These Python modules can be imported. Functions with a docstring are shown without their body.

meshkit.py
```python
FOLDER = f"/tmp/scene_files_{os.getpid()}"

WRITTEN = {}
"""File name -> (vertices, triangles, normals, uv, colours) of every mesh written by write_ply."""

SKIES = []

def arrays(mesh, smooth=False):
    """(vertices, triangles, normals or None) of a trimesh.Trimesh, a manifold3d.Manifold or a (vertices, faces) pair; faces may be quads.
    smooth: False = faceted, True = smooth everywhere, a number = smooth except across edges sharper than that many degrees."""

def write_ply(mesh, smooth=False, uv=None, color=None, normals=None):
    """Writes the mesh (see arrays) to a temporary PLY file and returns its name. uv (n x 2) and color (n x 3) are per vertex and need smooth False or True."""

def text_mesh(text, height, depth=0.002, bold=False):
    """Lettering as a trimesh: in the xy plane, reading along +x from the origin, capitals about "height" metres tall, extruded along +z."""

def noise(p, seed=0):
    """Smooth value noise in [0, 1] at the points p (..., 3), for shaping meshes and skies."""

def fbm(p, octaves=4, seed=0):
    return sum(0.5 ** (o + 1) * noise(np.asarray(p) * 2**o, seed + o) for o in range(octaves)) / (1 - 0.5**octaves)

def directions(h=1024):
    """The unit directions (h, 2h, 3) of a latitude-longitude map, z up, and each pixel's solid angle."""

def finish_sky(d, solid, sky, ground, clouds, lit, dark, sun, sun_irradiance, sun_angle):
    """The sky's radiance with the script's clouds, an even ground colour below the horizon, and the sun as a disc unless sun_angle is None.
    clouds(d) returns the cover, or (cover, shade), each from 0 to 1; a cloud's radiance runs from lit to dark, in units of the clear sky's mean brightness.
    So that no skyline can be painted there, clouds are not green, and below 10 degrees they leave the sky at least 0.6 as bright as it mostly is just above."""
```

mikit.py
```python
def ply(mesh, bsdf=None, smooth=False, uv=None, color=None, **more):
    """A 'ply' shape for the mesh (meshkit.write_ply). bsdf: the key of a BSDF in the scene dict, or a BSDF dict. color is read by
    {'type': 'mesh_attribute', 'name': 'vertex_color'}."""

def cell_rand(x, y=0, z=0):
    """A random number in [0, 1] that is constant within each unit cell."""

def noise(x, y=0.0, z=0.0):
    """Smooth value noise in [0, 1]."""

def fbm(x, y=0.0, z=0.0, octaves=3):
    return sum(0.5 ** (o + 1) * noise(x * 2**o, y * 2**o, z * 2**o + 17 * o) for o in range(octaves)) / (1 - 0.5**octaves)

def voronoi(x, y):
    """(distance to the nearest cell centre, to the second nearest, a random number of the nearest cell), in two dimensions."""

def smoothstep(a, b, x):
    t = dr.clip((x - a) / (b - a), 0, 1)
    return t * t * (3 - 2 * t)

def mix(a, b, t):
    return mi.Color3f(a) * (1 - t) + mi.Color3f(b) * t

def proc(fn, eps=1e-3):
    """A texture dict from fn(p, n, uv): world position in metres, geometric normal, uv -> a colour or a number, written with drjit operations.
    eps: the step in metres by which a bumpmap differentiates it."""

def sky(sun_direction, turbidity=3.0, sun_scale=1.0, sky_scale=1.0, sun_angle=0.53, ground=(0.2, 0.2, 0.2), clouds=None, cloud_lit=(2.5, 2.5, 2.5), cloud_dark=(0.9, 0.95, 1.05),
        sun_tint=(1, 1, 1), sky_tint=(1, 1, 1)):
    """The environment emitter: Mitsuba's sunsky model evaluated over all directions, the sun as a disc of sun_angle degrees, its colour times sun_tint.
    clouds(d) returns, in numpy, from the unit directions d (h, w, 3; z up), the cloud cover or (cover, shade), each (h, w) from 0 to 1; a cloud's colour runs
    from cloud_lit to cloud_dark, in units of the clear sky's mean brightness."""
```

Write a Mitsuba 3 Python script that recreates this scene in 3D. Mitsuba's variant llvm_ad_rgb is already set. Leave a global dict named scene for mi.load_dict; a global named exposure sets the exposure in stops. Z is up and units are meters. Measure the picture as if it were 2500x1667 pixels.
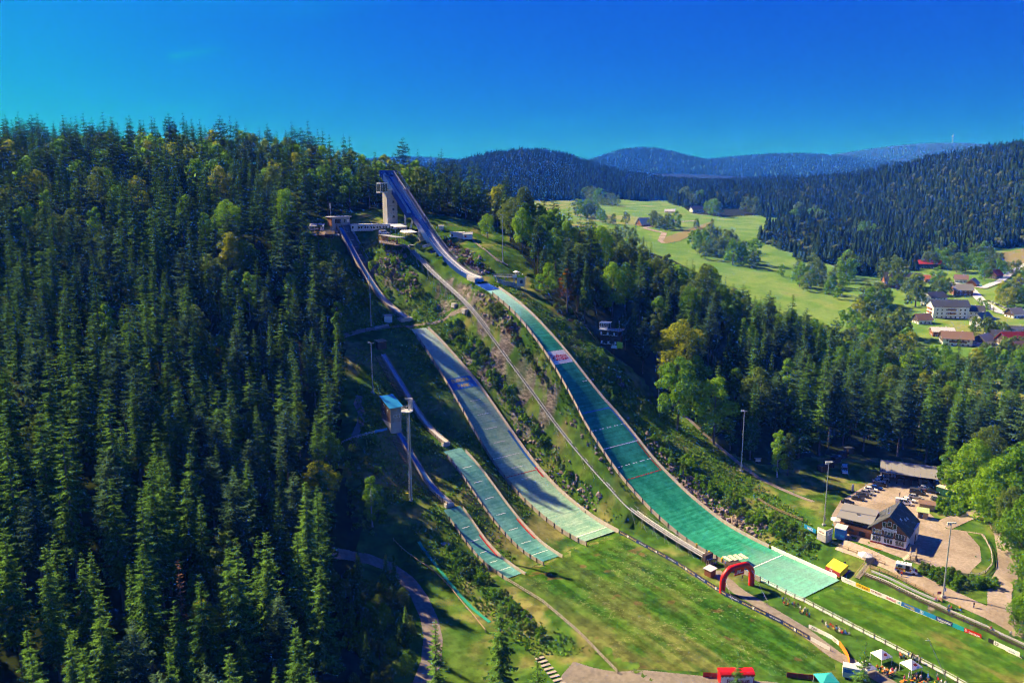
import math, random
import numpy as np
import trimesh
import drjit as dr
import mitsuba as mi
import mikit, meshkit
from scipy.interpolate import PchipInterpolator, RBFInterpolator
from scipy.ndimage import gaussian_filter
from scipy.spatial import cKDTree

scene, labels = {}, {}
T = mi.ScalarTransform4f

# ------------------------------------------------------------------ camera, sky, exposure
CAM = np.array([0.0, 0.0, 115.0])
FPX = 2000.0                                   # focal length in pixels of a 2500 px wide frame
PITCH = math.atan((833.5 - 425.0) / FPX)
FWD = np.array([0, math.cos(PITCH), -math.sin(PITCH)])
scene['camera'] = {'type': 'perspective', 'fov': math.degrees(2 * math.atan(1250 / FPX)), 'fov_axis': 'x',
                   'near_clip': 1.0, 'far_clip': 30000.0,
                   'to_world': T().look_at(origin=CAM.tolist(), target=(CAM + FWD).tolist(), up=[0, 0, 1]),
                   'medium': {'type': 'ref', 'id': 'air'}}
SUN = np.array([-0.848, 0.530, 0.785])


def sky_clouds(d):
    """Sky glow painted as cloud cover, thin cirrus streaks in the upper left, two short condensation trails."""
    x, y, z = d[..., 0], d[..., 1], np.clip(d[..., 2], 0.02, 1)
    u, v = x / z, y / z
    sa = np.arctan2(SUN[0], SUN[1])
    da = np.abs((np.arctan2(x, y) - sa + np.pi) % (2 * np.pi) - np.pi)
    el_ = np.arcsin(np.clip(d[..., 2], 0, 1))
    sky_glow = np.clip(1.25 * np.exp(-(da / 0.60) ** 2) * np.exp(-el_ / 0.26), 0, 0.8) + 0.30 * np.exp(-el_ / 0.045)  # turquoise glow towards sun and horizon, painted in as cloud cover
    m = (da < 2.2) & (el_ < 0.9) & (el_ > 0.02)         # wisps lie in the half of the sky round the sun
    uu, vv = u[m], v[m]
    w1 = meshkit.fbm(np.stack([uu * 0.30 + vv * 0.10, vv * 0.11 - uu * 0.05, 0 * uu], -1), 3, 5)
    w2 = meshkit.fbm(np.stack([uu * 0.9 + vv * 0.5, vv * 0.30 - uu * 0.22, 0 * uu + 3], -1), 4, 9)
    w3 = meshkit.fbm(np.stack([uu * 3.0 + vv * 1.6, vv * 1.1 - uu * 0.8, 0 * uu + 7], -1), 3, 2)
    wisp = np.zeros_like(x)
    wisp[m] = np.clip((w1 - 0.44) * 4, 0, 1) * np.clip((w2 - 0.36) * 3.2, 0, 1) * (0.45 + 0.8 * np.clip((w3 - 0.3) * 2, 0, 1)) * 0.62 * np.clip(el_[m] / 0.12, 0, 1) * np.clip(1.15 - da[m] / 1.15, 0.0, 1) * np.clip((2.2 - da[m]) * 3, 0, 1) * np.clip((0.9 - el_[m]) * 4, 0, 1)
    cover = 1 - (1 - sky_glow) * (1 - np.clip(wisp, 0, 0.6))
    az, el = np.degrees(np.arctan2(x, y)), np.degrees(np.arcsin(np.clip(d[..., 2], -1, 1)))

    def trail(a0, e0, a1, e1, w, k):
        t = np.clip(((az - a0) * (a1 - a0) + (el - e0) * (e1 - e0)) / ((a1 - a0) ** 2 + (e1 - e0) ** 2), 0, 1)
        r = np.hypot(az - a0 - t * (a1 - a0), el - e0 - t * (e1 - e0))
        return np.clip(1 - r / (w * (0.7 + 0.9 * t)), 0, 1) * k * (1 - 0.93 * t) * (y > 0)
    cover = np.maximum(cover, trail(-21.7, 7.05, -17.3, 7.95, 0.26, 1.0))
    cover = np.maximum(cover, trail(-23.1, 5.0, -22.0, 5.15, 0.20, 0.35))
    return cover, 0 * cover


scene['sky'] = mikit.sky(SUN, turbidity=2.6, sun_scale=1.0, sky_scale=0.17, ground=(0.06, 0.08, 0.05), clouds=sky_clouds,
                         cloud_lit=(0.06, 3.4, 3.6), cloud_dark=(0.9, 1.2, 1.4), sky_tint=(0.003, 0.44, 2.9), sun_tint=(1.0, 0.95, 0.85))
exposure = 3.08
scene['air'] = {'type': 'homogeneous', 'albedo': {'type': 'rgb', 'value': [0.90, 0.95, 0.97]},
                'sigma_t': {'type': 'rgb', 'value': [0.3e-5, 2.6e-5, 1.9e-4]}}

# ------------------------------------------------------------------ keys, labels, mesh building
_count = {}


def numbered(name):
    n = _count.get(name, -1) + 1
    _count[name] = n
    return name if n == 0 else f'{name}_{n:03d}'


def tag(key, label=None, cat=None, group=None, kind=None):
    d = labels.setdefault(key, {})
    for k, v in (('label', label), ('category', cat), ('group', group), ('kind', kind)):
        if v is not None:
            d[k] = v
    return key


def thing(name, label, cat, group=None):
    return tag(numbered(name), label, cat, group)


class MB:
    """Collects vertices and triangles of one mesh."""

    def __init__(self):
        self.v, self.f, self.n = [], [], 0

    def raw(self, v, f):
        v, f = np.asarray(v, float).reshape(-1, 3), np.asarray(f, int)
        if f.shape[1] == 4:
            f = np.vstack([f[:, [0, 1, 2]], f[:, [0, 2, 3]]])
        self.v.append(v)
        self.f.append(f + self.n)
        self.n += len(v)
        return self

    def tm(self, m, M=None):
        v = np.asarray(m.vertices)
        if M is not None:
            v = v @ np.asarray(M)[:3, :3].T + np.asarray(M)[:3, 3]
        return self.raw(v, m.faces)

    def hexa(self, p):
        """p: 8 points, bottom ring 0-3 then top ring 4-7."""
        return self.raw(p, [[0, 3, 2, 1], [4, 5, 6, 7], [0, 1, 5, 4], [1, 2, 6, 5], [2, 3, 7, 6], [3, 0, 4, 7]])

    def box(self, c, s, ax=None):
        ax = np.eye(3) if ax is None else np.asarray(ax, float)
        c = np.asarray(c, float)
        p = [c + ax.T @ (np.array([a, b, d]) * np.asarray(s, float) / 2)
             for d in (-1, 1) for a, b in ((-1, -1), (1, -1), (1, 1), (-1, 1))]
        return self.hexa(p)

    def beam(self, p0, p1, w, h, up=(0, 0, 1)):
        p0, p1 = np.asarray(p0, float), np.asarray(p1, float)
        d = p1 - p0
        L = np.linalg.norm(d)
        d = d / L
        up = np.asarray(up, float)
        if abs(d @ up) > 0.98:
            up = np.array([1.0, 0, 0])
        sx = np.cross(d, up)
        sx /= np.linalg.norm(sx)
        u = np.cross(sx, d)
        return self.box((p0 + p1) / 2, (L, w, h), [d, np.cross(u, d), u])

    def tube(self, p0, p1, r0, r1=None, n=8, caps=True):
        r1 = r0 if r1 is None else r1
        p0, p1 = np.asarray(p0, float), np.asarray(p1, float)
        d = (p1 - p0) / np.linalg.norm(p1 - p0)
        x = np.cross(d, [0, 0, 1] if abs(d[2]) < 0.9 else [1, 0, 0])
        x /= np.linalg.norm(x)
        y = np.cross(d, x)
        a = np.arange(n) * 2 * np.pi / n
        ring = np.cos(a)[:, None] * x + np.sin(a)[:, None] * y
        i = np.arange(n)
        j = (i + 1) % n
        v = np.vstack([p0 + ring * r0, p1 + ring * r1, [p0], [p1]])
        f = np.vstack([np.stack([i, j, j + n], 1), np.stack([i, j + n, i + n], 1)])
        if caps:
            f = np.vstack([f, np.stack([j, i, i * 0 + 2 * n], 1), np.stack([i + n, j + n, i * 0 + 2 * n + 1], 1)])
        return self.raw(v, f)

    def path(self, pts, r, n=6):
        for a, b in zip(pts[:-1], pts[1:]):
            self.tube(a, b, r, n=n)
        return self

    def quad(self, a, b, c, d):
        return self.raw([a, b, c, d], [[0, 1, 2], [0, 2, 3]])

    def slab(self, poly, z0, z1, hole=None):
        """vertical prism over an (n,2) polygon"""
        from shapely.geometry import Polygon
        m = trimesh.creation.extrude_polygon(Polygon(poly, hole), z1 - z0, engine='earcut')
        m.apply_translation([0, 0, z0])
        return self.tm(m)

    def mesh(self):
        return np.vstack(self.v), np.vstack(self.f)

    def put(self, name, mat, parent=None, M=None, smooth=False, **t):
        return put(name, self.mesh(), mat, parent, M, smooth, **t)


def put(name, mesh, mat, parent=None, M=None, smooth=False, uv=None, label=None, cat=None, group=None, kind=None):
    key = numbered(name if parent is None else parent + '__' + name)
    d = mesh if isinstance(mesh, dict) else mikit.ply(mesh, mat, smooth, uv=uv)
    d = {**d, 'bsdf': {'type': 'ref', 'id': mat}}
    if M is not None:
        d['to_world'] = T(np.asarray(M, float).tolist())
    scene[key] = d
    if label or cat or group or kind:
        tag(key, label, cat, group, kind)
    return key


def ply(mesh, smooth=False):
    return mikit.ply(mesh.mesh() if isinstance(mesh, MB) else mesh, None, smooth)


def rotz(a, loc=(0, 0, 0), s=1.0):
    M = np.eye(4)
    c, n = math.cos(a), math.sin(a)
    M[:3, :3] = np.array([[c, -n, 0], [n, c, 0], [0, 0, 1]]) * s
    M[:3, 3] = loc
    return M


def frame(o, x, z=(0, 0, 1)):
    """local x along x, local z near z, origin o"""
    x = np.asarray(x, float) / np.linalg.norm(x)
    z = np.asarray(z, float)
    y = np.cross(z, x)
    y /= np.linalg.norm(y)
    M = np.eye(4)
    M[:3, 0], M[:3, 1], M[:3, 2], M[:3, 3] = x, y, np.cross(x, y), o
    return M


def apply(M, p):
    return np.asarray(p, float) @ np.asarray(M)[:3, :3].T + np.asarray(M)[:3, 3]


# ------------------------------------------------------------------ materials
def rgb(c):
    return {'type': 'rgb', 'value': list(map(float, c))}


def mat(name, c, rough=0.6, metal=0.0, spec=0.4):
    scene[name] = {'type': 'twosided', 'bsdf': {'type': 'principled', 'base_color': c if isinstance(c, dict) else rgb(c),
                                              'roughness': rough, 'metallic': metal, 'specular': spec}}
    return name


def dmat(name, c):
    scene[name] = {'type': 'twosided', 'bsdf': {'type': 'diffuse', 'reflectance': c if isinstance(c, dict) else rgb(c)}}
    return name


N, F, S, MX = mikit.noise, mikit.fbm, mikit.smoothstep, mikit.mix


def p_ground(p, n, uv):
    big = F(p.x * 0.035, p.y * 0.035, 0, 3)
    mid = F(p.x * 0.16, p.y * 0.16, 3, 3)
    fine = F(p.x * 1.1, p.y * 1.1, p.z * 0.6, 3)
    g = MX((0.045, 0.115, 0.014), (0.095, 0.175, 0.024), S(0.3, 0.7, mid))
    g = MX(g, (0.225, 0.205, 0.080), S(0.50, 0.70, mid * 0.6 + big * 0.4) * 0.75)
    g = MX(g, (0.110, 0.075, 0.045), S(0.64, 0.80, fine * 0.5 + big * 0.5) * 0.7)
    rock = MX((0.085, 0.078, 0.072), (0.25, 0.225, 0.205), S(0.32, 0.68, F(p.x * 0.9, p.y * 0.9, p.z * 1.8, 3)))
    rk = S(0.56, 0.42, dr.abs(n.z) + (mid - 0.5) * 0.9) * S(400.0, 380.0, p.y) * S(0.44, 0.60, F(p.x * 0.07, p.y * 0.07, 9.0, 3))
    g = MX(g, rock, rk)
    g = MX(g, (0.022, 0.030, 0.014), S(600.0, 700.0, p.y))
    lump = S(0.28, 0.72, F(p.x * 0.42, p.y * 0.42, p.z * 0.42, 3))
    return g * (0.42 + 0.55 * fine + 0.55 * lump)


def p_lawn(p, n, uv):
    # mowing stripes run along v (uv in metres: u across, v along the field)
    st = N(uv.x * 0.16 + 0.5, 0.5, 1.0) * 0.6 + N(uv.x * 0.55, uv.y * 0.01, 4.0) * 0.4
    m = F(uv.x * 0.22, uv.y * 0.09, 0, 4)
    fine = 0.45 * F(p.x * 1.4, p.y * 1.4, 0, 3) + 0.55 * S(0.2, 0.8, F(p.x * 0.55, p.y * 0.55, 4, 3))
    dry = S(0.46, 0.66, st * 0.60 + m * 0.40) * (0.35 + 0.65 * S(20.0, 55.0, uv.y))
    g = MX((0.035, 0.125, 0.010), (0.085, 0.190, 0.018), S(0.3, 0.7, F(uv.x * 0.5, uv.y * 0.12, 2, 3)))
    g = MX(g, (0.235, 0.225, 0.075), dry * 0.60)
    band = S(0.35, 0.65, 0.5 + 0.5 * dr.sin(uv.x * 1.15))
    g = g * (0.84 + 0.26 * band)
    g = MX(g, (0.21, 0.12, 0.06), S(0.70, 0.80, F(uv.x * 0.25, uv.y * 0.3, 8, 3)) * 0.6)
    g = MX(g, (0.10, 0.21, 0.012), S(14.0, 4.0, uv.y + 6 * m) * 0.7)
    speck = S(0.62, 0.80, F(p.x * 1.9, p.y * 1.9, 6.0, 2)) * S(0.40, 0.62, F(p.x * 0.12, p.y * 0.12, 3.0, 2))
    g = MX(g, (0.30, 0.30, 0.15), speck * 0.5)
    return g * (0.38 + 0.72 * fine)


def p_lawn2(p, n, uv):
    m = F(uv.x * 0.22, uv.y * 0.09, 7, 4)
    fine = 0.45 * F(p.x * 1.4, p.y * 1.4, 0, 3) + 0.55 * S(0.2, 0.8, F(p.x * 0.55, p.y * 0.55, 4, 3))
    g = MX((0.055, 0.165, 0.010), (0.115, 0.235, 0.016), S(0.3, 0.7, F(uv.x * 0.4, uv.y * 0.10, 2, 3)))
    g = MX(g, (0.26, 0.23, 0.075), S(0.55, 0.75, m + 0.012 * (uv.y - 40.0)) * 0.7)
    return g * (0.40 + 0.60 * fine)


def p_meadow(p, n, uv):
    a = F(p.x * 0.006, p.y * 0.006, 0, 3)
    b = F(p.x * 0.05, p.y * 0.05, 2, 3)
    f = F(p.x * 0.5, p.y * 0.5, 0, 2)
    g = MX((0.105, 0.225, 0.034), (0.170, 0.275, 0.058), S(0.3, 0.7, b))
    g = MX(g, (0.255, 0.255, 0.095), S(0.52, 0.7, a * 0.65 + b * 0.35) * 0.75)
    return g * (0.82 + 0.34 * f)


def p_gravel(p, n, uv):
    a = F(p.x * 0.12, p.y * 0.12, 0, 3)
    f = F(p.x * 1.7, p.y * 1.7, 0, 3)
    g = MX((0.27, 0.225, 0.185), (0.38, 0.325, 0.275), S(0.3, 0.7, a))
    return g * (0.72 + 0.52 * f)


def p_path(p, n, uv):
    f = F(p.x * 1.3, p.y * 1.3, 0, 3)
    a = F(p.x * 0.2, p.y * 0.2, 5, 3)
    return MX((0.18, 0.165, 0.15), (0.29, 0.26, 0.225), a) * (0.7 + 0.55 * f)


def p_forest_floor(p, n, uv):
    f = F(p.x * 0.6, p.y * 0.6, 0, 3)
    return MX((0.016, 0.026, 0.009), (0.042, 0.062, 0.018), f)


def p_mats(p, n, uv):
    """plastic matting in rows; uv = metres across (plus 100 per kind of slope) and up the slope"""
    kind = dr.floor(uv.x / 100 + 0.5)
    x = uv.x - 100 * kind
    big, mid = kind < 0.5, kind < 1.5
    lo = dr.select(big, mi.Color3f(0.010, 0.200, 0.115), dr.select(mid, mi.Color3f(0.17, 0.37, 0.280), mi.Color3f(0.05, 0.215, 0.205)))
    hi = dr.select(big, mi.Color3f(0.045, 0.420, 0.255), dr.select(mid, mi.Color3f(0.36, 0.540, 0.430), mi.Color3f(0.16, 0.40, 0.37)))
    pale = dr.select(big, mi.Color3f(0.38, 0.66, 0.62), mi.Color3f(0.48, 0.62, 0.56))
    row = N(x * 0.05 + kind * 9, uv.y * 1.9, 0.0)
    row2 = N(x * 0.7, uv.y * 1.3, 5.0 + kind)
    bl = F(x * 0.22, uv.y * 0.05, 1.0 + kind, 3)
    c = lo + (hi - lo) * S(0.25, 0.8, row * 0.22 + row2 * 0.22 + bl * 0.56)
    gap = S(0.80, 0.97, dr.abs(2 * (uv.y * 1.05 - dr.floor(uv.y * 1.05)) - 1))
    c = c * (1 - 0.12 * gap)
    k = dr.maximum(S(126.0, 156.0, uv.y + 16 * (bl - 0.5)), S(32.0, 4.0, uv.y + 26 * (bl - 0.5)) * 0.55)
    k = dr.select(big, k, dr.select(mid, S(80.0, 125.0, uv.y + 16 * (bl - 0.5)), 0.0)) * 0.75
    c = c + (pale - c) * k
    return c * (0.82 + 0.36 * F(x * 1.7, uv.y * 2.6, 2.0, 2))


dmat('m_ground', mikit.proc(p_ground))
dmat('m_lawn', mikit.proc(p_lawn))
dmat('m_lawn_green', mikit.proc(p_lawn2))
dmat('m_meadow', mikit.proc(p_meadow))
dmat('m_gravel', mikit.proc(p_gravel))
dmat('m_path', mikit.proc(p_path))
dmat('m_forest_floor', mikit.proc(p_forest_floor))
mat('m_mats', mikit.proc(p_mats), 0.42)
# ------------------------------------------------------------------ the hills' own axes: a runs up the jumps, c runs across them
AZ = math.radians(36)
DA = np.array([-math.sin(AZ), math.cos(AZ)])
DC = np.array([math.cos(AZ), math.sin(AZ)])


def W(a, c, z=None):
    a, c = np.asarray(a, float), np.asarray(c, float)
    x, y = a * DA[0] + c * DC[0], a * DA[1] + c * DC[1]
    return np.stack([x, y] if z is None else [x, y, np.broadcast_to(z, x.shape) + 0.0 * x], -1)


def AC(x, y):
    return x * DA[0] + y * DA[1], x * DC[0] + y * DC[1]


def ray(u, v):
    x, y = (u - 1250) / FPX, -(v - 833.5) / FPX
    return np.array([x, math.cos(PITCH) + y * math.sin(PITCH), -math.sin(PITCH) + y * math.cos(PITCH)])


def at_z(u, v, z):
    d = ray(u, v)
    return CAM + d * ((z - CAM[2]) / d[2])


def at_y(u, v, y):
    d = ray(u, v)
    return CAM + d * (y / d[1])


def pts(*p):
    return np.array(p, float)


JUMP = {
    'big': dict(c=195.7, land=pts((121, 0), (133, 0), (145, .15), (160, 1.3), (173.5, 4.7), (193.2, 13.4), (206.6, 22.3), (218, 30.4), (227.6, 37.7), (239.8, 46.8), (251.2, 53.9), (260.7, 59.0), (272, 63.5), (281.7, 66.6), (292, 68.6)),
                run=pts((293.8, 70.9), (303.9, 72.3), (313.7, 75.4), (325.6, 80.9), (333.9, 86.3), (344.7, 94), (352.3, 99.8), (361.4, 106.7), (373.5, 115.5)),
                hw=pts((120, 9.3), (165, 9.8), (198, 9.0), (213, 8.1), (222, 6.4), (240, 4.7), (262, 3.6), (293, 3.3))),
    'mid': dict(c=167.8, land=pts((183.6, 0), (190, .1), (196, .7), (211.5, 3.9), (226.7, 9.9), (242.8, 19.6), (255.2, 28.2), (266.5, 35.4), (277.5, 41.5), (288, 46.9), (298, 51.2)),
                run=pts((307.8, 54.3), (316, 55.9), (323.8, 58), (333.8, 62.2), (340.5, 66), (348.5, 71.2), (356.8, 77.2), (363.8, 82.8), (374.0, 91.2)),
                hw=pts((183, 7.3), (225, 7.6), (243, 7.2), (260, 6.4), (285, 4.6), (298, 3.5))),
    'junior': dict(c=145.3, land=pts((180.6, 0), (187, .2), (197.7, 2.6), (208.5, 7.0), (216.4, 11.1), (225, 15.4), (236, 19.6)),
                   run=pts((239.8, 21.3), (250.3, 23.5), (258.9, 27.2), (266.8, 32), (273.1, 36.1), (281.5, 41.4), (288.5, 45.9)),
                   hw=pts((180, 3.7), (210, 4.1), (236, 3.6))),
    'small': dict(c=130.2, land=pts((178.4, 0), (184, .1), (189, .5), (196.4, 2.4), (205.5, 6.5), (212.2, 9.6)),
                  run=pts((213.4, 10.9), (221.4, 12.1), (226.9, 14), (234.5, 18), (240.9, 21.9), (247.5, 25.9)),
                  hw=pts((178, 2.9), (212, 3.1))),
}
for J in JUMP.values():
    J['zl'] = PchipInterpolator(J['land'][:, 0], J['land'][:, 1])
    J['zr'] = PchipInterpolator(J['run'][:, 0], J['run'][:, 1])
    J['w'] = PchipInterpolator(J['hw'][:, 0], J['hw'][:, 1])

# ------------------------------------------------------------------ ground heights: surveyed points, then cuttings for the jumps and lawns
CP = []


def cp(*q):
    CP.extend(q)


for nm, J in JUMP.items():
    for a in np.arange(J['land'][0, 0], J['land'][-1, 0] + .1, 9.0):
        for s in (-1, 1):
            cp((*W(a, J['c'] + s * (J['w'](a) + 1.5)), float(J['zl'](a)) - .6))
for a in np.arange(309, 340, 8):
    cp((*W(a, 167.8), float(JUMP['mid']['zr'](a)) - 1.4))
for a in np.arange(294, 330, 8):
    cp((*W(a, 195.7), float(JUMP['big']['zr'](a)) - 1.6))
for a in np.arange(240, 290, 8):
    cp((*W(a, 145.3), float(JUMP['junior']['zr'](a)) - 1.2))
for a in np.arange(214, 248, 8):
    cp((*W(a, 130.2), float(JUMP['small']['zr'](a)) - 1.0))
for a, c, z in ((333, 196, 81.5), (345, 196, 85.5), (356, 194, 88.5), (366, 191, 91.5), (374, 193, 93), (386, 193, 97),
                (350, 168, 67), (358, 168, 72), (366, 166, 82), (374, 165, 86), (384, 168, 90), (350, 180, 82), (362, 180, 88), (372, 180, 90),
                (340, 182, 80), (330, 182, 74), (318, 182, 66), (306, 181, 58), (295, 181, 52.5), (283, 181, 49.5), (270, 181, 44), (255, 181, 36), (240, 181, 27), (225, 182, 19), (210, 182, 12), (196, 182, 6), (184, 181, 1.5), (170, 181, .2), (150, 179, 0),
                (338, 215, 84.5), (350, 216, 87), (325, 214, 82.5), (312, 211, 79.5), (303, 214, 75.5), (296, 209, 71), (291, 213, 67.5), (280, 210, 65.5), (268, 212, 61), (255, 216, 53), (243, 226, 43), (236, 218, 43), (225, 236, 22), (218, 222, 27), (207, 228, 19.5), (193, 218, 15.5), (179, 230, 10), (179, 216, 9), (165, 214, 5), (150, 212, 3.2), (138, 222, 6),
                (300, 158, 51), (300, 140, 50), (300, 122, 50), (285, 130, 44), (270, 130, 37), (258, 130, 31), (250, 118, 27.5), (235, 118, 19), (222, 118, 12), (210, 116, 7), (203, 104, 2.5), (190, 118, 3), (180, 120, .8), (225, 108, 12),
                (320, 150, 58), (320, 130, 59), (340, 150, 70), (340, 135, 71), (358, 150, 81), (370, 150, 87), (372, 130, 90), (255, 152, 25), (240, 153, 17), (222, 154, 10.5), (205, 155, 5), (192, 154, 1.2), (280, 152, 40),
                (195, 138, 2), (210, 138, 8.5), (225, 138, 13.5), (240, 137, 20.5), (170, 127, -.3), (150, 124, -.8), (130, 119, -2), (170, 118, -1.2), (150, 112, -2.6), (150, 100, -2), (175, 104, -1), (120, 110, -3.5), (110, 120, -3), (100, 130, -2.4), (95, 145, -1.6), (90, 165, -1.2)):
    cp((*W(a, c), z))
# the lawns and the strip between them
for a in np.arange(70, 180, 14):
    for c in (132, 146, 160, 168, 180, 190, 198, 205):
        if a < 121 or c < 186:
            if c < 190 and a < 100 and c < 140:
                continue
            cp((*W(a, c), 0))
# terraces, club house forecourt and car park
for x, y, z in ((115, 201, 4.6), (108, 214, 5), (120, 190, 4.3), (130, 178, 4), (104, 226, 5.6), (112, 222, 6), (125, 215, 6), (135, 228, 6), (110, 240, 6.2), (120, 262, 6.6), (134, 268, 6.6), (140, 250, 6.2), (100, 250, 7.5), (106, 270, 7), (118, 285, 7), (140, 290, 6.6), (150, 230, 5.4), (146, 208, 4.2), (160, 190, 3.5), (140, 180, 3.4), (155, 250, 5.6), (170, 260, 5), (165, 225, 4.6), (150, 160, 2.5), (130, 150, 2.6)):
    cp((x, y, z))
# flanks: the wooded hillside on the left, the wooded spur and valley on the right
for x, y, z in ((-40, 110, 6), (-30, 150, 2), (-65, 125, 19), (-100, 130, 30), (-60, 175, 14), (-45, 205, 5), (-100, 190, 36), (-110, 235, 43), (-150, 190, 48), (-170, 250, 58), (-110, 275, 47), (-70, 275, 24), (-85, 310, 45), (-150, 310, 66), (-220, 310, 78), (-110, 340, 62), (-160, 370, 84), (-220, 390, 92), (-120, 400, 88), (-150, 440, 103), (-230, 450, 108), (-330, 450, 110), (-110, 450, 102), (-60, 450, 98), (-200, 500, 115), (-120, 500, 112), (-300, 520, 119), (-400, 520, 119), (-40, 480, 97), (-60, 520, 103), (-160, 560, 122), (-250, 600, 123), (-350, 620, 121), (-500, 600, 116), (-90, 560, 104), (-150, 660, 112), (-300, 720, 108), (-20, 440, 92),
               (-30, 60, 2), (0, 80, -3), (-100, 60, 22), (60, 80, -4), (120, 100, -3), (-200, 100, 50), (-200, 0, 30), (0, 0, -4), (200, 0, -4), (200, 100, 0),
               (0, 430, 86), (20, 420, 76), (40, 420, 67), (30, 450, 74), (65, 400, 55), (85, 420, 51), (110, 400, 38), (80, 360, 38), (70, 330, 31), (105, 340, 22), (100, 310, 15), (140, 380, 24), (140, 330, 10), (180, 340, 6), (180, 300, 5), (160, 285, 5.6), (230, 330, 4), (200, 400, 6), (240, 250, 4), (200, 200, 3), (280, 400, 5), (150, 450, 20), (100, 470, 40), (60, 500, 58), (10, 520, 80), (-20, 580, 78), (60, 600, 40), (0, 700, 60), (120, 560, 16), (200, 500, 8), (300, 500, 7)):
    cp((x, y, z))
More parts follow.
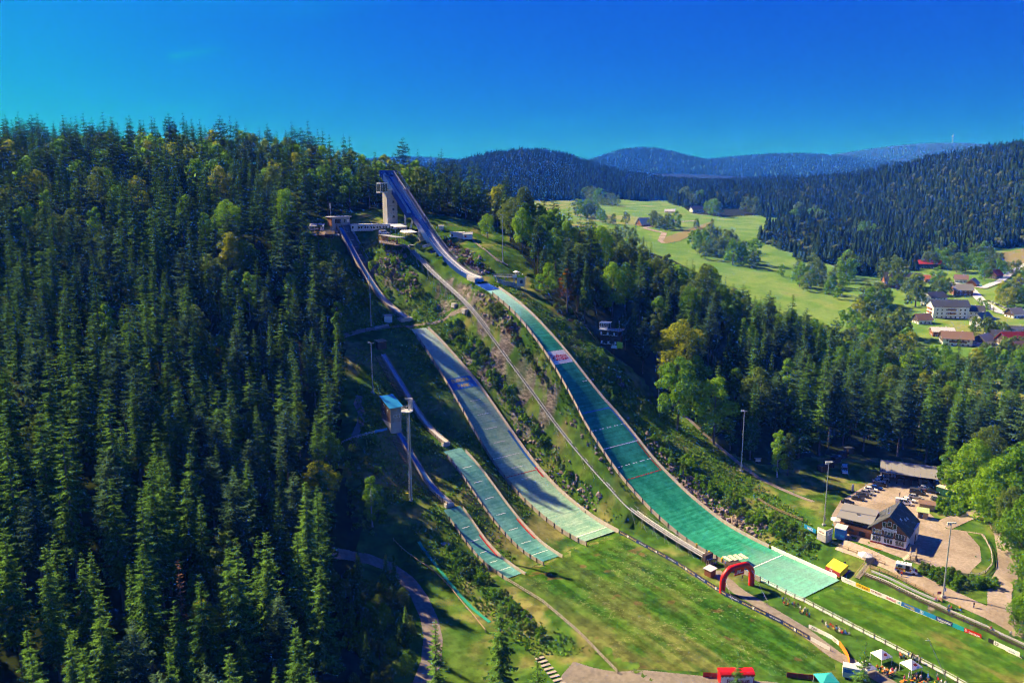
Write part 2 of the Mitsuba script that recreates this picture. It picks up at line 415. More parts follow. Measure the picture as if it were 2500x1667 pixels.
# the valley meadows, the far slopes and hills
for x, y, z in ((160, 585, 12), (240, 600, 10), (320, 650, 12), (420, 650, 13), (220, 700, 18), (320, 760, 17), (430, 760, 17), (150, 800, 27), (230, 880, 31), (330, 900, 26), (470, 850, 20), (280, 1100, 45), (380, 1080, 38), (120, 1100, 44), (60, 1000, 48), (150, 1350, 57), (50, 1400, 61), (-50, 1300, 66), (250, 1500, 60), (420, 1300, 48), (550, 1150, 36), (600, 950, 28), (560, 760, 20), (520, 640, 15), (450, 500, 9), (600, 560, 14), (700, 700, 24),
               (300, 1700, 66), (120, 1650, 68), (20, 1650, 72), (-150, 1550, 82), (500, 1600, 66), (650, 1400, 60),
               (-300, 2100, 100), (-195, 2300, 118), (-95, 2350, 150), (20, 2400, 172), (90, 2400, 172), (170, 2400, 150), (260, 2400, 116), (380, 2400, 78), (520, 2400, 66), (-480, 2300, 100), (0, 1950, 112), (150, 1950, 104), (300, 2000, 88), (600, 2100, 78), (200, 2900, 90), (-200, 2900, 90), (700, 2500, 84), (900, 2300, 84),
               (600, 1000, 36), (700, 900, 46), (760, 1050, 84), (640, 1300, 66), (760, 1300, 118), (850, 1350, 150), (930, 1400, 158), (820, 1500, 142), (740, 1600, 116), (690, 1750, 92), (1000, 1300, 160), (900, 1100, 128), (820, 900, 80), (1100, 1500, 165), (1300, 1300, 160), (1000, 1800, 130), (1000, 900, 100), (700, 780, 32), (900, 700, 50),
               (-900, 2500, 100), (-1500, 2000, 100), (-900, 1200, 80), (1600, 2600, 110), (1800, 1500, 140), (-800, 300, 90), (-800, -300, 60), (900, 0, 20), (0, -400, 0), (1500, -400, 40), (-2500, 4000, 100), (2500, 3500, 100), (300, 3600, 80), (900, 3400, 80)):
    cp((x, y, z))
# blue ranges on the horizon
for u, y, z in ((880, 6500, 205), (1010, 6200, 225), (1060, 6500, 225), (1130, 6500, 205), (1250, 6300, 170), (1400, 5600, 120), (1460, 5500, 205), (1520, 5400, 285), (1600, 5400, 282), (1650, 5450, 235), (1705, 5600, 145), (1770, 5800, 200), (1850, 5900, 240), (1950, 5900, 246), (2040, 5900, 235), (2110, 6000, 165), (2200, 6000, 170), (2500, 6000, 170),
                (2060, 9300, 330), (2140, 9400, 400), (2200, 9500, 445), (2260, 9500, 475), (2330, 9600, 480), (2400, 9600, 445), (2500, 9700, 380), (1950, 9500, 260), (1500, 9000, 150), (900, 9000, 150)):
    cp((float(at_y(u, 425, y)[0]), y, z))
for u in (900, 1200, 1500, 1800, 2100, 2400):
    cp((float(at_y(u, 425, 4700)[0]), 4700, 95))
    cp((float(at_y(u, 425, 7600)[0]), 7600, 120))
    cp((float(at_y(u, 425, 12500)[0]), 12500, 100))
cp((-8000, -1500, 60), (8000, -1500, 60), (-9000, 12000, 150), (10000, 12000, 150), (-6000, 5000, 150), (7000, 5000, 150))
CP = np.array(CP)
_k = np.unique(np.round(CP[:, :2], 1), axis=0, return_index=True)[1]
CP = CP[_k]


def axis(lo, n0, n1, step, hi, grow):
    mid = np.arange(n0, n1 + step / 2, step)
    up, dn, s = [mid[-1]], [mid[0]], step
    while up[-1] < hi:
        s = min(s * grow, 260)
        up.append(up[-1] + s)
    s = step
    while dn[-1] > lo:
        s = min(s * grow, 260)
        dn.append(dn[-1] - s)
    return np.array(dn[:0:-1] + list(mid) + up[1:])


GX = axis(-5000, -150, 190, 1.6, 8000, 1.045)
GY = axis(-900, 120, 440, 1.6, 13000, 1.035)
XX, YY = np.meshgrid(GX, GY)
_rbf = RBFInterpolator(CP[:, :2], CP[:, 2], neighbors=40, kernel='linear', smoothing=0.4)
HZ = np.concatenate([_rbf(np.stack([XX[i:i + 40].ravel(), YY[i:i + 40].ravel()], -1)).reshape(-1, len(GX)) for i in range(0, len(GY), 40)])
_far = np.clip((YY - 1500) / 1000, 0, 1)
HZ = gaussian_filter(HZ, 1.6) * (1 - _far) + gaussian_filter(HZ, .7) * _far
_a, _c = AC(XX, YY)
# unevenness of wild ground; rougher on the rock slopes between the jumps
_w = np.clip((_a - 188) / 25, 0, 1) * np.clip((_c - 100) / 20, 0, 1) * np.clip((250 - _c) / 20, 0, 1) * (_a < 360)
_P = np.stack([XX, YY, 0 * XX], -1)
HZ += (meshkit.fbm(_P * 0.09, 4, 3) - .5) * (1.2 + 1.6 * _w) * np.clip((np.hypot(XX - 70, YY - 190) - 70) / 60, 0.0, 1) * np.clip(1 - np.hypot(XX - 125, YY - 250) / 60, 0, 1).__rsub__(1)
HZ += (meshkit.fbm(_P * 0.30, 3, 41) - .5) * 1.1 * _w
_spot = np.maximum.reduce([np.exp(-(((_a - a0) / sa) ** 2 + ((_c - c0) / sc) ** 2)) for a0, c0, sa, sc in ((333, 179, 13, 5), (314, 204, 14, 5), (206, 181, 9, 4), (168, 210, 14, 4))])
_spot = np.clip(_spot * 1.5, 0, 1) * np.clip((meshkit.fbm(_P * 0.06, 3, 21) - .3) * 4, .25, 1)
HZ += _spot * (np.abs(meshkit.fbm(_P * 0.25, 4, 11) - .5) * 6 - 0.9)


def flatten(mask, z, soft):
    """press the ground to z where mask is 1, eased out over soft cells"""
    global HZ
    k = gaussian_filter(mask.astype(float), soft)
    k = np.clip(np.maximum(k * 2 - .5, 0), 0, 1)
    HZ = HZ * (1 - k) + z * k


def inside(poly, x=None, y=None):
    from shapely import contains_xy, prepare
    from shapely.geometry import Polygon
    x, y = (XX, YY) if x is None else (np.asarray(x, float), np.asarray(y, float))
    P = Polygon(np.asarray(poly)[:, :2]).buffer(0)
    prepare(P)
    return contains_xy(P, x, y)


LAWN_W = [at_z(u, v, 0)[:2] for u, v in ((1232, 1411), (1274, 1400), (1317, 1371), (1366, 1358), (1416, 1322), (1508, 1299), (1651, 1377), (1770, 1455), (1900, 1520), (2030, 1585), (2040, 1635), (1900, 1650), (1720, 1640), (1508, 1630), (1410, 1540), (1326, 1468))]
LAWN_E = [at_z(u, v, 0)[:2] for u, v in ((1955, 1462), (2052, 1417), (2200, 1480), (2392, 1560), (2520, 1620), (2700, 1720), (2500, 1760), (2300, 1642), (2113, 1547))]
FIELD = [W(a, c) for a, c in ((183, 120), (183, 186), (121, 184), (121, 207), (40, 207), (40, 138), (110, 127))]
k = inside(FIELD)
flatten(k, 0.0, 1.5)
PARK = [at_z(u, v, 6.2)[:2] for u, v in ((2030, 1262), (2052, 1225), (2170, 1150), (2262, 1158), (2290, 1215), (2255, 1240), (2310, 1290), (2400, 1300), (2420, 1370), (2370, 1400), (2240, 1375), (2120, 1330), (2040, 1300))]
flatten(inside(PARK), 6.2, 3)


def cut(J, seg, zf, half, drop):
    """the ground lies drop below the jump's surface along its length"""
    global HZ
    a0, a1 = seg
    z = zf(np.clip(_a, a0, a1)) - drop
    d = np.abs(_c - J['c']) - half(np.clip(_a, a0, a1))
    k = np.clip(1 - (d - 0.6) / 4.0, 0, 1) * ((_a > a0 - .5) & (_a < a1 + .5))
    HZ = np.where(k > 0, HZ * (1 - k) + z * k, HZ)


for nm, J in JUMP.items():
    cut(J, (J['land'][0, 0], J['land'][-1, 0]), J['zl'], J['w'], 0.35)
    top = {'big': 322, 'mid': 346, 'junior': 282, 'small': 240}[nm]
    cut(J, (J['run'][0, 0], top), J['zr'], lambda a: 0 * a + 1.6, 1.5)


def height(x, y):
    x, y = np.asarray(x, float), np.asarray(y, float)
    i = np.clip(np.searchsorted(GX, x) - 1, 0, len(GX) - 2)
    j = np.clip(np.searchsorted(GY, y) - 1, 0, len(GY) - 2)
    s = np.clip((x - GX[i]) / (GX[i + 1] - GX[i]), 0, 1)
    t = np.clip((y - GY[j]) / (GY[j + 1] - GY[j]), 0, 1)
    z00, z10, z01, z11 = HZ[j, i], HZ[j, i + 1], HZ[j + 1, i], HZ[j + 1, i + 1]
    # the two triangles of a cell, as meshed below
    return np.where(s >= t, z00 + s * (z10 - z00) + t * (z11 - z10), z00 + t * (z01 - z00) + s * (z11 - z01))


def G(x, y, dz=0.0):
    return np.array([float(x), float(y), float(height(x, y)) + dz])


def gp(u, v):
    """the point of the ground seen in this direction from the survey point"""
    d = ray(u, v)
    t = np.concatenate([np.arange(90, 700, .4), np.geomspace(700, 14000, 2500)])
    p = CAM + d * t[:, None]
    below = p[:, 2] < height(p[:, 0], p[:, 1])
    i = int(np.argmax(below)) if below.any() else len(t) - 1
    return G(p[i, 0], p[i, 1])


_ny, _nx = XX.shape
_id = np.arange(_ny * _nx).reshape(_ny, _nx)
_q = [_id[:-1, :-1].ravel(), _id[:-1, 1:].ravel(), _id[1:, 1:].ravel(), _id[1:, :-1].ravel()]
put('ground', (np.stack([XX.ravel(), YY.ravel(), HZ.ravel()], -1), np.vstack([np.stack([_q[0], _q[1], _q[2]], 1), np.stack([_q[0], _q[2], _q[3]], 1)])), 'm_ground', smooth=True, kind='structure')


def drape(name, poly, m, step, dz, uvf=None, label=None, parent=None):
    """a sheet over the ground inside a plan polygon: a grid clipped by the outline"""
    from shapely.geometry import Polygon, box
    from shapely import prepare
    P = Polygon(np.asarray(poly)[:, :2]).buffer(0)
    prepare(P)
    x0, y0, x1, y1 = P.bounds
    v, f = [], []
    for x in np.arange(x0, x1, step):
        for y in np.arange(y0, y1, step):
            b = box(x, y, x + step, y + step)
            if not P.intersects(b):
                continue
            g = b if P.contains(b) else P.intersection(b)
            for q in getattr(g, 'geoms', [g]):
                if q.geom_type != 'Polygon' or q.area < 1e-4:
                    continue
                c = np.array(q.exterior.coords)[:-1]
                o = len(v)
                v.extend(c.tolist())
                f.extend([[o, o + i, o + i + 1] for i in range(1, len(c) - 1)])
    v = np.array(v)
    u, inv = np.unique(np.round(v, 3), axis=0, return_inverse=True)
    f = inv.ravel()[np.array(f)]
    p = np.stack([u[:, 0], u[:, 1], height(u[:, 0], u[:, 1]) + dz], -1)
    s = np.cross(p[f[:, 1]] - p[f[:, 0]], p[f[:, 2]] - p[f[:, 0]])[:, 2] < 0
    f[s] = f[s][:, ::-1]
    uv = None if uvf is None else np.stack(uvf(u[:, 0], u[:, 1]), -1)
    return put(name, (p, f), m, parent, smooth=True, uv=uv, kind='structure')


def strip(poly, w):
    """outline of a lane of width w along a polyline"""
    from shapely.geometry import LineString
    return np.array(LineString(np.asarray(poly)[:, :2]).buffer(w / 2, cap_style='flat', join_style='round').exterior.coords)[:-1]


LA = math.radians(31.5)
LD, LC = np.array([math.sin(LA), -math.cos(LA)]), np.array([math.cos(LA), math.sin(LA)])
_o1, _o2 = at_z(1460, 1311, 0)[:2], at_z(2003, 1440, 0)[:2]
drape('lawn', LAWN_W, 'm_lawn', 3.0, .06, lambda x, y: ((x - _o1[0]) * LC[0] + (y - _o1[1]) * LC[1], (x - _o1[0]) * LD[0] + (y - _o1[1]) * LD[1]))
drape('lawn', LAWN_E, 'm_lawn_green', 3.0, .06, lambda x, y: ((x - _o2[0]) * LC[0] + (y - _o2[1]) * LC[1], (x - _o2[0]) * LD[0] + (y - _o2[1]) * LD[1]))
drape('car_park', PARK, 'm_gravel', 3.0, .07)


def drape_cells(name, poly, m, dz):
    """a sheet made of the ground's own cells inside a plan polygon"""
    j, i = np.nonzero(inside(poly, (XX[:-1, :-1] + XX[1:, 1:]) / 2, (YY[:-1, :-1] + YY[1:, 1:]) / 2))
    q = np.stack([_id[j, i], _id[j, i + 1], _id[j + 1, i + 1], _id[j + 1, i]], 1)
    u, inv = np.unique(q, return_inverse=True)
    q = inv.reshape(q.shape)
    v = np.stack([XX.ravel()[u], YY.ravel()[u], HZ.ravel()[u] + dz], -1)
    return put(name, (v, np.vstack([q[:, [0, 1, 2]], q[:, [0, 2, 3]]])), m, smooth=True, kind='structure')
# ------------------------------------------------------------------ materials of built things
mat('m_blue', (0.010, 0.060, 0.30), 0.4)
mat('m_blue_track', (0.05, 0.17, 0.42), 0.35)
mat('m_tarp', mikit.proc(lambda p, n, uv: MX((0.006, 0.05, 0.36), (0.10, 0.24, 0.68), S(0.52, 0.78, F(p.x * 0.7, p.y * 1.3, p.z * 2.0, 3)))), 0.35)
mat('m_steel', (0.42, 0.45, 0.50), 0.35, 0.4)
mat('m_dark_steel', (0.10, 0.115, 0.135), 0.45, 0.3)
mat('m_grey_mesh', (0.26, 0.28, 0.32), 0.6)


def p_concrete(p, n, uv):
    return MX((0.34, 0.35, 0.36), (0.49, 0.50, 0.51), F(p.x * 0.5, p.y * 0.5, p.z * 0.25, 3)) * (0.86 + 0.25 * N(p.x * 4, p.y * 4, p.z * 4))


def p_wood(p, n, uv):
    return MX((0.27, 0.245, 0.22), (0.46, 0.43, 0.39), F(p.x * 1.3, p.y * 1.3, p.z * 0.5, 3))


mat('m_concrete', mikit.proc(p_concrete), 0.85)
mat('m_board', mikit.proc(p_wood), 0.8)
mat('m_pale_track', (0.62, 0.62, 0.63), 0.5)
mat('m_ice_track', (0.46, 0.47, 0.50), 0.4)
mat('m_white', (0.78, 0.79, 0.80), 0.45)
mat('m_cream', (0.62, 0.58, 0.47), 0.6)
mat('m_grey', (0.33, 0.36, 0.40), 0.5)
mat('m_light_grey', (0.55, 0.57, 0.60), 0.5)
mat('m_black', (0.025, 0.025, 0.028), 0.5)
mat('m_dark_wood', (0.060, 0.042, 0.034), 0.75)
mat('m_brown_wood', (0.19, 0.075, 0.032), 0.7)
mat('m_tan_wood', (0.34, 0.25, 0.16), 0.7)
mat('m_post', (0.075, 0.062, 0.052), 0.8)
mat('m_glass', (0.03, 0.045, 0.06), 0.08, 0.0, 0.8)
mat('m_red', (0.55, 0.012, 0.012), 0.38)
mat('m_dark_red', (0.30, 0.03, 0.025), 0.6)
mat('m_yellow', (0.72, 0.52, 0.02), 0.5)
mat('m_lime', (0.42, 0.60, 0.03), 0.5)
mat('m_navy', (0.008, 0.022, 0.15), 0.45)
mat('m_sky_blue', (0.02, 0.28, 0.60), 0.45)
mat('m_mid_blue', (0.03, 0.15, 0.50), 0.45)
mat('m_orange', (0.75, 0.22, 0.02), 0.5)
mat('m_teal', (0.02, 0.38, 0.42), 0.5)
mat('m_slate', (0.060, 0.070, 0.090), 0.5)
mat('m_slate_pale', (0.24, 0.245, 0.25), 0.6)
mat('m_brown_roof', (0.20, 0.13, 0.10), 0.7)
mat('m_tile_red', (0.36, 0.10, 0.05), 0.7)
mat('m_red_roof', (0.60, 0.03, 0.02), 0.6)
mat('m_green_paint', (0.03, 0.13, 0.07), 0.5)
mat('m_pale_green', (0.36, 0.48, 0.22), 0.6)
mat('m_paint_black', (0.012, 0.013, 0.015), 0.15)
mat('m_paint_dark', (0.05, 0.055, 0.065), 0.2)
mat('m_paint_silver', (0.42, 0.44, 0.46), 0.25, 0.3)
mat('m_paint_white', (0.80, 0.81, 0.82), 0.2)
mat('m_paint_blue', (0.01, 0.05, 0.28), 0.15)
mat('m_skin', (0.48, 0.28, 0.20), 0.6)
mat('m_cloth_green', (0.04, 0.22, 0.09), 0.7)
mat('m_pink', (0.60, 0.08, 0.26), 0.6)
mat('m_purple', (0.16, 0.05, 0.34), 0.5)
mat('m_rock', mikit.proc(lambda p, n, uv: MX((0.12, 0.095, 0.085), (0.36, 0.29, 0.25), F(p.x * 0.9, p.y * 0.9, p.z * 0.9, 3))), 0.9)
mat('m_green_line', (0.015, 0.30, 0.19), 0.6)
mat('m_gold_text', (0.75, 0.58, 0.12), 0.5)

JM = {'big': 0, 'mid': 1, 'junior': 2, 'small': 3}
JL = {'big': ('large landing slope of green plastic matting running down the right hill', 'ski jump landing slope'),
      'mid': ('pale green landing slope of plastic matting in the middle, ending at the dry lawn', 'ski jump landing slope'),
      'junior': ('narrow blue-green landing slope left of the pale one, one white bar above another', 'ski jump landing slope'),
      'small': ('smallest landing slope of dark teal matting at the foot of the wooded bank', 'ski jump landing slope')}
SLOPE = {}


def on(J, a, off, dz=0.0):
    """a point on a landing slope: off metres right of its middle line"""
    return np.append(W(a, J['c'] + off), float(J['zl'](a)) + dz)


def sheet(J, a0, a1, o0, o1, dz, na, nc=1, uv=True):
    """a sheet lying on the slope, o0, o1 numbers or functions of a"""
    A = np.linspace(a0, a1, na + 1)
    v, t = [], []
    for a in A:
        l, r = (o(a) if callable(o) else o for o in (o0, o1))
        for s in np.linspace(0, 1, nc + 1):
            o = l + (r - l) * s
            v.append(on(J, a, o, dz))
            t.append((o, a - J['land'][0, 0]))
    k = np.arange((na + 1) * (nc + 1)).reshape(na + 1, nc + 1)
    f = np.stack([k[:-1, :-1].ravel(), k[:-1, 1:].ravel(), k[1:, 1:].ravel(), k[1:, :-1].ravel()], 1)
    f = np.vstack([f[:, [0, 1, 2]], f[:, [0, 2, 3]]])
    return (np.array(v), f), np.array(t)


def lettering(text, h, M, m, parent, depth=.03, width=None, name='lettering', bold=True):
    t = meshkit.text_mesh(text, h, depth, bold)
    b = t.bounds
    v = np.array(t.vertices)
    v[:, :2] -= (b[0, :2] + b[1, :2]) / 2
    if width:
        v[:, 0] *= width / (b[1, 0] - b[0, 0])
    return put(name, (apply(M, v), np.array(t.faces)), m, parent)


def side_boards(J, key, a0, a1, side, h, step, m='m_board', posts=True, out=.12, lean=0.0, post_h=.25):
    """boards along one edge of a slope: each panel a part, posts on the outer side"""
    A = np.arange(a0, a1 + .01, step)
    for a, b in zip(A[:-1], A[1:]):
        wa, wb = J['w'](a) + out, J['w'](b) + out
        q = []
        for dz in (-.25, h):
            for aa, ww in ((a + .03, wa), (b - .03, wb)):
                for t in (0, .09):
                    q.append(on(J, aa, side * (ww + t + lean * max(dz, 0)), dz))
        MB().hexa([q[0], q[1], q[3], q[2], q[4], q[5], q[7], q[6]]).put('board', m, key)
    if posts:
        for a in A:
            w = J['w'](a) + out + .16
            MB().beam(on(J, a, side * w, -.5), on(J, a, side * w, h + post_h), .2, .2, (*DA, 0)).put('post', 'm_post', key)


for nm, J in JUMP.items():
    key = SLOPE[nm] = thing('landing_slope', JL[nm][0], JL[nm][1], 'landing slopes of the ski jumps')
    a0, a1 = J['land'][0, 0], J['land'][-1, 0]
    me, uv = sheet(J, a0, a1, lambda a: -J['w'](a), lambda a: J['w'](a), 0.0, 70, 6)
    put('matting', me, 'm_mats', key, smooth=True, uv=uv + [100 * JM[nm], 0])

B_, M_, Y_, K_ = JUMP['big'], JUMP['mid'], JUMP['junior'], JUMP['small']


def bar(J, nm, a, o0, o1, w, m, dz=.05, name='line'):
    me, uv = sheet(J, a - w / 2, a + w / 2, o0, o1, dz, 2, 4)
    return put(name, me, m, SLOPE[nm], smooth=True)


# boards, lines and print of the big slope
k = SLOPE['big']
side_boards(B_, k, 134, 278, -1, 1.25, 4.0)
side_boards(B_, k, 146, 284, 1, 1.0, 4.6, posts=False, lean=.25)
side_boards(B_, k, 122, 145, 1, 1.15, 5.75, 'm_white', posts=False)
bar(B_, 'big', 140.5, -9.2, 9.4, .35, 'm_white')
bar(B_, 'big', 217.0, lambda a: -B_['w'](a), lambda a: B_['w'](a), .35, 'm_mid_blue')
bar(B_, 'big', 203.5, lambda a: -B_['w'](a), lambda a: B_['w'](a), .3, 'm_white')
for a, m in ((210.3, 'm_white'), (196.5, 'm_white'), (228, 'm_white'), (191.5, 'm_red')):
    n = 7 if m == 'm_red' else 5
    for i in range(n):
        for j in (0, 1.3):
            o = -7.4 + i * (14.0 / (n - 1)) + j
            if a == 228 and i not in (3, 4):
                continue
            bar(B_, 'big', a, o, o + .8, .35, m, .055)
put('edge_strip', sheet(B_, 204, 217, lambda a: B_['w'](a) - .75, lambda a: B_['w'](a) - .1, .05, 12)[0], 'm_mid_blue', k, smooth=True)
put('edge_strip', sheet(B_, 191.5, 204, lambda a: B_['w'](a) - .9, lambda a: B_['w'](a) - .5, .05, 12)[0], 'm_red', k, smooth=True)
put('banner', sheet(B_, 235.8, 241.4, lambda a: -B_['w'](a) + .1, lambda a: B_['w'](a) - .1, .05, 6, 3)[0], 'm_white', k, smooth=True)
_o = on(B_, 238.6, .3, .07)
_up = on(B_, 241.4, .3, .07) - on(B_, 235.8, .3, .07)
_X = np.append(DC, 0)
lettering('Rothaus', 3.2, frame(_o, _X, np.cross(_X, _up)), 'm_red', k, .03, 7.2)

# the pale slope
k = SLOPE['mid']
side_boards(M_, k, 180.6, 296, -1, 1.25, 4.0)
side_boards(M_, k, 182, 297, 1, 1.15, 4.6, posts=False, lean=.3)
bar(M_, 'mid', 187.5, -7.3, 7.2, .35, 'm_white')
for a, o0, o1, m in ((256.5, -1.5, 3.5, 'm_white'), (250.6, -2, 3.2, 'm_white'), (244.8, -2.4, 2.9, 'm_white'), (239, -2.6, 2.5, 'm_white'), (233.2, -7, 5, 'm_white'), (228, -2.5, 2.6, 'm_white'), (222.5, -2, 3, 'm_white'), (224.9, -7, 6.4, 'm_red')):
    bar(M_, 'mid', a, o0, o1, .22, m)
put('edge_strip', sheet(M_, 226, 242.5, lambda a: M_['w'](a) - 1.0, lambda a: M_['w'](a) - .1, .05, 12)[0], 'm_mid_blue', k, smooth=True)
put('edge_strip', sheet(M_, 221, 226, lambda a: M_['w'](a) - 1.0, lambda a: M_['w'](a) - .3, .05, 6)[0], 'm_red', k, smooth=True)
put('banner', sheet(M_, 262.2, 267.6, lambda a: -M_['w'](a) + .1, lambda a: M_['w'](a) - .1, .05, 6, 3)[0], 'm_mid_blue', k, smooth=True)
for a, s in ((266.2, 'EUROPA'), (263.6, 'PARK')):
    _up = on(M_, a + 2, .3) - on(M_, a - 2, .3)
    lettering(s, 1.7, frame(on(M_, a, .3, .07), _X, np.cross(_X, _up)), 'm_gold_text', k, .03, 8.2 if s == 'EUROPA' else 5.4)

# the two small slopes
for nm, J, h in (('junior', Y_, .9), ('small', K_, .85)):
    k = SLOPE[nm]
    a0, a1 = J['land'][0, 0], J['land'][-1, 0]
    side_boards(J, k, a0 - 2, a1 - 2, -1, h, 3.2)
    side_boards(J, k, a0 - 1.5, a1 - 1, 1, h, 3.4, posts=False, lean=.2)
    for i in range(7 if nm == 'junior' else 5):
        bar(J, nm, a0 + 5 + i * (a1 - a0 - 8) / (7 if nm == 'junior' else 5), -J['w'](a0) * (.92 if i == 0 else .5), J['w'](a0) * (.9 if i == 0 else .45), .22, 'm_white')
    put('edge_strip', sheet(J, a0 + 12, a0 + 22, lambda a: J['w'](a) - .55, lambda a: J['w'](a) - .1, .05, 8)[0], 'm_red', k, smooth=True)

# blue tarpaulin over the knoll of the big jump
me, uv = sheet(B_, 283, 292, lambda a: -B_['w'](a) + .1, lambda a: B_['w'](a) - .1, .12, 16, 14)
v = me[0]
v[:, 2] += .28 * np.abs(meshkit.fbm(v * [.9, .9, .3], 3, 4) - .5)
put('tarpaulin', me, 'm_tarp', smooth=True, label='crumpled bright blue tarpaulin spread over the top of the large green slope', cat='tarpaulin')


# ------------------------------------------------------------------ inruns
def rp(J, a, off, dz=0.0):
    return np.append(W(a, J['c'] + off), float(J['zr'](a)) + dz)


def ribbon(J, a0, a1, o0, o1, z0, z1, n=30):
    """a long box that follows the inrun: o0..o1 across, z0..z1 above its surface"""
    A = np.linspace(a0, a1, n + 1)
    v = []
    for a in A:
        v += [rp(J, a, o0, z0), rp(J, a, o1, z0), rp(J, a, o1, z1), rp(J, a, o0, z1)]
    f = []
    for i in range(n):
        b = 4 * i
        for p, q in ((0, 1), (1, 2), (2, 3), (3, 0)):
            f.append([b + q, b + p, b + p + 4, b + q + 4])
    f += [[0, 1, 2, 3], [4 * n + 3, 4 * n + 2, 4 * n + 1, 4 * n]]
    return MB().raw(v, f)


# big jump: tower, track, stairs
t = thing('jump_tower', 'tall blue steel ski jump inrun on a concrete tower at the top of the hill', 'ski jump')
ribbon(B_, 294, 371, -1.15, 1.15, -.25, 0, 60).put('track', 'm_ice_track', t)
for o in (-.55, .25):
    ribbon(B_, 294, 371, o, o + .30, .0, .07, 60).put('ski_groove', 'm_blue_track', t)
for a0, a1, m in ((294, 338, 'm_pale_track'), (338, 373, 'm_blue_track')):
    ribbon(B_, a0, a1, -1.5, -1.15, -.5, .42, 40).put('track_wall', m, t)
    ribbon(B_, a0, a1, 1.15, 1.5, -.5, .42, 40).put('track_wall', m, t)
ribbon(B_, 334, 374, -1.85, -1.52, -3.1, .75, 30).put('side_girder', 'm_blue', t)
ribbon(B_, 300, 334, -1.85, -1.52, -1.6, .45, 30).put('side_girder', 'm_blue', t)
ribbon(B_, 332, 374, 1.52, 1.85, -3.1, .3, 30).put('side_girder', 'm_blue', t)
ribbon(B_, 334, 374, -1.5, 1.5, -2.9, -2.6, 30).put('underside', 'm_blue', t)
ribbon(B_, 349, 374, -4.2, -1.86, -.45, -.2, 20).put('stair_flight', 'm_light_grey', t)
ribbon(B_, 349, 374, -4.55, -4.2, -2.4, 1.2, 20).put('parapet', 'm_blue', t)
MB().box(rp(B_, 348.8, -3.2, -1.4), (.3, 2.9, 2.2), [[*DA, 0], [*DC, 0], [0, 0, 1]]).put('end_panel', 'm_blue', t)
ribbon(B_, 298, 372, 2.0, 4.1, -.6, -.35, 50).put('stair_flight', 'm_grey_mesh', t)
sm = MB()
for a in np.arange(300, 371, .55):
    sm.beam(rp(B_, a, 2.05, -.3), rp(B_, a, 4.05, -.3), .2, .14)
sm.put('stair_tread', 'm_dark_steel', t, kind='stuff')
for o, nm2 in ((4.15, 'handrail'), (2.0, 'handrail')):
    r = MB()
    A = np.arange(298, 373, 2.5)
    for a in A:
        r.tube(rp(B_, a, o, -.4), rp(B_, a, o, .75), .05, n=5)
    for dz in (.75, .25):
        r.path([rp(B_, a, o, dz) for a in A], .055, 5)
    r.put(nm2, 'm_steel', t)
ribbon(B_, 346, 364, 3.9, 4.15, -1.6, .5, 16).put('stair_wall', 'm_grey_mesh', t)
# start platform with its blue back wall and the ladder of start bars
ax = [[*DA, 0], [*DC, 0], [0, 0, 1]]
MB().box(rp(B_, 373.5, -.7, -.3), (.3, 9.3, 3.2), ax).put('back_wall', 'm_blue', t)
MB().box(rp(B_, 371.8, -3.2, -.2), (3.4, 2.6, .3), ax).put('start_deck', 'm_blue', t)
lad = MB()
for i, a in enumerate(np.linspace(361.5, 372.5, 11)):
    lad.beam(rp(B_, a, 2.3, 1.5), rp(B_, a, 4.6, 1.5), .22, .3)
lad.put('start_bar', 'm_dark_steel', t)
fr = MB()
for o in (2.25, 4.65):
    fr.beam(rp(B_, 361, o, 1.35), rp(B_, 373, o, 1.35), .2, .3)
for a in (362, 367):
    fr.beam(rp(B_, a, 1.2, .3), rp(B_, a, 2.3, 1.4), .14, .14)
fr.put('bar_frame', 'm_light_grey', t)
# concrete shaft with windows, control cabin
sc = np.append(W(366.0, 191.6), 0)
sx, sy = np.append(DC, 0), np.append(DA, 0)
zg = 90.0
MB().box([sc[0], sc[1], (zg + 107.0) / 2], (5.6, 4.8, 107.0 - zg), [sx, sy, [0, 0, 1]]).put('shaft', 'm_concrete', t)
for z in (94.4, 98.0, 101.6):
    j = MB().box(sc + np.array([0, 0, z + 1.7]) - sy * 2.405, (5.62, .03, .06), [sx, sy, [0, 0, 1]]).put('joint', 'm_dark_steel', t)
    w = put('window', MB().box(sc + np.array([0, 0, z]) - sy * 2.42 + sx * .6, (1.05, .1, 1.05), [sx, sy, [0, 0, 1]]).mesh(), 'm_glass', t)
    fm = MB()
    for dx, dz, a, b in ((-.58, 0, .12, 1.28), (.58, 0, .12, 1.28), (0, -.58, 1.28, .12), (0, .58, 1.28, .12)):
        fm.box(sc + np.array([0, 0, z + dz]) - sy * 2.44 + sx * (.6 + dx), (a, .12, b), [sx, sy, [0, 0, 1]])
    fm.put('frame', 'm_grey', w)
cc = sc + sx * -3.6 - sy * 1.2 + np.array([0, 0, 108.4])
MB().box(cc + sx * -1.0 - [0, 0, 2.1], (4.4, 4.2, .5), [sx, sy, [0, 0, 1]]).put('cabin_floor', 'm_light_grey', t)
MB().box(cc + sx * -1.0 + [0, 0, 2.2], (4.0, 4.0, .5), [sx, sy, [0, 0, 1]]).put('cabin_roof', 'm_light_grey', t)
MB().box(cc + sx * -1.0 + [0, 0, .05], (3.7, 3.7, 3.7), [sx, sy, [0, 0, 1]]).put('cabin_glazing', 'm_glass', t)
cm = MB()
for dx in (-2.9, -1.7, -.4, .85):
    for s in (-1, 1):
        cm.box(cc + sx * dx + sy * s * 1.87 + [0, 0, .05], (.12, .12, 3.8), [sx, sy, [0, 0, 1]])
cm.put('mullion', 'm_light_grey', t)
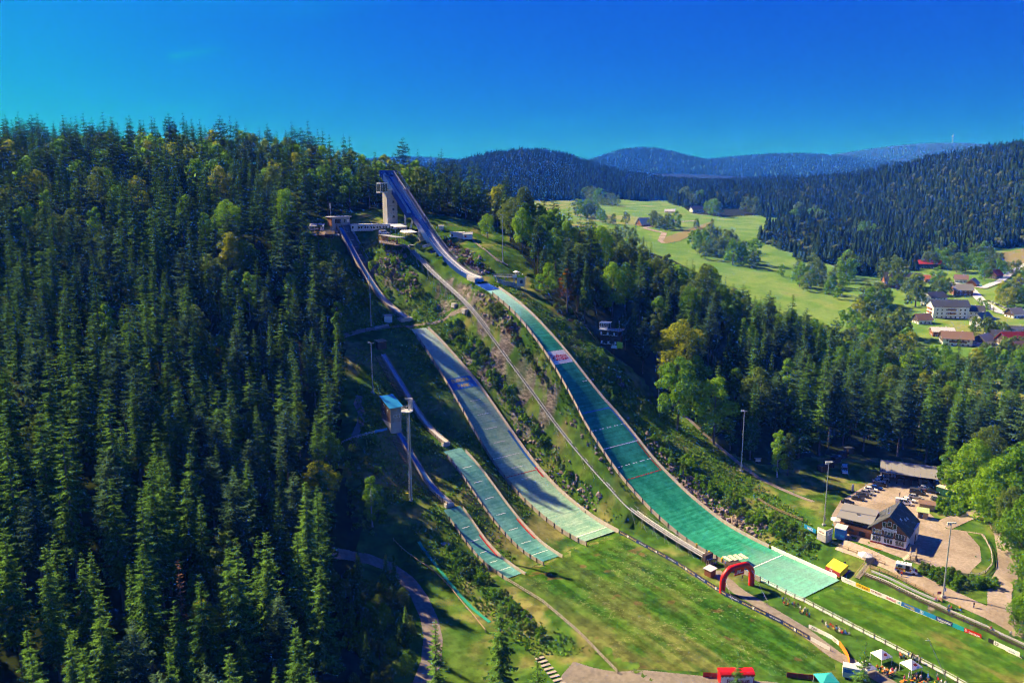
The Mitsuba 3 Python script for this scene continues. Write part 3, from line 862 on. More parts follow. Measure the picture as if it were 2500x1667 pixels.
MB().box(cc + sx * 3.9 - sy * .6 - [0, 0, 1.6], (6.0, 3.0, 1.5), [sx, sy, [0, 0, 1]]).put('balcony', 'm_concrete', t)
# piers and struts under the track
pr = MB()
b = np.append(W(355.5, 193.8), 88)
pr.beam(rp(B_, 355.5, -1.2, -2.8), b, .7, .7, (*DA, 0))
pr.put('strut', 'm_light_grey', t)
MB().beam(rp(B_, 349, -.6, -2.7), [*W(354.5, 195.5), 86.5], .8, .8, (*DA, 0)).put('strut', 'm_light_grey', t)
MB().beam(rp(B_, 355.5, -1.2, -7.0), rp(B_, 351, -.8, -4.2), .4, .4).put('strut', 'm_light_grey', t)
for a, w in ((342, 3.2), (328, 2.6), (318, 2.4)):
    top = rp(B_, a, 0, -.6)
    g = float(height(*top[:2])) - .6
    MB().box([top[0], top[1], (top[2] + g) / 2], (2.2, w, top[2] - g), ax).put('pier', 'm_concrete', t)
# take-off table
MB().box(np.append(W(296.6, 195.7), 69.2), (6.2, 4.6, 2.9), ax).put('takeoff_base', 'm_concrete', t)
MB().box(np.append(W(293.42, 195.7), 69.5), (.1, 4.2, 1.8), ax).put('takeoff_front', 'm_sky_blue', t)
MB().box(np.append(W(293.36, 195.3), 69.0), (.1, 1.1, 1.3), ax).put('hatch', 'm_dark_steel', t)
for o in (-2.0, 2.0):
    ribbon(B_, 294, 300, o - .25, o + .25, -1.2, .3, 8).put('coping', 'm_light_grey', t)

# middle jump: start house and inrun
t = thing('jump_inrun', 'blue-tracked inrun with grey start house and stairs beside it, left of the tower', 'ski jump')
ribbon(M_, 308, 372, -1.0, 1.0, -.3, 0, 60).put('track', 'm_pale_track', t)
for a0, a1, m in ((308, 331, 'm_pale_track'), (331, 372, 'm_blue_track')):
    for o in (-.55, .25):
        ribbon(M_, a0, a1, o, o + .3, 0, .07, 40).put('ski_groove', m, t)
    ribbon(M_, a0, a1, -.95, .95, .005, .03, 40).put('track_bed', 'm_ice_track' if a0 < 330 else 'm_blue_track', t)
ribbon(M_, 308, 374, -1.4, -1.0, -.9, .5, 60).put('track_wall', 'm_board', t)
ribbon(M_, 308, 374, 1.0, 1.35, -.9, .5, 60).put('track_wall', 'm_board', t)
ribbon(M_, 344, 374, 1.4, 5.3, -.9, -.6, 30).put('stair_flight', 'm_dark_steel', t)
ribbon(M_, 344, 374, 5.3, 5.6, -1.4, .6, 30).put('stair_wall', 'm_grey', t)
sm = MB()
for a in np.arange(345, 373, 4.2):
    sm.beam(rp(M_, a, 1.6, -.5), rp(M_, a, 3.6, -.5), .18, .16)
sm.put('stair_edge', 'm_light_grey', t)
ribbon(M_, 338, 374, -1.6, 5.6, -1.7, -1.0, 30).put('underside', 'm_dark_wood', t)
hc = np.append(W(376.3, 168.9), 92.4)
M4 = [[*DC, 0], [*DA, 0], [0, 0, 1]]
MB().box(hc, (9.4, 4.6, 4.2), M4).put('start_house', 'm_grey', t)
MB().box(hc + [0, 0, 2.25], (11.0, 6.2, .35), M4).put('roof', 'm_light_grey', t)
MB().box(hc - np.append(DC, 0) * 4.78, (.2, 4.7, 4.3), M4).put('cladding', 'm_brown_wood', t)
MB().box(hc - np.append(DA, 0) * 2.33 - np.append(DC, 0) * 1.6 + [0, 0, .1], (3.0, .12, 1.9), M4).put('opening', 'm_black', t)
w = MB().box(hc - np.append(DA, 0) * 2.33 + np.append(DC, 0) * 2.0 + [0, 0, .2], (.9, .12, 1.6), M4).put('window', 'm_glass', t)
MB().box(hc - np.append(DA, 0) * 2.33 + np.append(DC, 0) * 3.7 + [0, 0, .2], (.9, .12, 1.4), M4).put('sign', 'm_white', t)
MB().box(np.append(W(375.6, 166.6), 87.4), (4.2, 3.4, 7.2), M4).put('base', 'm_concrete', t)
MB().box(np.append(W(373.88, 166.0), 87.6), (.5, .06, .7), M4).put('hatch', 'm_black', t)
MB().tube(hc + np.array([-4.2, 1, 2.4]), hc + np.array([-4.2, 1, 8.5]), .07).put('antenna', 'm_light_grey', t)
MB().tube(hc + np.array([-4.2, 1, 6.2]), hc + np.array([-4.2, 1, 8.6]), .25).put('antenna_drum', 'm_white', t)
for a in (352, 345, 338, 331):
    p = rp(M_, a, 0, -1)
    g = float(height(*p[:2])) - .6
    if p[2] - g > .5:
        MB().box([p[0], p[1], (p[2] + g) / 2], (2.0, .9, p[2] - g), M4).put('pier', 'm_concrete', t)
MB().box(np.append(W(309.6, 167.8), 53.4), (5.8, 3.4, 1.6), M4).put('takeoff_base', 'm_concrete', t)
pp = MB()
for a in np.arange(309, 331, 1.7):
    pp.beam(rp(M_, a, -1.5, -1.0), rp(M_, a, -1.5, .6), .18, .14)
pp.put('post', 'm_post', t)

# the two small inruns
for nm, J, top, lab in (('junior', Y_, 287, 'narrow inrun with blue upper track and open wooden stairs beside it'), ('small', K_, 247, 'shortest inrun, a blue track leaving the foot of the timber tower')):
    t = thing('jump_inrun', lab, 'ski jump')
    a0 = J['run'][0, 0]
    am = 268 if nm == 'junior' else a0 + 4
    ribbon(J, a0, top, -.75, .75, -.3, 0, 40).put('track', 'm_pale_track', t)
    ribbon(J, a0 + .2, am, -.72, .72, .0, .03, 20).put('track_bed', 'm_ice_track', t)
    ribbon(J, am, top, -.72, .72, .0, .04, 20).put('track_bed', 'm_blue_track', t)
    for o in (-.45, .2):
        ribbon(J, a0, top, o, o + .25, .03, .09, 40).put('ski_groove', 'm_pale_track' if nm == 'junior' else 'm_blue_track', t)
    for o in (-1.0, .75):
        ribbon(J, a0, top, o, o + .25, -.8, .4, 40).put('track_wall', 'm_board', t)
    st0 = am if nm == 'junior' else 236
    for a in np.arange(st0, top, .62):
        MB().beam(rp(J, a, -3.6, -.25), rp(J, a, -1.15, -.25), .34, .1).put('stair_tread', 'm_tan_wood', t)
    sm = MB()
    for o in (-3.5, -1.3):
        sm.beam(rp(J, st0, o, -.42), rp(J, top, o, -.42), .16, .22)
    sm.put('stringer', 'm_dark_wood', t)
    for a in np.arange(a0 + 4, top, 7.5):
        p = rp(J, a, 0, -.6)
        g = float(height(*p[:2])) - .5
        if p[2] - g > .25:
            MB().box([p[0], p[1], (p[2] + g) / 2], (1.5, .5, p[2] - g), M4).put('pier', 'm_concrete', t)
    pp = MB()
    for a in np.arange(a0, am + 4, 1.5):
        pp.beam(rp(J, a, -1.08, -.9), rp(J, a, -1.08, .5), .14, .12)
    pp.put('post', 'm_post', t)
    MB().box(rp(J, a0 + .6, 0, -.9), (2.9, 1.6, 1.2), M4).put('takeoff_base', 'm_concrete', t)
# ------------------------------------------------------------------ trees
PAL = {'spruce': 0, 'fir': 1, 'green': 2, 'dull': 3, 'yellow': 4, 'lime': 5, 'orange': 6, 'brown': 7, 'distant': 8, 'distant_leaf': 9}  # far conifer tone is darkened for the self-shade its solid cones lack


def p_leaf(p, n, uv):
    """foliage: uv.x picks the kind, uv.y is each spray's own tone; a slow drift makes tree differ from tree"""
    k = uv.x
    lo, hi = mi.Color3f(0.030, 0.088, 0.018), mi.Color3f(0.100, 0.215, 0.034)
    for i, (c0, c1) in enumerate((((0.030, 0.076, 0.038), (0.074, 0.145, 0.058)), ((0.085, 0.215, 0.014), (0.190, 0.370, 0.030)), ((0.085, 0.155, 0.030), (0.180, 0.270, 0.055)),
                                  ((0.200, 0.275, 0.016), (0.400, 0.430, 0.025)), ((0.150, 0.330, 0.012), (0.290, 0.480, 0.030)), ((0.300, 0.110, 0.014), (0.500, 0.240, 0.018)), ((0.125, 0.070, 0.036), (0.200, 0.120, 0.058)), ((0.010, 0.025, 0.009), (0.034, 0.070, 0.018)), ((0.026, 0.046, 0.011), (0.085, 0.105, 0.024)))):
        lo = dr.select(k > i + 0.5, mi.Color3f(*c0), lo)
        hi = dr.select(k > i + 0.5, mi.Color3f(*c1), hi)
    t = S(0.2, 0.8, 0.55 * F(p.x * 0.12, p.y * 0.12, p.z * 0.03, 2) + 0.45 * uv.y)
    return (lo + (hi - lo) * t) * (0.72 + 0.56 * uv.y)


_leaf = mikit.proc(p_leaf)
dmat('m_needle', _leaf)
scene['m_leaf'] = {'type': 'principledthin', 'base_color': _leaf, 'roughness': 0.7, 'diff_trans': 1.1}
dmat('m_bark', mikit.proc(lambda p, n, uv: MX((0.075, 0.060, 0.050), (0.20, 0.175, 0.155), F(p.x * 2, p.y * 2, p.z * 0.7, 2))))
dmat('m_birch_bark', (0.45, 0.43, 0.40))


def trunk_mesh(h, r, bend=.0, limbs=(), n=6, rs=None):
    m = MB()
    z = np.array([0, .08, .3, .6, .85, 1]) * h
    x = bend * np.sin(np.linspace(0, 2.2, 6))
    rr = r * np.array([1.25, 1, .8, .5, .25, .04])
    for i in range(5):
        m.tube([x[i], 0, z[i]], [x[i + 1], 0, z[i + 1]], rr[i], rr[i + 1], n, caps=False)
    for a, z0, L, up in limbs:
        p = np.array([0, 0, z0])
        q = p + L * np.array([math.cos(a), math.sin(a), up])
        m.tube(p, q, r * .38, r * .08, 4, caps=False)
    return m.mesh()


def spruce(seed, H=28.0, R=3.3, base=.10, levels=24, per=7, power=.85, droop=.34, twig=1.0, seg=6, round_top=0.0):
    """whorls of drooping, feathered boughs around a straight stem"""
    g = np.random.default_rng(seed)
    V, Fc, o = [], [], 0
    for i in range(levels):
        t0 = base + (1 - base) * max((i + g.uniform(-.3, .3)) / levels, 0)
        t = t0
        L0 = R * max((1 - t) ** power, .05) * (1 if t > base + .12 else .75 + 2 * (t - base))
        if round_top:
            L0 = R * (1 - t ** 3.2) ** .8 * (.55 + .45 * min(1, (t - base) * 5))
        nb = per if t < .85 else max(4, per - 2)
        a0 = g.uniform(0, 6.28)
        for j in range(nb):
            a = a0 + 6.283 * (j + g.uniform(-.3, .3)) / nb
            t = min(t0 + g.uniform(-.55, .55) / levels * (1 - t0 * .6), .995)
            z = H * t * .985
            L = L0 * g.uniform(.55, 1.22)
            if g.random() < .08:
                continue
            d = np.array([math.cos(a), math.sin(a), 0])
            s = np.array([-math.sin(a), math.cos(a), 0])
            tt = np.linspace(.08, 1, seg)
            up = (.10 if t > .8 else 0)
            zz = z + L * (up * tt - droop * g.uniform(.6, 1.3) * tt ** 1.2 + .16 * tt ** 3)
            spine = d * (L * tt)[:, None] + np.stack([0 * tt, 0 * tt, zz], -1)
            w = twig * (.16 + .30 * L) * (1 - tt * .78) + .12
            for k in range(seg - 1):
                p = spine[k]
                q = spine[k + 1]
                for sg in (-1, 1):
                    hang = g.uniform(.15, .55)
                    tip = (p + q) / 2 + sg * s * w[k] * g.uniform(.75, 1.25) + d * w[k] * .55 - np.array([0, 0, w[k] * hang])
                    V += [p, q, tip]
                    Fc.append([o, o + 1, o + 2])
                    o += 3
                if k % 2 == 0:
                    hang = (p + q) / 2 + s * g.uniform(-.1, .1) - np.array([0, 0, (.25 + .14 * L) * g.uniform(.7, 1.3)])
                    V += [p, q, hang]
                    Fc.append([o, o + 1, o + 2])
                    o += 3
            p = spine[-1]
            V += [spine[-2] + s * .12, p + d * .35, spine[-2] - s * .12]
            Fc.append([o, o + 1, o + 2])
            o += 3
    return np.array(V), np.array(Fc)


def broad(seed, H=17.0, R=5.0, lobes=18, leaves=150, size=.62, low=.22, tall=1.0):
    """clumps of leaf sprays around the ends of the limbs"""
    g = np.random.default_rng(seed)
    C, Rd = [], []
    for i in range(lobes):
        t = (i + .5) / lobes
        z = low + (1 - low - .08) * t ** .9
        prof = math.sin(math.pi * min(1, .18 + .80 * t)) ** .7
        rr = R * prof * math.sqrt(g.uniform(.12, .75))
        a = i * 2.4 + g.uniform(-.5, .5)
        C.append([rr * math.cos(a), rr * math.sin(a), z * H])
        Rd.append(R * g.uniform(.28, .46) * (.75 + .35 * prof))
    C, Rd = np.array(C), np.array(Rd)
    V, Fc = [], []
    o = 0
    for c, r in zip(C, Rd):
        n = int(leaves * (r / (R * .38)) ** 2)
        d = g.normal(size=(n, 3))
        d /= np.linalg.norm(d, axis=1)[:, None]
        d[:, 2] = np.where(d[:, 2] < -.55, -d[:, 2], d[:, 2])
        p = c + d * (r * g.uniform(.62, 1.1, n) * np.where(d[:, 2] > 0, .95, .8))[:, None]
        nn = d + g.normal(size=(n, 3)) * .55 + [0, 0, .35]
        nn /= np.linalg.norm(nn, axis=1)[:, None]
        x = np.cross(nn, g.normal(size=(n, 3)))
        x /= np.linalg.norm(x, axis=1)[:, None]
        y = np.cross(nn, x)
        s = (size * g.uniform(.6, 1.35, n))[:, None]
        q = np.stack([p - x * s * .5, p - y * s * .36, p + x * s * .6, p + y * s * .42], 1)
        V.append(q.reshape(-1, 3))
        k = o + 4 * np.arange(n)[:, None]
        Fc.append(np.hstack([k, k + 1, k + 2]))
        Fc.append(np.hstack([k, k + 2, k + 3]))
        o += 4 * n
    limbs = [(math.atan2(c[1], c[0]), max(.12 * H, c[2] - .75 * math.hypot(c[0], c[1]) - r * .4), math.hypot(c[0], c[1]) * .95, .8) for c, r in zip(C[::2], Rd[::2])]
    return (np.vstack(V), np.vstack(Fc)), limbs


GROUP = {}


def leafy(mesh, kind, per=3):
    """one uv per spray: (kind, its own tone)"""
    v, f = mesh
    g = np.random.default_rng(len(v))
    tone = np.repeat(g.uniform(0, 1, len(v) // per + 1), per)[:len(v)]
    return mikit.ply((v, f), None, False, uv=np.stack([np.full(len(v), PAL[kind] + .0), tone], -1))


_tr = {}


def group(name, crown, trunk, kind, per, mt='m_bark', H=1.0):
    if id(trunk) not in _tr:
        _tr[id(trunk)] = (mikit.ply(trunk, None, True), trunk)
    scene['form_' + name] = {'type': 'shapegroup', 'trunk': {**_tr[id(trunk)][0], 'bsdf': {'type': 'ref', 'id': mt}},
                             'crown': {**leafy(crown, kind, per), 'bsdf': {'type': 'ref', 'id': 'm_needle' if kind in ('spruce', 'fir', 'brown') else 'm_leaf'}}}
    GROUP[name] = H


for i, (s, H, R, b, lv, pr, pw) in enumerate(((1, 29, 5.2, .12, 24, 9, .82), (2, 31, 4.9, .24, 25, 9, .72), (3, 27, 5.6, .08, 23, 9, .88), (4, 32, 4.3, .16, 27, 8, .76))):
    group(f'spruce{i}', spruce(s, H, R, b, lv, pr, pw), trunk_mesh(H * .97, .30), 'spruce', 3, H=H)
for i, (s, H, R, b) in enumerate(((11, 28, 5.2, .28), (12, 30, 4.8, .38))):
    group(f'fir{i}', spruce(s, H, R, b, 22, 9, droop=.10, twig=1.1, round_top=1), trunk_mesh(H * .96, .33), 'fir', 3, H=H)
_d = spruce(21, 24, 2.6, .2, 20, 5, .8, twig=.7)
group('dead0', _d, trunk_mesh(23.4, .25), 'brown', 3, H=24)
# lighter builds of the same for places beyond 330 m
for i in range(3):
    group(f'farspruce{i}', spruce(31 + i, 28, 4.9 + .4 * i, .14, 18, 8, .68, seg=4, twig=1.2), trunk_mesh(27, .3, n=4), 'spruce', 3, H=28)
group('farfir0', spruce(36, 27, 4.9, .3, 15, 8, droop=.1, seg=4, twig=1.4, round_top=1), trunk_mesh(26, .32, n=4), 'fir', 3, H=27)
_bd = []
for s, H, R, lb, lv, low in ((41, 17, 5.0, 20, 150, .2), (42, 20, 4.6, 22, 140, .25), (43, 15, 4.2, 16, 150, .16), (44, 18, 3.2, 18, 120, .14), (45, 15, 5.4, 26, 150, .02)):
    cr, lm = broad(s, H, R, lb, int(lv * 1.5), .50, low)
    _bd.append((cr, trunk_mesh(H * .85, .26, .25, lm), H))
for i, (cr, tr, H) in enumerate(_bd):
    for nm in ('green', 'dull', 'yellow', 'lime', 'orange'):
        if nm != 'orange' or i == 2:
            group(f'{nm}{i}', cr, tr, nm, 4, 'm_birch_bark' if (i == 3 and nm in ('lime', 'yellow')) else 'm_bark', H)
group('brown0', _bd[1][0], _bd[1][1], 'brown', 4, H=20)
_sh, _sl = broad(51, 2.4, 1.5, 7, 60, .36, .1)
_shl = trunk_mesh(1.6, .06)
for nm in ('green', 'dull', 'brown', 'lime'):
    group(f'shrub_{nm}', _sh, _shl, nm, 4, H=2.4)
_fb = [broad(61 + i, 15, 5.5, 10, 46, 1.25, .12)[0] for i in range(2)]
_fbt = trunk_mesh(11, .3, n=4)
for i in range(2):
    for nm in ('green', 'dull', 'yellow'):
        group(f'far{nm}{i}', _fb[i], _fbt, nm, 4, H=15)


def inst(key, form, p, s, rot, sz=None):
    M = np.eye(4)
    c, n = math.cos(rot), math.sin(rot)
    M[:3, :3] = np.array([[c, -n, 0], [n, c, 0], [0, 0, 1]]) * s
    if sz:
        M[2, 2] = sz
    M[:3, 3] = p
    scene[key] = {'type': 'instance', 'group': {'type': 'ref', 'id': 'form_' + form}, 'to_world': T(M.tolist())}
    return key


def to_px(p):
    q = np.asarray(p, float) - CAM
    d = q @ FWD
    up = np.array([0, math.sin(PITCH), math.cos(PITCH)])
    return 1250 + q[..., 0] / d * FPX, 833.5 - (q @ up) / d * FPX, d


def scatter(poly, r, seed, n=40000):
    """points at least r apart inside a plan polygon"""
    g = np.random.default_rng(seed)
    poly = np.asarray(poly, float)[:, :2]
    lo, hi = poly.min(0), poly.max(0)
    n = int(min(n, np.prod(hi - lo) / r ** 2 * 6))
    p = g.uniform(lo, hi, (n, 2))
    p = p[inside(poly, p[:, 0], p[:, 1])]
    cell, out = {}, []
    for q in p:
        k = (int(q[0] // r), int(q[1] // r))
        if any(np.hypot(*(q - w)) < r for i in (-1, 0, 1) for j in (-1, 0, 1) for w in cell.get((k[0] + i, k[1] + j), ())):
            continue
        cell.setdefault(k, []).append(q)
        out.append(q)
    return np.array(out)
# ------------------------------------------------------------------ where the trees stand
def plan(*px):
    return np.array([gp(u, v)[:2] for u, v in px])


rg = np.random.default_rng(7)
LEFT = np.array([(-75, 352), (-67, 322), (-63, 296), (-59, 262), (-56, 236), (-53, 216), (-49, 200), (-45, 180), (-40, 160), (-36, 140), (-32, 115), (-34, 92), (-90, 78), (-230, 300), (-420, 560), (-380, 590), (-240, 575), (-120, 545), (-40, 500), (8, 455), (-8, 430), (-38, 436), (-70, 430), (-95, 420), (-108, 402), (-98, 382)], float)
RIGHT = np.vstack([[(8, 446), (-2, 408), (8, 384), (12, 368)], plan((1345, 745), (1430, 800), (1500, 868), (1570, 925), (1650, 1000), (1760, 1100), (1870, 1135), (1960, 1120), (2060, 1105), (2200, 1125), (2330, 1160), (2400, 1190)),
                   [(200, 262), (226, 300), (238, 340), (222, 392), (200, 440), (170, 480), (120, 505), (60, 505), (20, 480)]])
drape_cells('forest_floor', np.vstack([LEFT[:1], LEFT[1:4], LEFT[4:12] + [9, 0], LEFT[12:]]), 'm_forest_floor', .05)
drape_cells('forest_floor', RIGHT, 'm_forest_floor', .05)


def forest(poly, r, seed, choose, spots=()):
    """(point, form, scale, angle) of every tree of a wood"""
    out = []
    g = np.random.default_rng(seed)
    for x, y in scatter(poly, r, seed):
        p = G(x, y, -.15)
        u, v, d = to_px(p)
        if d < 60 or u < -170 or u > 2680:
            continue
        if any(math.hypot(x - q[0], y - q[1]) < q[2] for q in spots):
            continue
        form, s = choose(g, x, y, d)
        out.append((p, form, s, g.uniform(0, 6.28)))
    return out


def left_kind(g, x, y, d):
    far = d > 335
    b = N_(x, y)
    if g.random() < (.13 if y > 330 else .035) * (1 + 1.6 * (b > .55)):
        f = g.choice(['green', 'dull', 'yellow', 'lime'], p=[.34, .30, .20, .16])
        return (f'far{f if f != "lime" else "green"}{g.integers(2)}', g.uniform(1.0, 1.5)) if d > 420 else (f'{f}{g.integers(4)}', g.uniform(.9, 1.35))
    if far:
        return (f'farspruce{g.integers(3)}' if g.random() < .85 else 'farfir0'), g.uniform(.60, 1.25)
    return (f'spruce{g.integers(4)}' if g.random() < .86 else f'fir{g.integers(2)}'), g.uniform(.62, 1.22)


def N_(x, y):
    return float(meshkit.noise(np.array([x * .02, y * .02, 0]), 3))


def right_kind(g, x, y, d):
    if y < 322 and x > 92 and g.random() < .8:
        return (f'spruce{g.integers(4)}' if g.random() < .65 else f'fir{g.integers(2)}'), g.uniform(1.0, 1.32)
    b = N_(x + 40, y)
    up = np.clip((y - 330) / 90, 0, 1)
    if g.random() < .28 + .42 * up * (b > .35):
        f = g.choice(['green', 'dull', 'yellow', 'lime'], p=[.45, .36, .06, .13])
        return (f'{f}{g.integers(4)}' if d < 430 else f'far{"green" if f == "lime" else f}{g.integers(2)}'), g.uniform(.85, 1.45)
    if d > 400:
        return (f'farspruce{g.integers(3)}' if g.random() < .6 else 'farfir0'), g.uniform(.75, 1.02)
    return (f'spruce{g.integers(4)}' if g.random() < .65 else f'fir{g.integers(2)}'), g.uniform(.62, 1.15)


# trees that stand out: (pixel of the foot or of a point in the crown, distance along y, form, height, label, category)
SPECIAL = []


def special(u, vtop, y, form, h, label, cat='tree'):
    top = at_y(u, vtop, y)
    p = G(top[0], y, -.1)
    s = (top[2] - p[2]) / GROUP[form]
    SPECIAL.append((p, form, s if .3 < s < 2.4 else h / GROUP[form], label, cat))


special(662, 815, 318, 'yellow2', 14, 'golden yellow broadleaf tree low among spruces at the edge of the left forest')
special(565, 410, 455, 'yellow1', 20, 'tall yellow-green broadleaf tree in the middle of the left forest')
special(625, 450, 452, 'orange2', 15, 'orange autumn tree beside a tall yellow-green one in the left forest')
special(400, 418, 470, 'orange2', 14, 'small bright orange autumn tree alone among dark spruces')
special(46, 425, 420, 'dead0', 24, 'reddish brown dead conifer near the far left of the forest')
special(432, 1355, 150, 'dead0', 20, 'bare pinkish brown dead conifer among green spruces in front', 'tree')
special(155, 375, 460, 'lime0', 14, 'bright lime broadleaf crown below tall spruces near the left edge')
special(240, 300, 520, 'fir1', 30, 'solitary tall fir above a gap in the left skyline')
special(130, 302, 515, 'spruce1', 30, 'tall spruce rising above the skyline near the left edge')
special(510, 710, 330, 'dull2', 12, 'pale olive broadleaf crown in the middle of the dark left slope')
special(720, 560, 385, 'yellow3', 20, 'slender yellow-green tree left of the blue inrun')
special(788, 590, 372, 'lime2', 12, 'bright green bushy tree right under the brown huts')
special(360, 340, 500, 'yellow0', 17, 'ochre yellow tree near the top of the left forest')
special(905, 1155, 236, 'lime3', 14, 'young bright green tree alone on the dark bank by the light mast')
special(735, 915, 290, 'dead0', 20, 'rust-tipped conifer at the right edge of the left forest')
special(1415, 590, 372, 'dull1', 22, 'large olive broadleaf tree behind the orange-leaved one')
special(1385, 655, 350, 'orange2', 12, 'orange and yellow tree at the edge of the right forest')
special(1340, 640, 352, 'lime2', 9, 'small bright green tree right of the coaches stand')
special(1660, 775, 322, 'yellow0', 18, 'big yellow-topped broadleaf tree behind the second light mast')
special(1660, 868, 300, 'green0', 17, 'broad deep green tree just right of the second light mast')
special(1750, 918, 296, 'lime2', 14, 'pointed bright green broadleaf tree in front of dark firs')
special(1860, 895, 306, 'dull0', 17, 'dusty olive broadleaf tree right of the pointed bright green one')
special(1905, 1045, 278, 'lime3', 10, 'pale birch sapling standing in shade by the forest edge')
special(1930, 1052, 280, 'dull3', 10, 'second pale birch sapling beside the first at the forest edge')
special(1510, 560 + 210, 345, 'spruce2', 20, 'dark spruce right behind the brown judges tower')
special(1282, 455, 425, 'fir0', 27, 'tall dark fir breaking the skyline right of the ski tower')
special(1190, 520, 408, 'lime0', 15, 'round yellow-green tree behind the white sheds')
special(1350, 555, 400, 'green0', 18, 'large round green tree in the middle of the upper right wood')
special(2385, 1075, 262, 'lime4', 18, 'tall yellow-green tree behind the green container')
special(2492, 1085, 245, 'green4', 24, 'massive green broadleaf tree at the right edge by the gravel road')
special(2440, 1120, 247, 'lime4', 20, 'yellowing broadleaf tree overhanging the gravel road')
special(2520, 1210, 222, 'green4', 20, 'green broadleaf tree at the right edge above the road bend')
special(2482, 1190, 236, 'dull4', 15, 'rounded green tree just behind the gravel road')
special(2350, 1125, 270, 'dull4', 15, 'broad green tree between the green container and the barn')
special(2530, 1330, 203, 'green4', 18, 'leafy green tree at the far right beside the road bend')
special(2520, 1440, 185, 'green4', 14, 'dark green tree at the right edge below the road bend')
special(2420, 1040, 280, 'dull4', 20, 'dull green tree behind the tall yellow-green one')
special(2490, 1010, 290, 'green1', 22, 'tall green tree at the right edge in front of the valley')
special(2325, 1085, 268, 'green3', 22, 'narrow green tree between the barn and the container')
for q in SPECIAL:
    p, form, s, lab, cat = q
    k = thing('broadleaf_tree' if form[:3] not in ('spr', 'fir', 'dea') else 'conifer_tree', lab, cat)
    inst(k, form, p, s, rg.uniform(0, 6.28))
_y = 0
_P = plan((850, 1392), (940, 1408), (985, 1450), (1015, 1540), (1010, 1670), (800, 1680), (800, 1450))
for q in scatter(_P, 2.9, 55)[:46]:
    _y += 1
    f = ('dull4', 'spruce2', 'dull2', 'spruce0', 'green4')[_y % 5]
    inst(thing('young_tree', 'young ' + ('spruce' if 'sp' in f else 'broadleaf tree') + ' in the dark thicket left of the shaded track', 'tree', 'young ' + ('spruces' if 'sp' in f else 'broadleaf trees') + ' of the dark thicket'), f, G(*q, -.2), rg.uniform(.2, .42), rg.uniform(0, 6.28))
# tall spruces in front, at the lower edge
for u, vt, y, form, lab in ((1062, 1505, 150, 'spruce3', 'spruce beside the shaded track at the lower edge'), (1222, 1452, 138, 'spruce1', 'tall spruce in front of the lower wooden fence'), (1312, 1590, 128, 'spruce0', 'spruce top at the lower edge left of the wooden steps'), (1806, 1578, 118, 'spruce3', 'thin spruce top in front of the red truck'), (2116, 1560, 128, 'spruce2', 'spruce in front of the white tents at the lower edge')):
    p0 = at_y(u, vt, y)
    s = 1.06 if u != 1806 else .75
    k = thing('conifer_tree', lab, 'tree')
    inst(k, form, p0 - [0, 0, GROUP[form] * .985 * s], s, rg.uniform(0, 6.28))

keep = [(*q[0][:2], 4.0 if q[1][:3] not in ('dea',) else 2.5) for q in SPECIAL]
_j = gp(1490, 858)
keep += [(_j[0], _j[1], 9.0), (_j[0] - 1, _j[1] - 11, 8.0), (_j[0] + 8, _j[1] - 6, 7.0)]
TREES = forest(LEFT, 7.0, 101, left_kind, keep)
RT = forest(RIGHT, 7.4, 202, right_kind, keep)
def zone(p):
    u, v, d = to_px(p)
    x, y = p[0], p[1]
    if inside(LEFT, np.array([x]), np.array([y]))[0]:
        if y < 190:
            return 'in the foreground of the left forest' if u < 620 else 'in front by the shaded track'
        if x > -85 and y < 360:
            return 'along the clearing edge of the left forest'
        if x > -70:
            return 'in the wood behind the ski tower'
        return 'low on the left hillside' if y < 260 else 'midway up the left hillside' if y < 370 else 'high on the left hillside' if y < 470 else 'on the left skyline'
    a, c = AC(x, y)
    return 'in the upper right wood' if y > 390 else 'in the middle of the right wood' if y > 320 else 'at the lower end of the right wood'


LOOK = {'spruce0': 'broad dark green spruce', 'spruce1': 'tall spruce with bare lower stem', 'spruce2': 'full-skirted spruce', 'spruce3': 'slender tall spruce', 'farspruce0': 'pointed dark spruce', 'farspruce1': 'wide dark spruce', 'farspruce2': 'shaggy dark spruce',
        'fir0': 'blue-green fir with rounded top', 'fir1': 'tall round-topped fir on a bare stem', 'farfir0': 'round-topped dark fir', 'green': 'green broadleaf tree', 'dull': 'olive broadleaf tree', 'yellow': 'yellow autumn tree', 'lime': 'bright lime broadleaf tree', 'orange': 'orange tree'}


def describe(form, p):
    f = form if form in LOOK else form.replace('far', '')[:-1]
    z = zone(p)
    return f'{LOOK[f]} {z}', f'{LOOK[f]}s {z}'


INFO = {'spruce': ('spruce_tree', 'spruce'), 'fir': ('fir_tree', 'fir'), 'leaf': ('deciduous_tree', 'tree')}
MAX = {'spruce': 295, 'fir': 200, 'leaf': 150}
both = [(to_px(t[0] + [0, 0, 12])[2], t) for t in TREES + RT]
both.sort(key=lambda q: q[0])
used = {'spruce': 0, 'fir': 0, 'leaf': 0}
_m = 0
for d, (p, form, s, r) in both:
    sp = 'spruce' if 'spruce' in form else 'fir' if 'fir' in form else 'leaf'
    u, v, dd = to_px(p + [0, 0, GROUP[form] * s * .8])
    seen = -40 < u < 2540 and v < 1700
    if seen and used[sp] < MAX[sp]:
        used[sp] += 1
        nm, cat = INFO[sp]
        lab, grp = describe(form, p)
        inst(thing(nm, lab, cat, grp), form, p, s, r)
    else:
        _m += 1
        inst(f'forest__{_m:04d}', form, p, s, r)
tag('forest', 'dense mixed wood of spruce and beech covering the upper hillsides', 'forest', kind='stuff')
print('trees', len(TREES), len(RT), used, _m)
dmat('m_dry', (0.215, 0.195, 0.080))
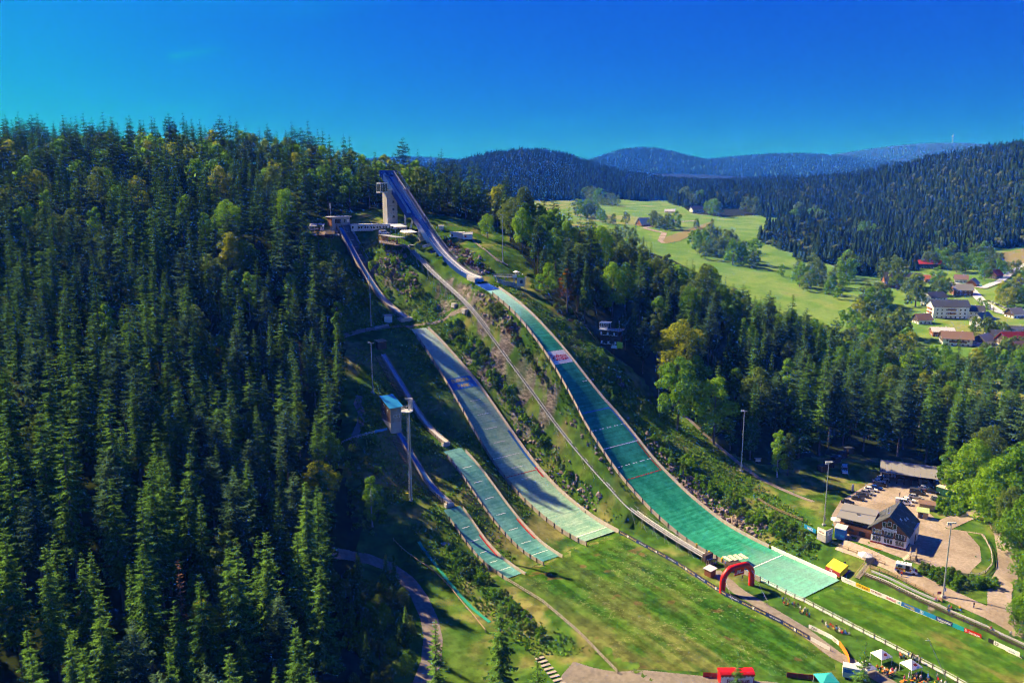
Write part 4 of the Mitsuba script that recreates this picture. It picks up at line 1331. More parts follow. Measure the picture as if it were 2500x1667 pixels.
# ------------------------------------------------------------------ valley meadows, roads, far woods
MEADOW_PX = ((1200, 470), (1300, 490), (1400, 490), (1500, 486), (1560, 492), (1640, 486), (1690, 522), (1760, 530), (1850, 527), (1905, 532), (1945, 545), (1895, 572), (1885, 592), (1960, 627), (2040, 652), (2110, 668), (2180, 676), (2230, 650), (2290, 645), (2420, 605), (2500, 600), (2640, 640), (2640, 1000), (2450, 1000), (2300, 960), (2000, 830), (1800, 720), (1650, 640), (1500, 590), (1350, 560), (1200, 540))
MEADOW = plan(*MEADOW_PX)
drape('meadow', MEADOW, 'm_meadow', 40.0, .5)


def lane(name, px, w, m, dz):
    return drape(name, strip(plan(*px), w), m, 8.0, dz)


lane('farm_track', ((1622, 596), (1612, 590), (1618, 578), (1622, 570), (1600, 566), (1570, 558), (1640, 545), (1700, 540)), 7.0, 'm_gravel', .9)
lane('village_road', ((2310, 690), (2360, 700), (2400, 740), (2440, 765), (2490, 775), (2560, 790)), 7.5, 'm_light_grey', 1.0)
lane('village_road', ((2520, 640), (2480, 660), (2440, 690), (2400, 705), (2370, 700)), 6.5, 'm_light_grey', 1.1)
lane('village_road', ((2360, 838), (2400, 850), (2430, 862), (2520, 880)), 6.0, 'm_light_grey', .9)
drape('dry_field', plan((2420, 622), (2500, 608), (2560, 640), (2500, 662), (2455, 650)), 'm_dry', 20, .9)
drape('hay_field', plan((1615, 585), (1650, 572), (1720, 548), (1745, 540), (1735, 550), (1660, 590), (1625, 597)), 'm_dry', 20, .9)


def cone_tree(g, H, R, n=6, layers=4):
    v, f = [], []
    for i in range(layers):
        z0, z1 = H * (.08 + .9 * i / layers * .95), H * min(1, (.08 + .9 * (i + 1.55) / layers))
        r = R * (1 - i / layers) ** .85
        o = len(v)
        a = np.arange(n) * 6.283 / n + g.uniform(0, 6)
        k = g.uniform(.65, 1.2, n)
        v += [[r * k[j] * math.cos(a[j]), r * k[j] * math.sin(a[j]), z0 - .12 * r * k[j]] for j in range(n)] + [[0, 0, z1]]
        f += [[o + j, o + (j + 1) % n, o + n] for j in range(n)]
    return np.array(v), np.array(f)


def puff_tree(g, H, R):
    v, f, o = [], [], 0
    for i in range(5):
        c = np.array([*(g.normal(size=2) * R * .38), H * g.uniform(.45, .8)])
        m = trimesh.creation.icosphere(1, R * g.uniform(.45, .62))
        w = m.vertices * (1 + g.uniform(-.25, .25, (len(m.vertices), 1))) + c
        v.append(w)
        f.append(m.faces + o)
        o += len(w)
    return np.vstack(v), np.vstack(f)


def grove(seed, size, r, leafy_share):
    g = np.random.default_rng(seed)
    A, Bm = [[], [], 0, []], [[], [], 0, []]
    for x, y in scatter(np.array([(0, 0), (size, 0), (size, size), (0, size)]) - size / 2, r, seed):
        br = g.random() < leafy_share
        H = g.uniform(12, 17) if br else g.uniform(14, 27)
        w, f = puff_tree(g, H, g.uniform(3.6, 5.2)) if br else cone_tree(g, H, g.uniform(3.8, 5.4), 7, 5)
        T_ = Bm if br else A
        T_[0].append(w + [x, y, 0])
        T_[1].append(f + T_[2])
        T_[2] += len(w)
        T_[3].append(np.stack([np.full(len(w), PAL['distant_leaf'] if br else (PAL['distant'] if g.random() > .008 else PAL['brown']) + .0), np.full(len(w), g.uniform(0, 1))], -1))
    d = {'type': 'shapegroup'}
    for nm, q in (('conifers', A), ('broadleaves', Bm)):
        if q[0]:
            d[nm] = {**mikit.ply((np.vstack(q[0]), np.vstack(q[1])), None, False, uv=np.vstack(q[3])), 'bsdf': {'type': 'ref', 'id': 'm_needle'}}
    return d


GS = 34.0
for i, sh in enumerate((.10, .18, .45, .06)):
    scene[f'form_grove{i}'] = grove(301 + i, GS, 5.2, sh)


def open_ground(x, y):
    return inside(MEADOW, x, y)


_n = 0
gg = np.random.default_rng(99)
YOUNG = plan((1890, 580), (1960, 556), (2060, 560), (2180, 600), (2215, 650), (2180, 674), (2080, 662), (1990, 640), (1900, 604))
for gx in np.arange(-700, 1500, GS):
    for gy in np.arange(700, 2560, GS):
        x, y = gx + gg.uniform(-6, 6), gy + gg.uniform(-6, 6)
        if open_ground(np.array([x]), np.array([y]))[0] and not inside(YOUNG, np.array([x]), np.array([y]))[0]:
            continue
        if x < 40 and y < 1500 or math.hypot(x, y) < 720:
            continue
        p = G(x, y)
        u, v, d = to_px(p + [0, 0, 25])
        if d < 300 or u < 850 or u > 2640 or (u < 1880 and d < 1450):
            continue
        e = 14.0
        sx = float(height(x + e, y) - height(x - e, y)) / (2 * e)
        sy = float(height(x, y + e) - height(x, y - e)) / (2 * e)
        if sy < -.12 and d > 1200:
            continue
        a = gg.integers(4) * math.pi / 2
        c_, s_ = round(math.cos(a)), round(math.sin(a))
        s = gg.uniform(.85, 1.1) * (1.0 if d < 900 else 1.08) * (.62 if inside(YOUNG, np.array([x]), np.array([y]))[0] else 1)
        k = 2 if N_(x * .35, y * .35 + 50) > .58 else gg.choice([0, 1, 3])
        M = np.array([[c_, -s_, 0, x], [s_, c_, 0, y], [sx * c_ + sy * s_, -sx * s_ + sy * c_, s, p[2] - .3], [0, 0, 0, 1.0]])
        _n += 1
        scene[f'far_forest__{_n:04d}'] = {'type': 'instance', 'group': {'type': 'ref', 'id': f'form_grove{k}'}, 'to_world': T(M.tolist())}
tag('far_forest', 'spruce forest covering the hills beyond the valley meadows', 'forest', kind='stuff')
# blue ranges: one mass of trees
v, f, t, o = [], [], [], 0
for i in range(26000):
    u = gg.uniform(860, 2560)
    y = gg.uniform(4700, 6300) if i % 9 else gg.uniform(8000, 9400)
    x = float(at_y(u, 425, y)[0])
    if y > 8000 and height(x, y) > 395:
        continue
    w, ff = cone_tree(gg, gg.uniform(22, 30), gg.uniform(10, 14), 5, 1)
    v.append(w + G(x, y, -1))
    f.append(ff + o)
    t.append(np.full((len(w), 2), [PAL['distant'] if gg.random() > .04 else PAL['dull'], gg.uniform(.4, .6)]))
    o += len(w)
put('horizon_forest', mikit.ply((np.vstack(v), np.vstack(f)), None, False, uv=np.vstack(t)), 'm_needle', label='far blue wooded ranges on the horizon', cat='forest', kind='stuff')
print('groves', _n)

# lone trees and tree groups of the valley
VAL = []


def cluster(px, n, forms, h, seed):
    """n trees spread over a patch of the valley"""
    g = np.random.default_rng(seed)
    P = plan(*px)
    lo, hi = P.min(0), P.max(0)
    done = 0
    kept = []
    for _ in range(n * 60):
        q = g.uniform(lo, hi)
        if not inside(P, q[:1], q[1:])[0] or any(np.hypot(*(q - w)) < h * .32 for w in kept):
            continue
        kept.append(q)
        f = forms[g.integers(len(forms))]
        VAL.append((G(*q, -.2), f, h * g.uniform(.72, 1.25) / GROUP[f], g.uniform(0, 6.28)))
        done += 1
        if done == n:
            break


BR = ['fargreen0', 'fargreen1', 'fardull0', 'fardull1']
MIXD = ['fargreen0', 'fardull0', 'farspruce0', 'farspruce1', 'fardull1']
cluster(((1690, 600), (1730, 590), (1800, 622), (1850, 648), (1840, 662), (1760, 640), (1700, 640)), 30, BR + ['fardull0', 'farspruce0'], 22, 1)
cluster(((1940, 668), (2000, 655), (2080, 664), (2090, 690), (2060, 712), (1950, 715)), 18, BR, 19, 2)
cluster(((1905, 672), (1915, 672), (1915, 682), (1905, 682)), 1, BR, 12, 3)
cluster(((1400, 522), (1490, 530), (1440, 536), (1400, 530)), 9, BR, 22, 4)
cluster(((1448, 540), (1540, 548), (1530, 552), (1450, 548)), 4, BR, 17, 5)
cluster(((1420, 486), (1500, 498), (1540, 506), (1500, 510), (1420, 494)), 12, BR + ['fardull0'], 26, 6)
cluster(((1650, 478), (1720, 500), (1720, 515), (1690, 512), (1650, 490)), 12, BR, 26, 7)
cluster(((1720, 520), (1800, 528), (1790, 532), (1720, 528)), 7, BR, 24, 8)
cluster(((1820, 520), (1880, 525), (1870, 530), (1820, 528)), 5, BR, 24, 9)
cluster(((1560, 545), (1670, 555), (1660, 566), (1570, 560)), 14, BR + ['farspruce0'], 20, 10)
cluster(((1470, 575), (1560, 580), (1560, 592), (1480, 588)), 6, MIXD, 17, 11)
cluster(((1690, 555), (1740, 552), (1740, 560), (1690, 562)), 3, BR, 14, 12)
cluster(((1930, 530), (2000, 535), (2010, 555), (1940, 552)), 8, BR, 22, 13)
cluster(((2080, 555), (2200, 580), (2300, 600), (2290, 640), (2180, 620), (2090, 580)), 30, BR + ['fargreen0', 'farspruce1'], 17, 14)
cluster(((2240, 625), (2420, 600), (2440, 650), (2350, 670), (2290, 680), (2250, 650)), 42, BR + ['fargreen1', 'fargreen0'], 17, 15)
cluster(((2170, 700), (2235, 705), (2240, 750), (2170, 760)), 5, ['fardull0', 'fardull1'], 24, 16)
cluster(((2270, 690), (2320, 690), (2320, 722), (2280, 730)), 8, BR, 15, 17)
cluster(((2060, 800), (2130, 790), (2210, 830), (2260, 880), (2330, 915), (2400, 930), (2350, 965), (2220, 940), (2080, 870)), 44, BR + ['farspruce0', 'fardull0', 'fardull1', 'faryellow0'], 18, 18)
cluster(((2360, 880), (2440, 880), (2500, 900), (2500, 960), (2400, 950)), 16, BR, 15, 19)
cluster(((2360, 800), (2420, 800), (2430, 830), (2370, 830)), 7, ['farspruce0', 'fardull0', 'farspruce1'], 13, 20)
cluster(((2420, 840), (2500, 845), (2500, 862), (2430, 858)), 8, BR + ['faryellow0'], 9, 21)
cluster(((2380, 640), (2450, 660), (2440, 690), (2380, 690)), 10, BR, 17, 22)
cluster(((2430, 720), (2500, 715), (2500, 755), (2440, 750)), 12, BR + ['faryellow1'], 15, 23)
cluster(((1770, 600), (1870, 610), (1880, 625), (1780, 615)), 5, BR, 13, 26)
cluster(((1990, 690), (2060, 720), (2040, 735), (1990, 705)), 7, BR, 12, 27)
cluster(((2090, 745), (2170, 740), (2160, 765), (2100, 770)), 12, BR, 17, 28)
cluster(((2330, 750), (2350, 752), (2352, 765), (2332, 765)), 4, ['fardull0', 'fargreen0'], 8, 29)
cluster(((2410, 812), (2460, 812), (2460, 828), (2410, 826)), 8, ['farspruce0', 'fardull0', 'fargreen1'], 9, 30)
cluster(((2440, 880), (2500, 885), (2500, 900), (2440, 898)), 10, BR + ['faryellow0'], 10, 31)
cluster(((1500, 600), (1560, 600), (1590, 625), (1540, 620)), 8, MIXD, 13, 32)
cluster(((2380, 735), (2420, 760), (2440, 770), (2400, 760)), 4, ['farspruce0', 'fargreen0'], 8, 24)
cluster(((2450, 640), (2520, 660), (2520, 690), (2460, 690)), 6, BR, 12, 25)
VAL.sort(key=lambda q: -q[2] * GROUP[q[1]] / to_px(q[0])[2])
_v = 0
for i, (p, f, s, r) in enumerate(VAL):
    con = 'spruce' in f
    if i >= 150:
        _v += 1
        inst(f'valley_wood__{_v:03d}', f, p, s, r)
        continue
    u = to_px(p)[0]
    z = 'beside the houses of the village' if u > 2230 else 'in the belt below the village' if u > 2060 and p[1] < 560 else 'in the clump on the lower meadow' if u > 1880 else 'in the copse on the big meadow' if u > 1680 and p[1] < 1000 else 'scattered on the upper meadows'
    w = 'small dark spruce' if con else {'g': 'round green tree', 'd': 'round dull green tree', 'y': 'round yellow tree'}[f.replace('far', '')[0]]
    k = thing('spruce_tree' if con else 'deciduous_tree', f'{w} {z}', 'spruce' if con else 'tree', f'{w}s {z}')
    inst(k, f, p, s, r)
tag('valley_wood', 'broadleaf clumps and hedges of the valley', 'woods', kind='stuff')
# the round tower on the bald summit far away
p = G(float(at_y(2318, 425, 9500)[0]), 9500.0)
t = thing('lookout_tower', 'tiny grey tower on the bald summit at the horizon', 'tower')
m = MB().tube(p, p + [0, 0, 62], 7, 5, 12).put('shaft', 'm_grey', t)
MB().tube(p + [0, 0, 62], p + [0, 0, 82], 15, 14, 12).put('head', 'm_grey', t)
MB().tube(p + [0, 0, 82], p + [0, 0, 112], 2, 1, 8).put('mast', 'm_grey', t)
# ------------------------------------------------------------------ helpers for the built things
UP = np.array([0, 0, 1.0])


def gpl(*px):
    return [gp(u, v) for u, v in px]


def along(P, step):
    """points every step metres along a ground polyline"""
    P = np.asarray(P, float)
    s = np.r_[0, np.cumsum(np.linalg.norm(np.diff(P[:, :2], axis=0), axis=1))]
    n = max(2, int(round(s[-1] / step)) + 1)
    q = np.linspace(0, s[-1], n)
    x, y = np.interp(q, s, P[:, 0]), np.interp(q, s, P[:, 1])
    return [G(a, b) for a, b in zip(x, y)]


def rail_fence(label, P, step, h, rails, pm, rm, cat='fence', rw=.12, rh=.12, name='fence', group=None, pw=.14):
    t = thing(name, label, cat, group)
    Q = along(P, step)
    for p in Q:
        MB().box(p + [0, 0, h / 2 - .1], (pw, pw, h + .3)).put('post', pm, t)
    for z in rails:
        zz, hh = (z if isinstance(z, tuple) else (z, rh))
        for a, b in zip(Q[:-1], Q[1:]):
            MB().beam(a + [0, 0, zz], b + [0, 0, zz], rw, hh).put('rail', rm, t)
    return t


def panel(name, label, cat, a, b, h, m, text=None, tm='m_white', th=.5, tw=None, z0=0.05, group=None, d=.08, parent=None):
    """an upright board between two ground points, printed on the side towards the lawn"""
    a, b = np.asarray(a, float), np.asarray(b, float)
    x = b - a
    x /= np.linalg.norm(x)
    n = np.cross(x, UP)
    n /= np.linalg.norm(n)
    up = np.cross(n, x)
    me = MB().box((a + b) / 2 + up * (z0 + h / 2), (np.linalg.norm(b - a) - .04, d, h), [x, n, up])
    if parent is None:
        k = me.put(name, m)
        tag(k, label, cat, group)
    else:
        k = me.put(name, m, parent)
    for q in ([] if text is None else text if isinstance(text, list) else [(text, 0, 0, th, tw, tm)]):
        s, dx, dz, hh, ww, mm = q
        lettering(s, hh, frame((a + b) / 2 + up * (z0 + h / 2 + dz) + x * dx + n * (d / 2 + .01), x, n), mm, k, .02, ww)
    return k


def block(M, c, s):
    """box in a local frame"""
    return MB().raw(apply(M, MB().box(c, s).mesh()[0]), MB().box(c, s).mesh()[1])


def gable_house(name, label, cat, p, ang, L, Wd, hw, hr, wm, rm, gm=None, win=(), over=.7, chimney=None, balcony=(), group=None, base=None):
    t = thing(name, label, cat, group)
    M = rotz(ang, np.asarray(p, float) - [0, 0, .3])
    x, y = L / 2, Wd / 2
    v = [[a, b, z] for a in (-x, x) for b, z in ((-y, 0), (y, 0), (y, hw), (0, hw + hr), (-y, hw))]
    f = [[0, 4, 3], [0, 3, 2], [0, 2, 1], [5, 6, 7], [5, 7, 8], [5, 8, 9], [0, 5, 9], [0, 9, 4], [1, 2, 7], [1, 7, 6], [2, 3, 8], [2, 8, 7], [3, 4, 9], [3, 9, 8], [0, 1, 6], [0, 6, 5]]
    put('wall', (np.array(v, float), np.array(f)), wm, t, M)
    sl = hr / y
    for s in (-1, 1):
        e = y + over
        q = [[-x - over, 0, hw + hr + .05], [x + over, 0, hw + hr + .05], [x + over, s * e, hw - sl * over + .05], [-x - over, s * e, hw - sl * over + .05]]
        MB().hexa(q + [[a, b, c + .22] for a, b, c in q]).put('roof', rm, t, M)
    if gm:
        for s in (-1, 1):
            g = [[s * (x + .03), -y, hw * .52], [s * (x + .03), y, hw * .52], [s * (x + .03), y, hw], [s * (x + .03), 0, hw + hr - .1], [s * (x + .03), -y, hw]]
            g2 = [[a + s * .08, b, c] for a, b, c in g]
            put('cladding', (np.array(g + g2, float), np.array([[5, 6, 7], [5, 7, 8], [5, 8, 9], [0, 1, 6], [0, 6, 5], [2, 3, 8], [2, 8, 7], [3, 4, 9], [3, 9, 8], [0, 4, 9], [0, 9, 5], [1, 2, 7], [1, 7, 6]])), gm, t, M)
    for face, al, z, w, h in win:
        sg = 1 if face[0] == '+' else -1
        if face[1] == 'y':
            k = MB().box((al, sg * (y + .05), z), (w + .24, .14, h + .24)).put('window', 'm_white', t, M)
            MB().box((al, sg * (y + .10), z), (w, .1, h)).put('pane', 'm_glass', k, M)
        else:
            k = MB().box((sg * (x + .10), al, z), (.16, w + .24, h + .24)).put('window', 'm_white', t, M)
            MB().box((sg * (x + .16), al, z), (.1, w, h)).put('pane', 'm_glass', k, M)
    for face, al, z, w in balcony:
        sg = 1 if face[0] == '+' else -1
        c, s = ((al, sg * (y + .6), z), (w, 1.1, .9)) if face[1] == 'y' else ((sg * (x + .65), al, z), (1.1, w, .9))
        MB().box(c, s).put('balcony', 'm_brown_wood', t, M)
    if chimney:
        MB().box((chimney[0], chimney[1], hw + hr * .9), (.7, .7, 1.9)).put('chimney', 'm_light_grey', t, M)
    return t


def hut(name, label, cat, p, ang, L, Wd, h, wm, rm, slope=.15, over=.4, door=None, win=(), group=None, th=.14):
    """box with a flat or slightly tilted roof; roof falls towards -y"""
    t = thing(name, label, cat, group)
    M = rotz(ang, np.asarray(p, float) - [0, 0, .2])
    x, y, r = L / 2, Wd / 2, slope * Wd / 2
    MB().hexa([[-x, -y, 0], [x, -y, 0], [x, y, 0], [-x, y, 0], [-x, -y, h - r], [x, -y, h - r], [x, y, h + r], [-x, y, h + r]]).put('wall', wm, t, M)
    a, b = x + over, y + over
    rr = slope * b
    q = [[-a, -b, h - rr + .03], [a, -b, h - rr + .03], [a, b, h + rr + .03], [-a, b, h + rr + .03]]
    MB().hexa(q + [[i, j, k + th] for i, j, k in q]).put('roof', rm, t, M)
    for face, al, z, w, hh, m in win:
        sg = 1 if face[0] == '+' else -1
        c, s = ((al, sg * (y + .03), z), (w, .1, hh)) if face[1] == 'y' else ((sg * (x + .03), al, z), (.1, w, hh))
        MB().box(c, s).put('door' if m == 'door' else 'window', 'm_dark_wood' if m == 'door' else m, t, M)
    return t


# ------------------------------------------------------------------ inclined lift between the jumps
FT = pts((338.6, 185.6, 82.6), (327.3, 185.4, 77.2), (314.7, 185.1, 71.9), (302.3, 184.9, 67.3), (287.8, 184.6, 61.9), (278.6, 184.4, 57.4), (267, 184.2, 50.4), (256.3, 184, 43.8), (244.3, 183.7, 36.6), (231.4, 183.5, 28.9), (220.7, 183.3, 22.6), (205.2, 183, 14.6), (195, 182.8, 9.4), (183.7, 182.6, 5.6), (170, 182.3, 3.6), (160.5, 182.1, 2.6), (149.5, 181.9, 1.7))
_fz = PchipInterpolator(FT[::-1, 0], np.maximum(FT[::-1, 2], [height(*W(a, c)) + .8 for a, c in FT[::-1, :2]]))
_fc = PchipInterpolator(FT[::-1, 0], FT[::-1, 1])


def fp(a, off=0, dz=0):
    return np.append(W(a, float(_fc(a)) + off), float(_fz(a)) + dz)


t = thing('inclined_lift', 'long straight steel lift track with rails and steps climbing between the two large jumps', 'lift track')
A = np.linspace(149.6, 338.4, 76)
for o in (-.62, .42, 1.35):
    r = MB()
    for a, b in zip(A[:-1], A[1:]):
        r.beam(fp(a, o), fp(b, o), .20, .24)
    r.put('rail', 'm_light_grey' if o < 1 else 'm_white', t)
r = MB()
for a, b in zip(A[:-1], A[1:]):
    r.beam(fp(a, .35, -.16), fp(b, .35, -.16), 2.3, .06)
r.put('walkway', 'm_dark_steel', t)
r = MB()
for a in np.arange(150, 338, .7):
    r.beam(fp(a, -.7, -.12), fp(a, 1.3, -.12), .16, .1)
r.put('tie', 'm_dark_steel', t, kind='stuff')
r = MB()
for a in np.arange(150, 338, 2.5):
    r.tube(fp(a, 1.45, 0), fp(a, 1.45, .95), .045, n=5)
r.path([fp(a, 1.45, .95) for a in A], .05, 5)
r.put('handrail', 'm_steel', t)
for a in np.arange(152, 337, 5.2):
    p = fp(a, 0, -.2)
    g = float(height(*p[:2]))
    if p[2] - g > .5:
        s = MB()
        for o in (-.6, 1.2):
            s.beam(fp(a, o, -.2), [*fp(a, o)[:2], g - .5], .14, .14)
        s.beam(fp(a, -.6, -.3), [*fp(a - 2.2, -.6)[:2], float(height(*fp(a - 2.2, -.6)[:2]))], .09, .09)
        s.put('trestle', 'm_steel', t)
for a in (288, 296.5):
    p = fp(a)
    g = float(height(*p[:2]))
    MB().box([p[0], p[1], g + .6], (2.6, 1.8, 1.8), ax).put('footing', 'm_concrete', t)
MB().box(fp(150.5, .3, .3), (1.2, 3.4, 2.2), ax).put('end_fence', 'm_dark_wood', t)
c = gpl((1672, 1322), (1696, 1340), (1718, 1352), (1742, 1368))
for i, p in enumerate([on(B_, 158 - 5.0 * i, -9.9, .9) for i in range(4)]):
    k = MB().box(p, (.5, .5, 1.1)).put('padding', 'm_yellow')
    tag(k, 'yellow padding block on the board edge of the big slope near the inflatable arch', 'padding', 'yellow padding blocks')
# car and top station
ca = fp(334.5, .3, 1.2)
k = thing('lift_cabin', 'small yellow lift cabin waiting at the top platform', 'cabin')
MB().box(ca, (1.9, 1.7, 2.0), ax).put('body', 'm_yellow', k)
MB().box(ca + [0, 0, .5], (1.95, 1.75, .8), ax).put('window', 'm_glass', k)
MB().box(ca + [0, 0, 1.1], (2.1, 1.9, .15), ax).put('roof', 'm_light_grey', k)
t = thing('top_station', 'open timber station with long sloping roof and railing below the ski tower', 'station')
S0 = np.append(W(345, 181.5), 83.2)
Ms = Ms_station = frame(S0, np.append(DA, 0))
MB().box((-1.5, .8, -.2), (17, 4.6, .3)).put('deck', 'm_tan_wood', t, Ms)
MB().hexa([[-9, -1.9, 3.0], [8.6, -1.9, 3.3], [8.6, 3.0, 3.5], [-9, 3.0, 3.2], [-9, -1.9, 3.18], [8.6, -1.9, 3.48], [8.6, 3.0, 3.68], [-9, 3.0, 3.38]]).put('roof', 'm_grey', t, Ms)
for x in np.arange(-8.6, 8.7, 2.45):
    MB().box((x, -1.7, 1.5), (.18, .18, 3.1)).put('post', 'm_brown_wood', t, Ms)
    MB().box((x, 2.8, 1.6), (.18, .18, 3.3)).put('post', 'm_brown_wood', t, Ms)
MB().box((7.4, .6, 1.4), (2.6, 3.4, 2.6)).put('booth', 'm_tan_wood', t, Ms)
r = MB()
for x in np.arange(-9.6, 7, 1.5):
    r.box((x, 3.4, .45), (.08, .08, 1.2))
for z in (.35, .7, 1.05):
    r.box((-1.4, 3.4, z), (16.6, .07, .09))
r.put('railing', 'm_light_grey', t, Ms)
for x in np.arange(-9, 6, 3.5):
    p = apply(Ms, np.array([x, 2.6, 0]))
    g = float(height(*p[:2]))
    MB().beam(p - [0, 0, .3], [p[0], p[1], g - .4], .18, .18).put('support', 'm_dark_wood', t)
for i, (a, c, z, L, Wd, lab) in enumerate(((352, 188.6, 90.3, 6.5, 5.2, 'white tent canopy behind the station roof, the upper of two'), (344, 189.6, 87.9, 7.2, 4.6, 'white flat canopy in front of the tower pier, the lower of two'))):
    k = thing('canopy', lab, 'canopy')
    Mc = frame(np.append(W(a, c), z), np.append(DC, 0))
    MB().hexa([[-L / 2, -Wd / 2, 0], [L / 2, -Wd / 2, 0], [L / 2, Wd / 2, .5], [-L / 2, Wd / 2, .5], [-L / 2, -Wd / 2, .1], [L / 2, -Wd / 2, .1], [L / 2 - 1, Wd / 2, 1.1], [-L / 2 + 1, Wd / 2, 1.1]]).put('roof', 'm_white', k, Mc)
    for x in (-L / 2 + .2, L / 2 - .2):
        for y in (-Wd / 2 + .2, Wd / 2 - .2):
            p = apply(Mc, np.array([x, y, 0]))
            MB().beam(p, [p[0], p[1], float(height(*p[:2])) - .2], .12, .12).put('post', 'm_light_grey', k)

# container row with windows, sheds and huts on the plateau
t = thing('container_row', 'long pale blue row of office containers with many windows below the forest', 'building')
e0, e1 = at_y(857, 561, 399.5), at_y(992, 557, 404.0)
e0[2] = e1[2] = 87.9
cx = (e1 - e0) / np.linalg.norm(e1 - e0)
Mk = frame(e0, cx)
Lk = float(np.linalg.norm(e1 - e0))
nk = 9
for i in range(nk):
    x0 = Lk * i / nk
    k = MB().box((x0 + Lk / nk / 2, 1.6, 1.5), (Lk / nk - .04, 3.2, 3.0)).put('container', 'm_light_grey' if i else 'm_white', t, Mk)
    for j in ((.3, .72) if i else (.5,)):
        w = MB().box((x0 + Lk / nk * j, -.03, 1.75), (1.05, .1, 1.35)).put('window', 'm_white', k, Mk)
    MB().box((x0 + Lk / nk * .3, -.07, 1.75), (.85, .08, 1.1)).put('pane', 'm_glass', k, Mk)
    if i:
        MB().box((x0 + Lk / nk * .72, -.07, 1.75), (.85, .08, 1.1)).put('pane', 'm_glass', k, Mk)
MB().box((Lk / 2, 1.6, 3.12), (Lk + .3, 3.6, .2)).put('roof', 'm_white', t, Mk)
for x in (1, Lk / 2, Lk - 1):
    p = apply(Mk, np.array([x, .6, 0]))
    g = float(height(*p[:2]))
    if p[2] - g > .1:
        MB().box([p[0], p[1], (p[2] + g) / 2 - .2], (.5, .5, p[2] - g + .3)).put('footing', 'm_concrete', t)
hut('shed', 'pale flat-roofed shed on the plateau right of the ski tower', 'shed', at_y(1117, 580, 400) * [1, 1, 0] + [0, 0, 84.4], .12, 6.6, 3.4, 3.0, 'm_light_grey', 'm_light_grey', .05, .2, win=(('-y', -2.6, 1.7, .8, 1.2, 'm_glass'),))
hut('shed', 'small white shed with posters, beside the pale flat-roofed one', 'shed', at_y(1142, 583, 398.5) * [1, 1, 0] + [0, 0, 84.3], .12, 4.4, 3.4, 2.7, 'm_white', 'm_grey', .22, .25, win=(('-y', -1.2, 1.4, 1.0, .9, 'm_red'),))
hut('kiosk_box', 'white little cabin at the forest edge behind the pale shed', 'cabin', at_y(1077, 563, 412) * [1, 1, 0] + [0, 0, float(height(*at_y(1077, 563, 412)[:2]))], .1, 2.2, 2, 2.0, 'm_white', 'm_grey', .1)
hut('hut', 'white hut with grey tilted roof behind the blue inrun on the left', 'hut', gp(771, 562), .1, 7.5, 4, 2.6, 'm_white', 'm_light_grey', .2, win=(('-y', -1.5, 1.3, 2.2, 1.5, 'm_grey'), ('-y', 2, 1.2, .9, 1.9, 'door')))
gable_house('hut', 'brown market hut with tan roof left of the blue inrun', 'hut', gp(780, 581), .1, 4.5, 3.5, 2.1, 1.1, 'm_brown_wood', 'm_tan_wood')
gable_house('hut', 'dark brown hut between the tan-roofed hut and the blue inrun', 'hut', gp(804, 580), .1, 4.2, 3.3, 2.1, 1.0, 'm_dark_wood', 'm_dark_wood')
hut('hut', 'small white block hut beside the take-off of the middle jump', 'hut', gp(948, 786), .1, 3.2, 2.8, 2.9, 'm_white', 'm_grey', .05, .25)
hut('hut', 'little dark timber start hut at the top of the narrow inrun', 'hut', gp(930, 850), math.radians(30), 3.6, 3.0, 3.1, 'm_dark_wood', 'm_tan_wood', .08, .3, win=(('-y', .2, 1.3, 1.8, 1.9, 'm_black'),))
# timber tower with the blue roof
t = thing('timber_tower', 'tall weathered timber hut with bright blue roof at the top of the shortest inrun', 'hut')
b = np.append(W(250.6, 129.4), float(height(*W(249.5, 129.4))) - 1.5)
Mt = frame(b, np.append(DC, 0))
MB().box((0, 0, 2.0), (4.2, 6.4, 6.0)).put('base', 'm_concrete', t, Mt)
MB().hexa([[-2.2, -3.3, 4.4], [2.2, -3.3, 4.4], [2.2, 3.3, 4.4], [-2.2, 3.3, 4.4], [-2.2, -3.3, 9.8], [2.2, -3.3, 9.8], [2.2, 3.3, 12.2], [-2.2, 3.3, 12.2]]).put('wall', 'm_dark_wood', t, Mt)
pk = MB()
for i in range(15):
    pk.box((-2.05 + i * .293, -3.34, 7.1), (.26, .06, 5.3))
pk.put('cladding', 'm_board', t, Mt)
MB().box((.2, -3.42, 6.5), (2.4, .12, 1.1)).put('notice_board', 'm_white', t, Mt)
for x in (-.35, .75):
    MB().box((x, -3.49, 6.5), (.9, .06, .85)).put('picture', 'm_tan_wood', t, Mt)
MB().box((.1, -3.24, 3.2), (3.0, .16, 2.4)).put('gate', 'm_grey', t, Mt)
for y, z in ((-1.2, 8.2), (1.6, 7.2), (1.4, 9.6)):
    w = MB().box((-2.23, y, z), (.1, .7, 1.0)).put('window', 'm_white', t, Mt)
    MB().box((-2.28, y, z), (.06, .5, .8)).put('pane', 'm_glass', w, Mt)
sl = (12.2 - 9.8) / 6.6
for y0, y1 in ((-3.9, -1.4), (-1.3, 3.8)):
    q = [[-2.7, y0, 11 + sl * y0 + .06], [2.7, y0, 11 + sl * y0 + .06], [2.7, y1, 11 + sl * y1 + .06], [-2.7, y1, 11 + sl * y1 + .06]]
    MB().hexa(q + [[i, j, k + .12] for i, j, k in q]).put('roof', 'm_sky_blue', t, Mt)
panel('banner', 'blue and yellow banner on the railing at the foot of the timber tower', 'banner', gp(914, 1058), gp(946, 1050), 1.0, 'm_sky_blue')
rail_fence('pale double rail running left from the timber tower into the forest', gpl((834, 1084), (860, 1075), (888, 1066), (914, 1058)), 3.0, .9, (.45, .85), 'm_light_grey', 'm_light_grey')

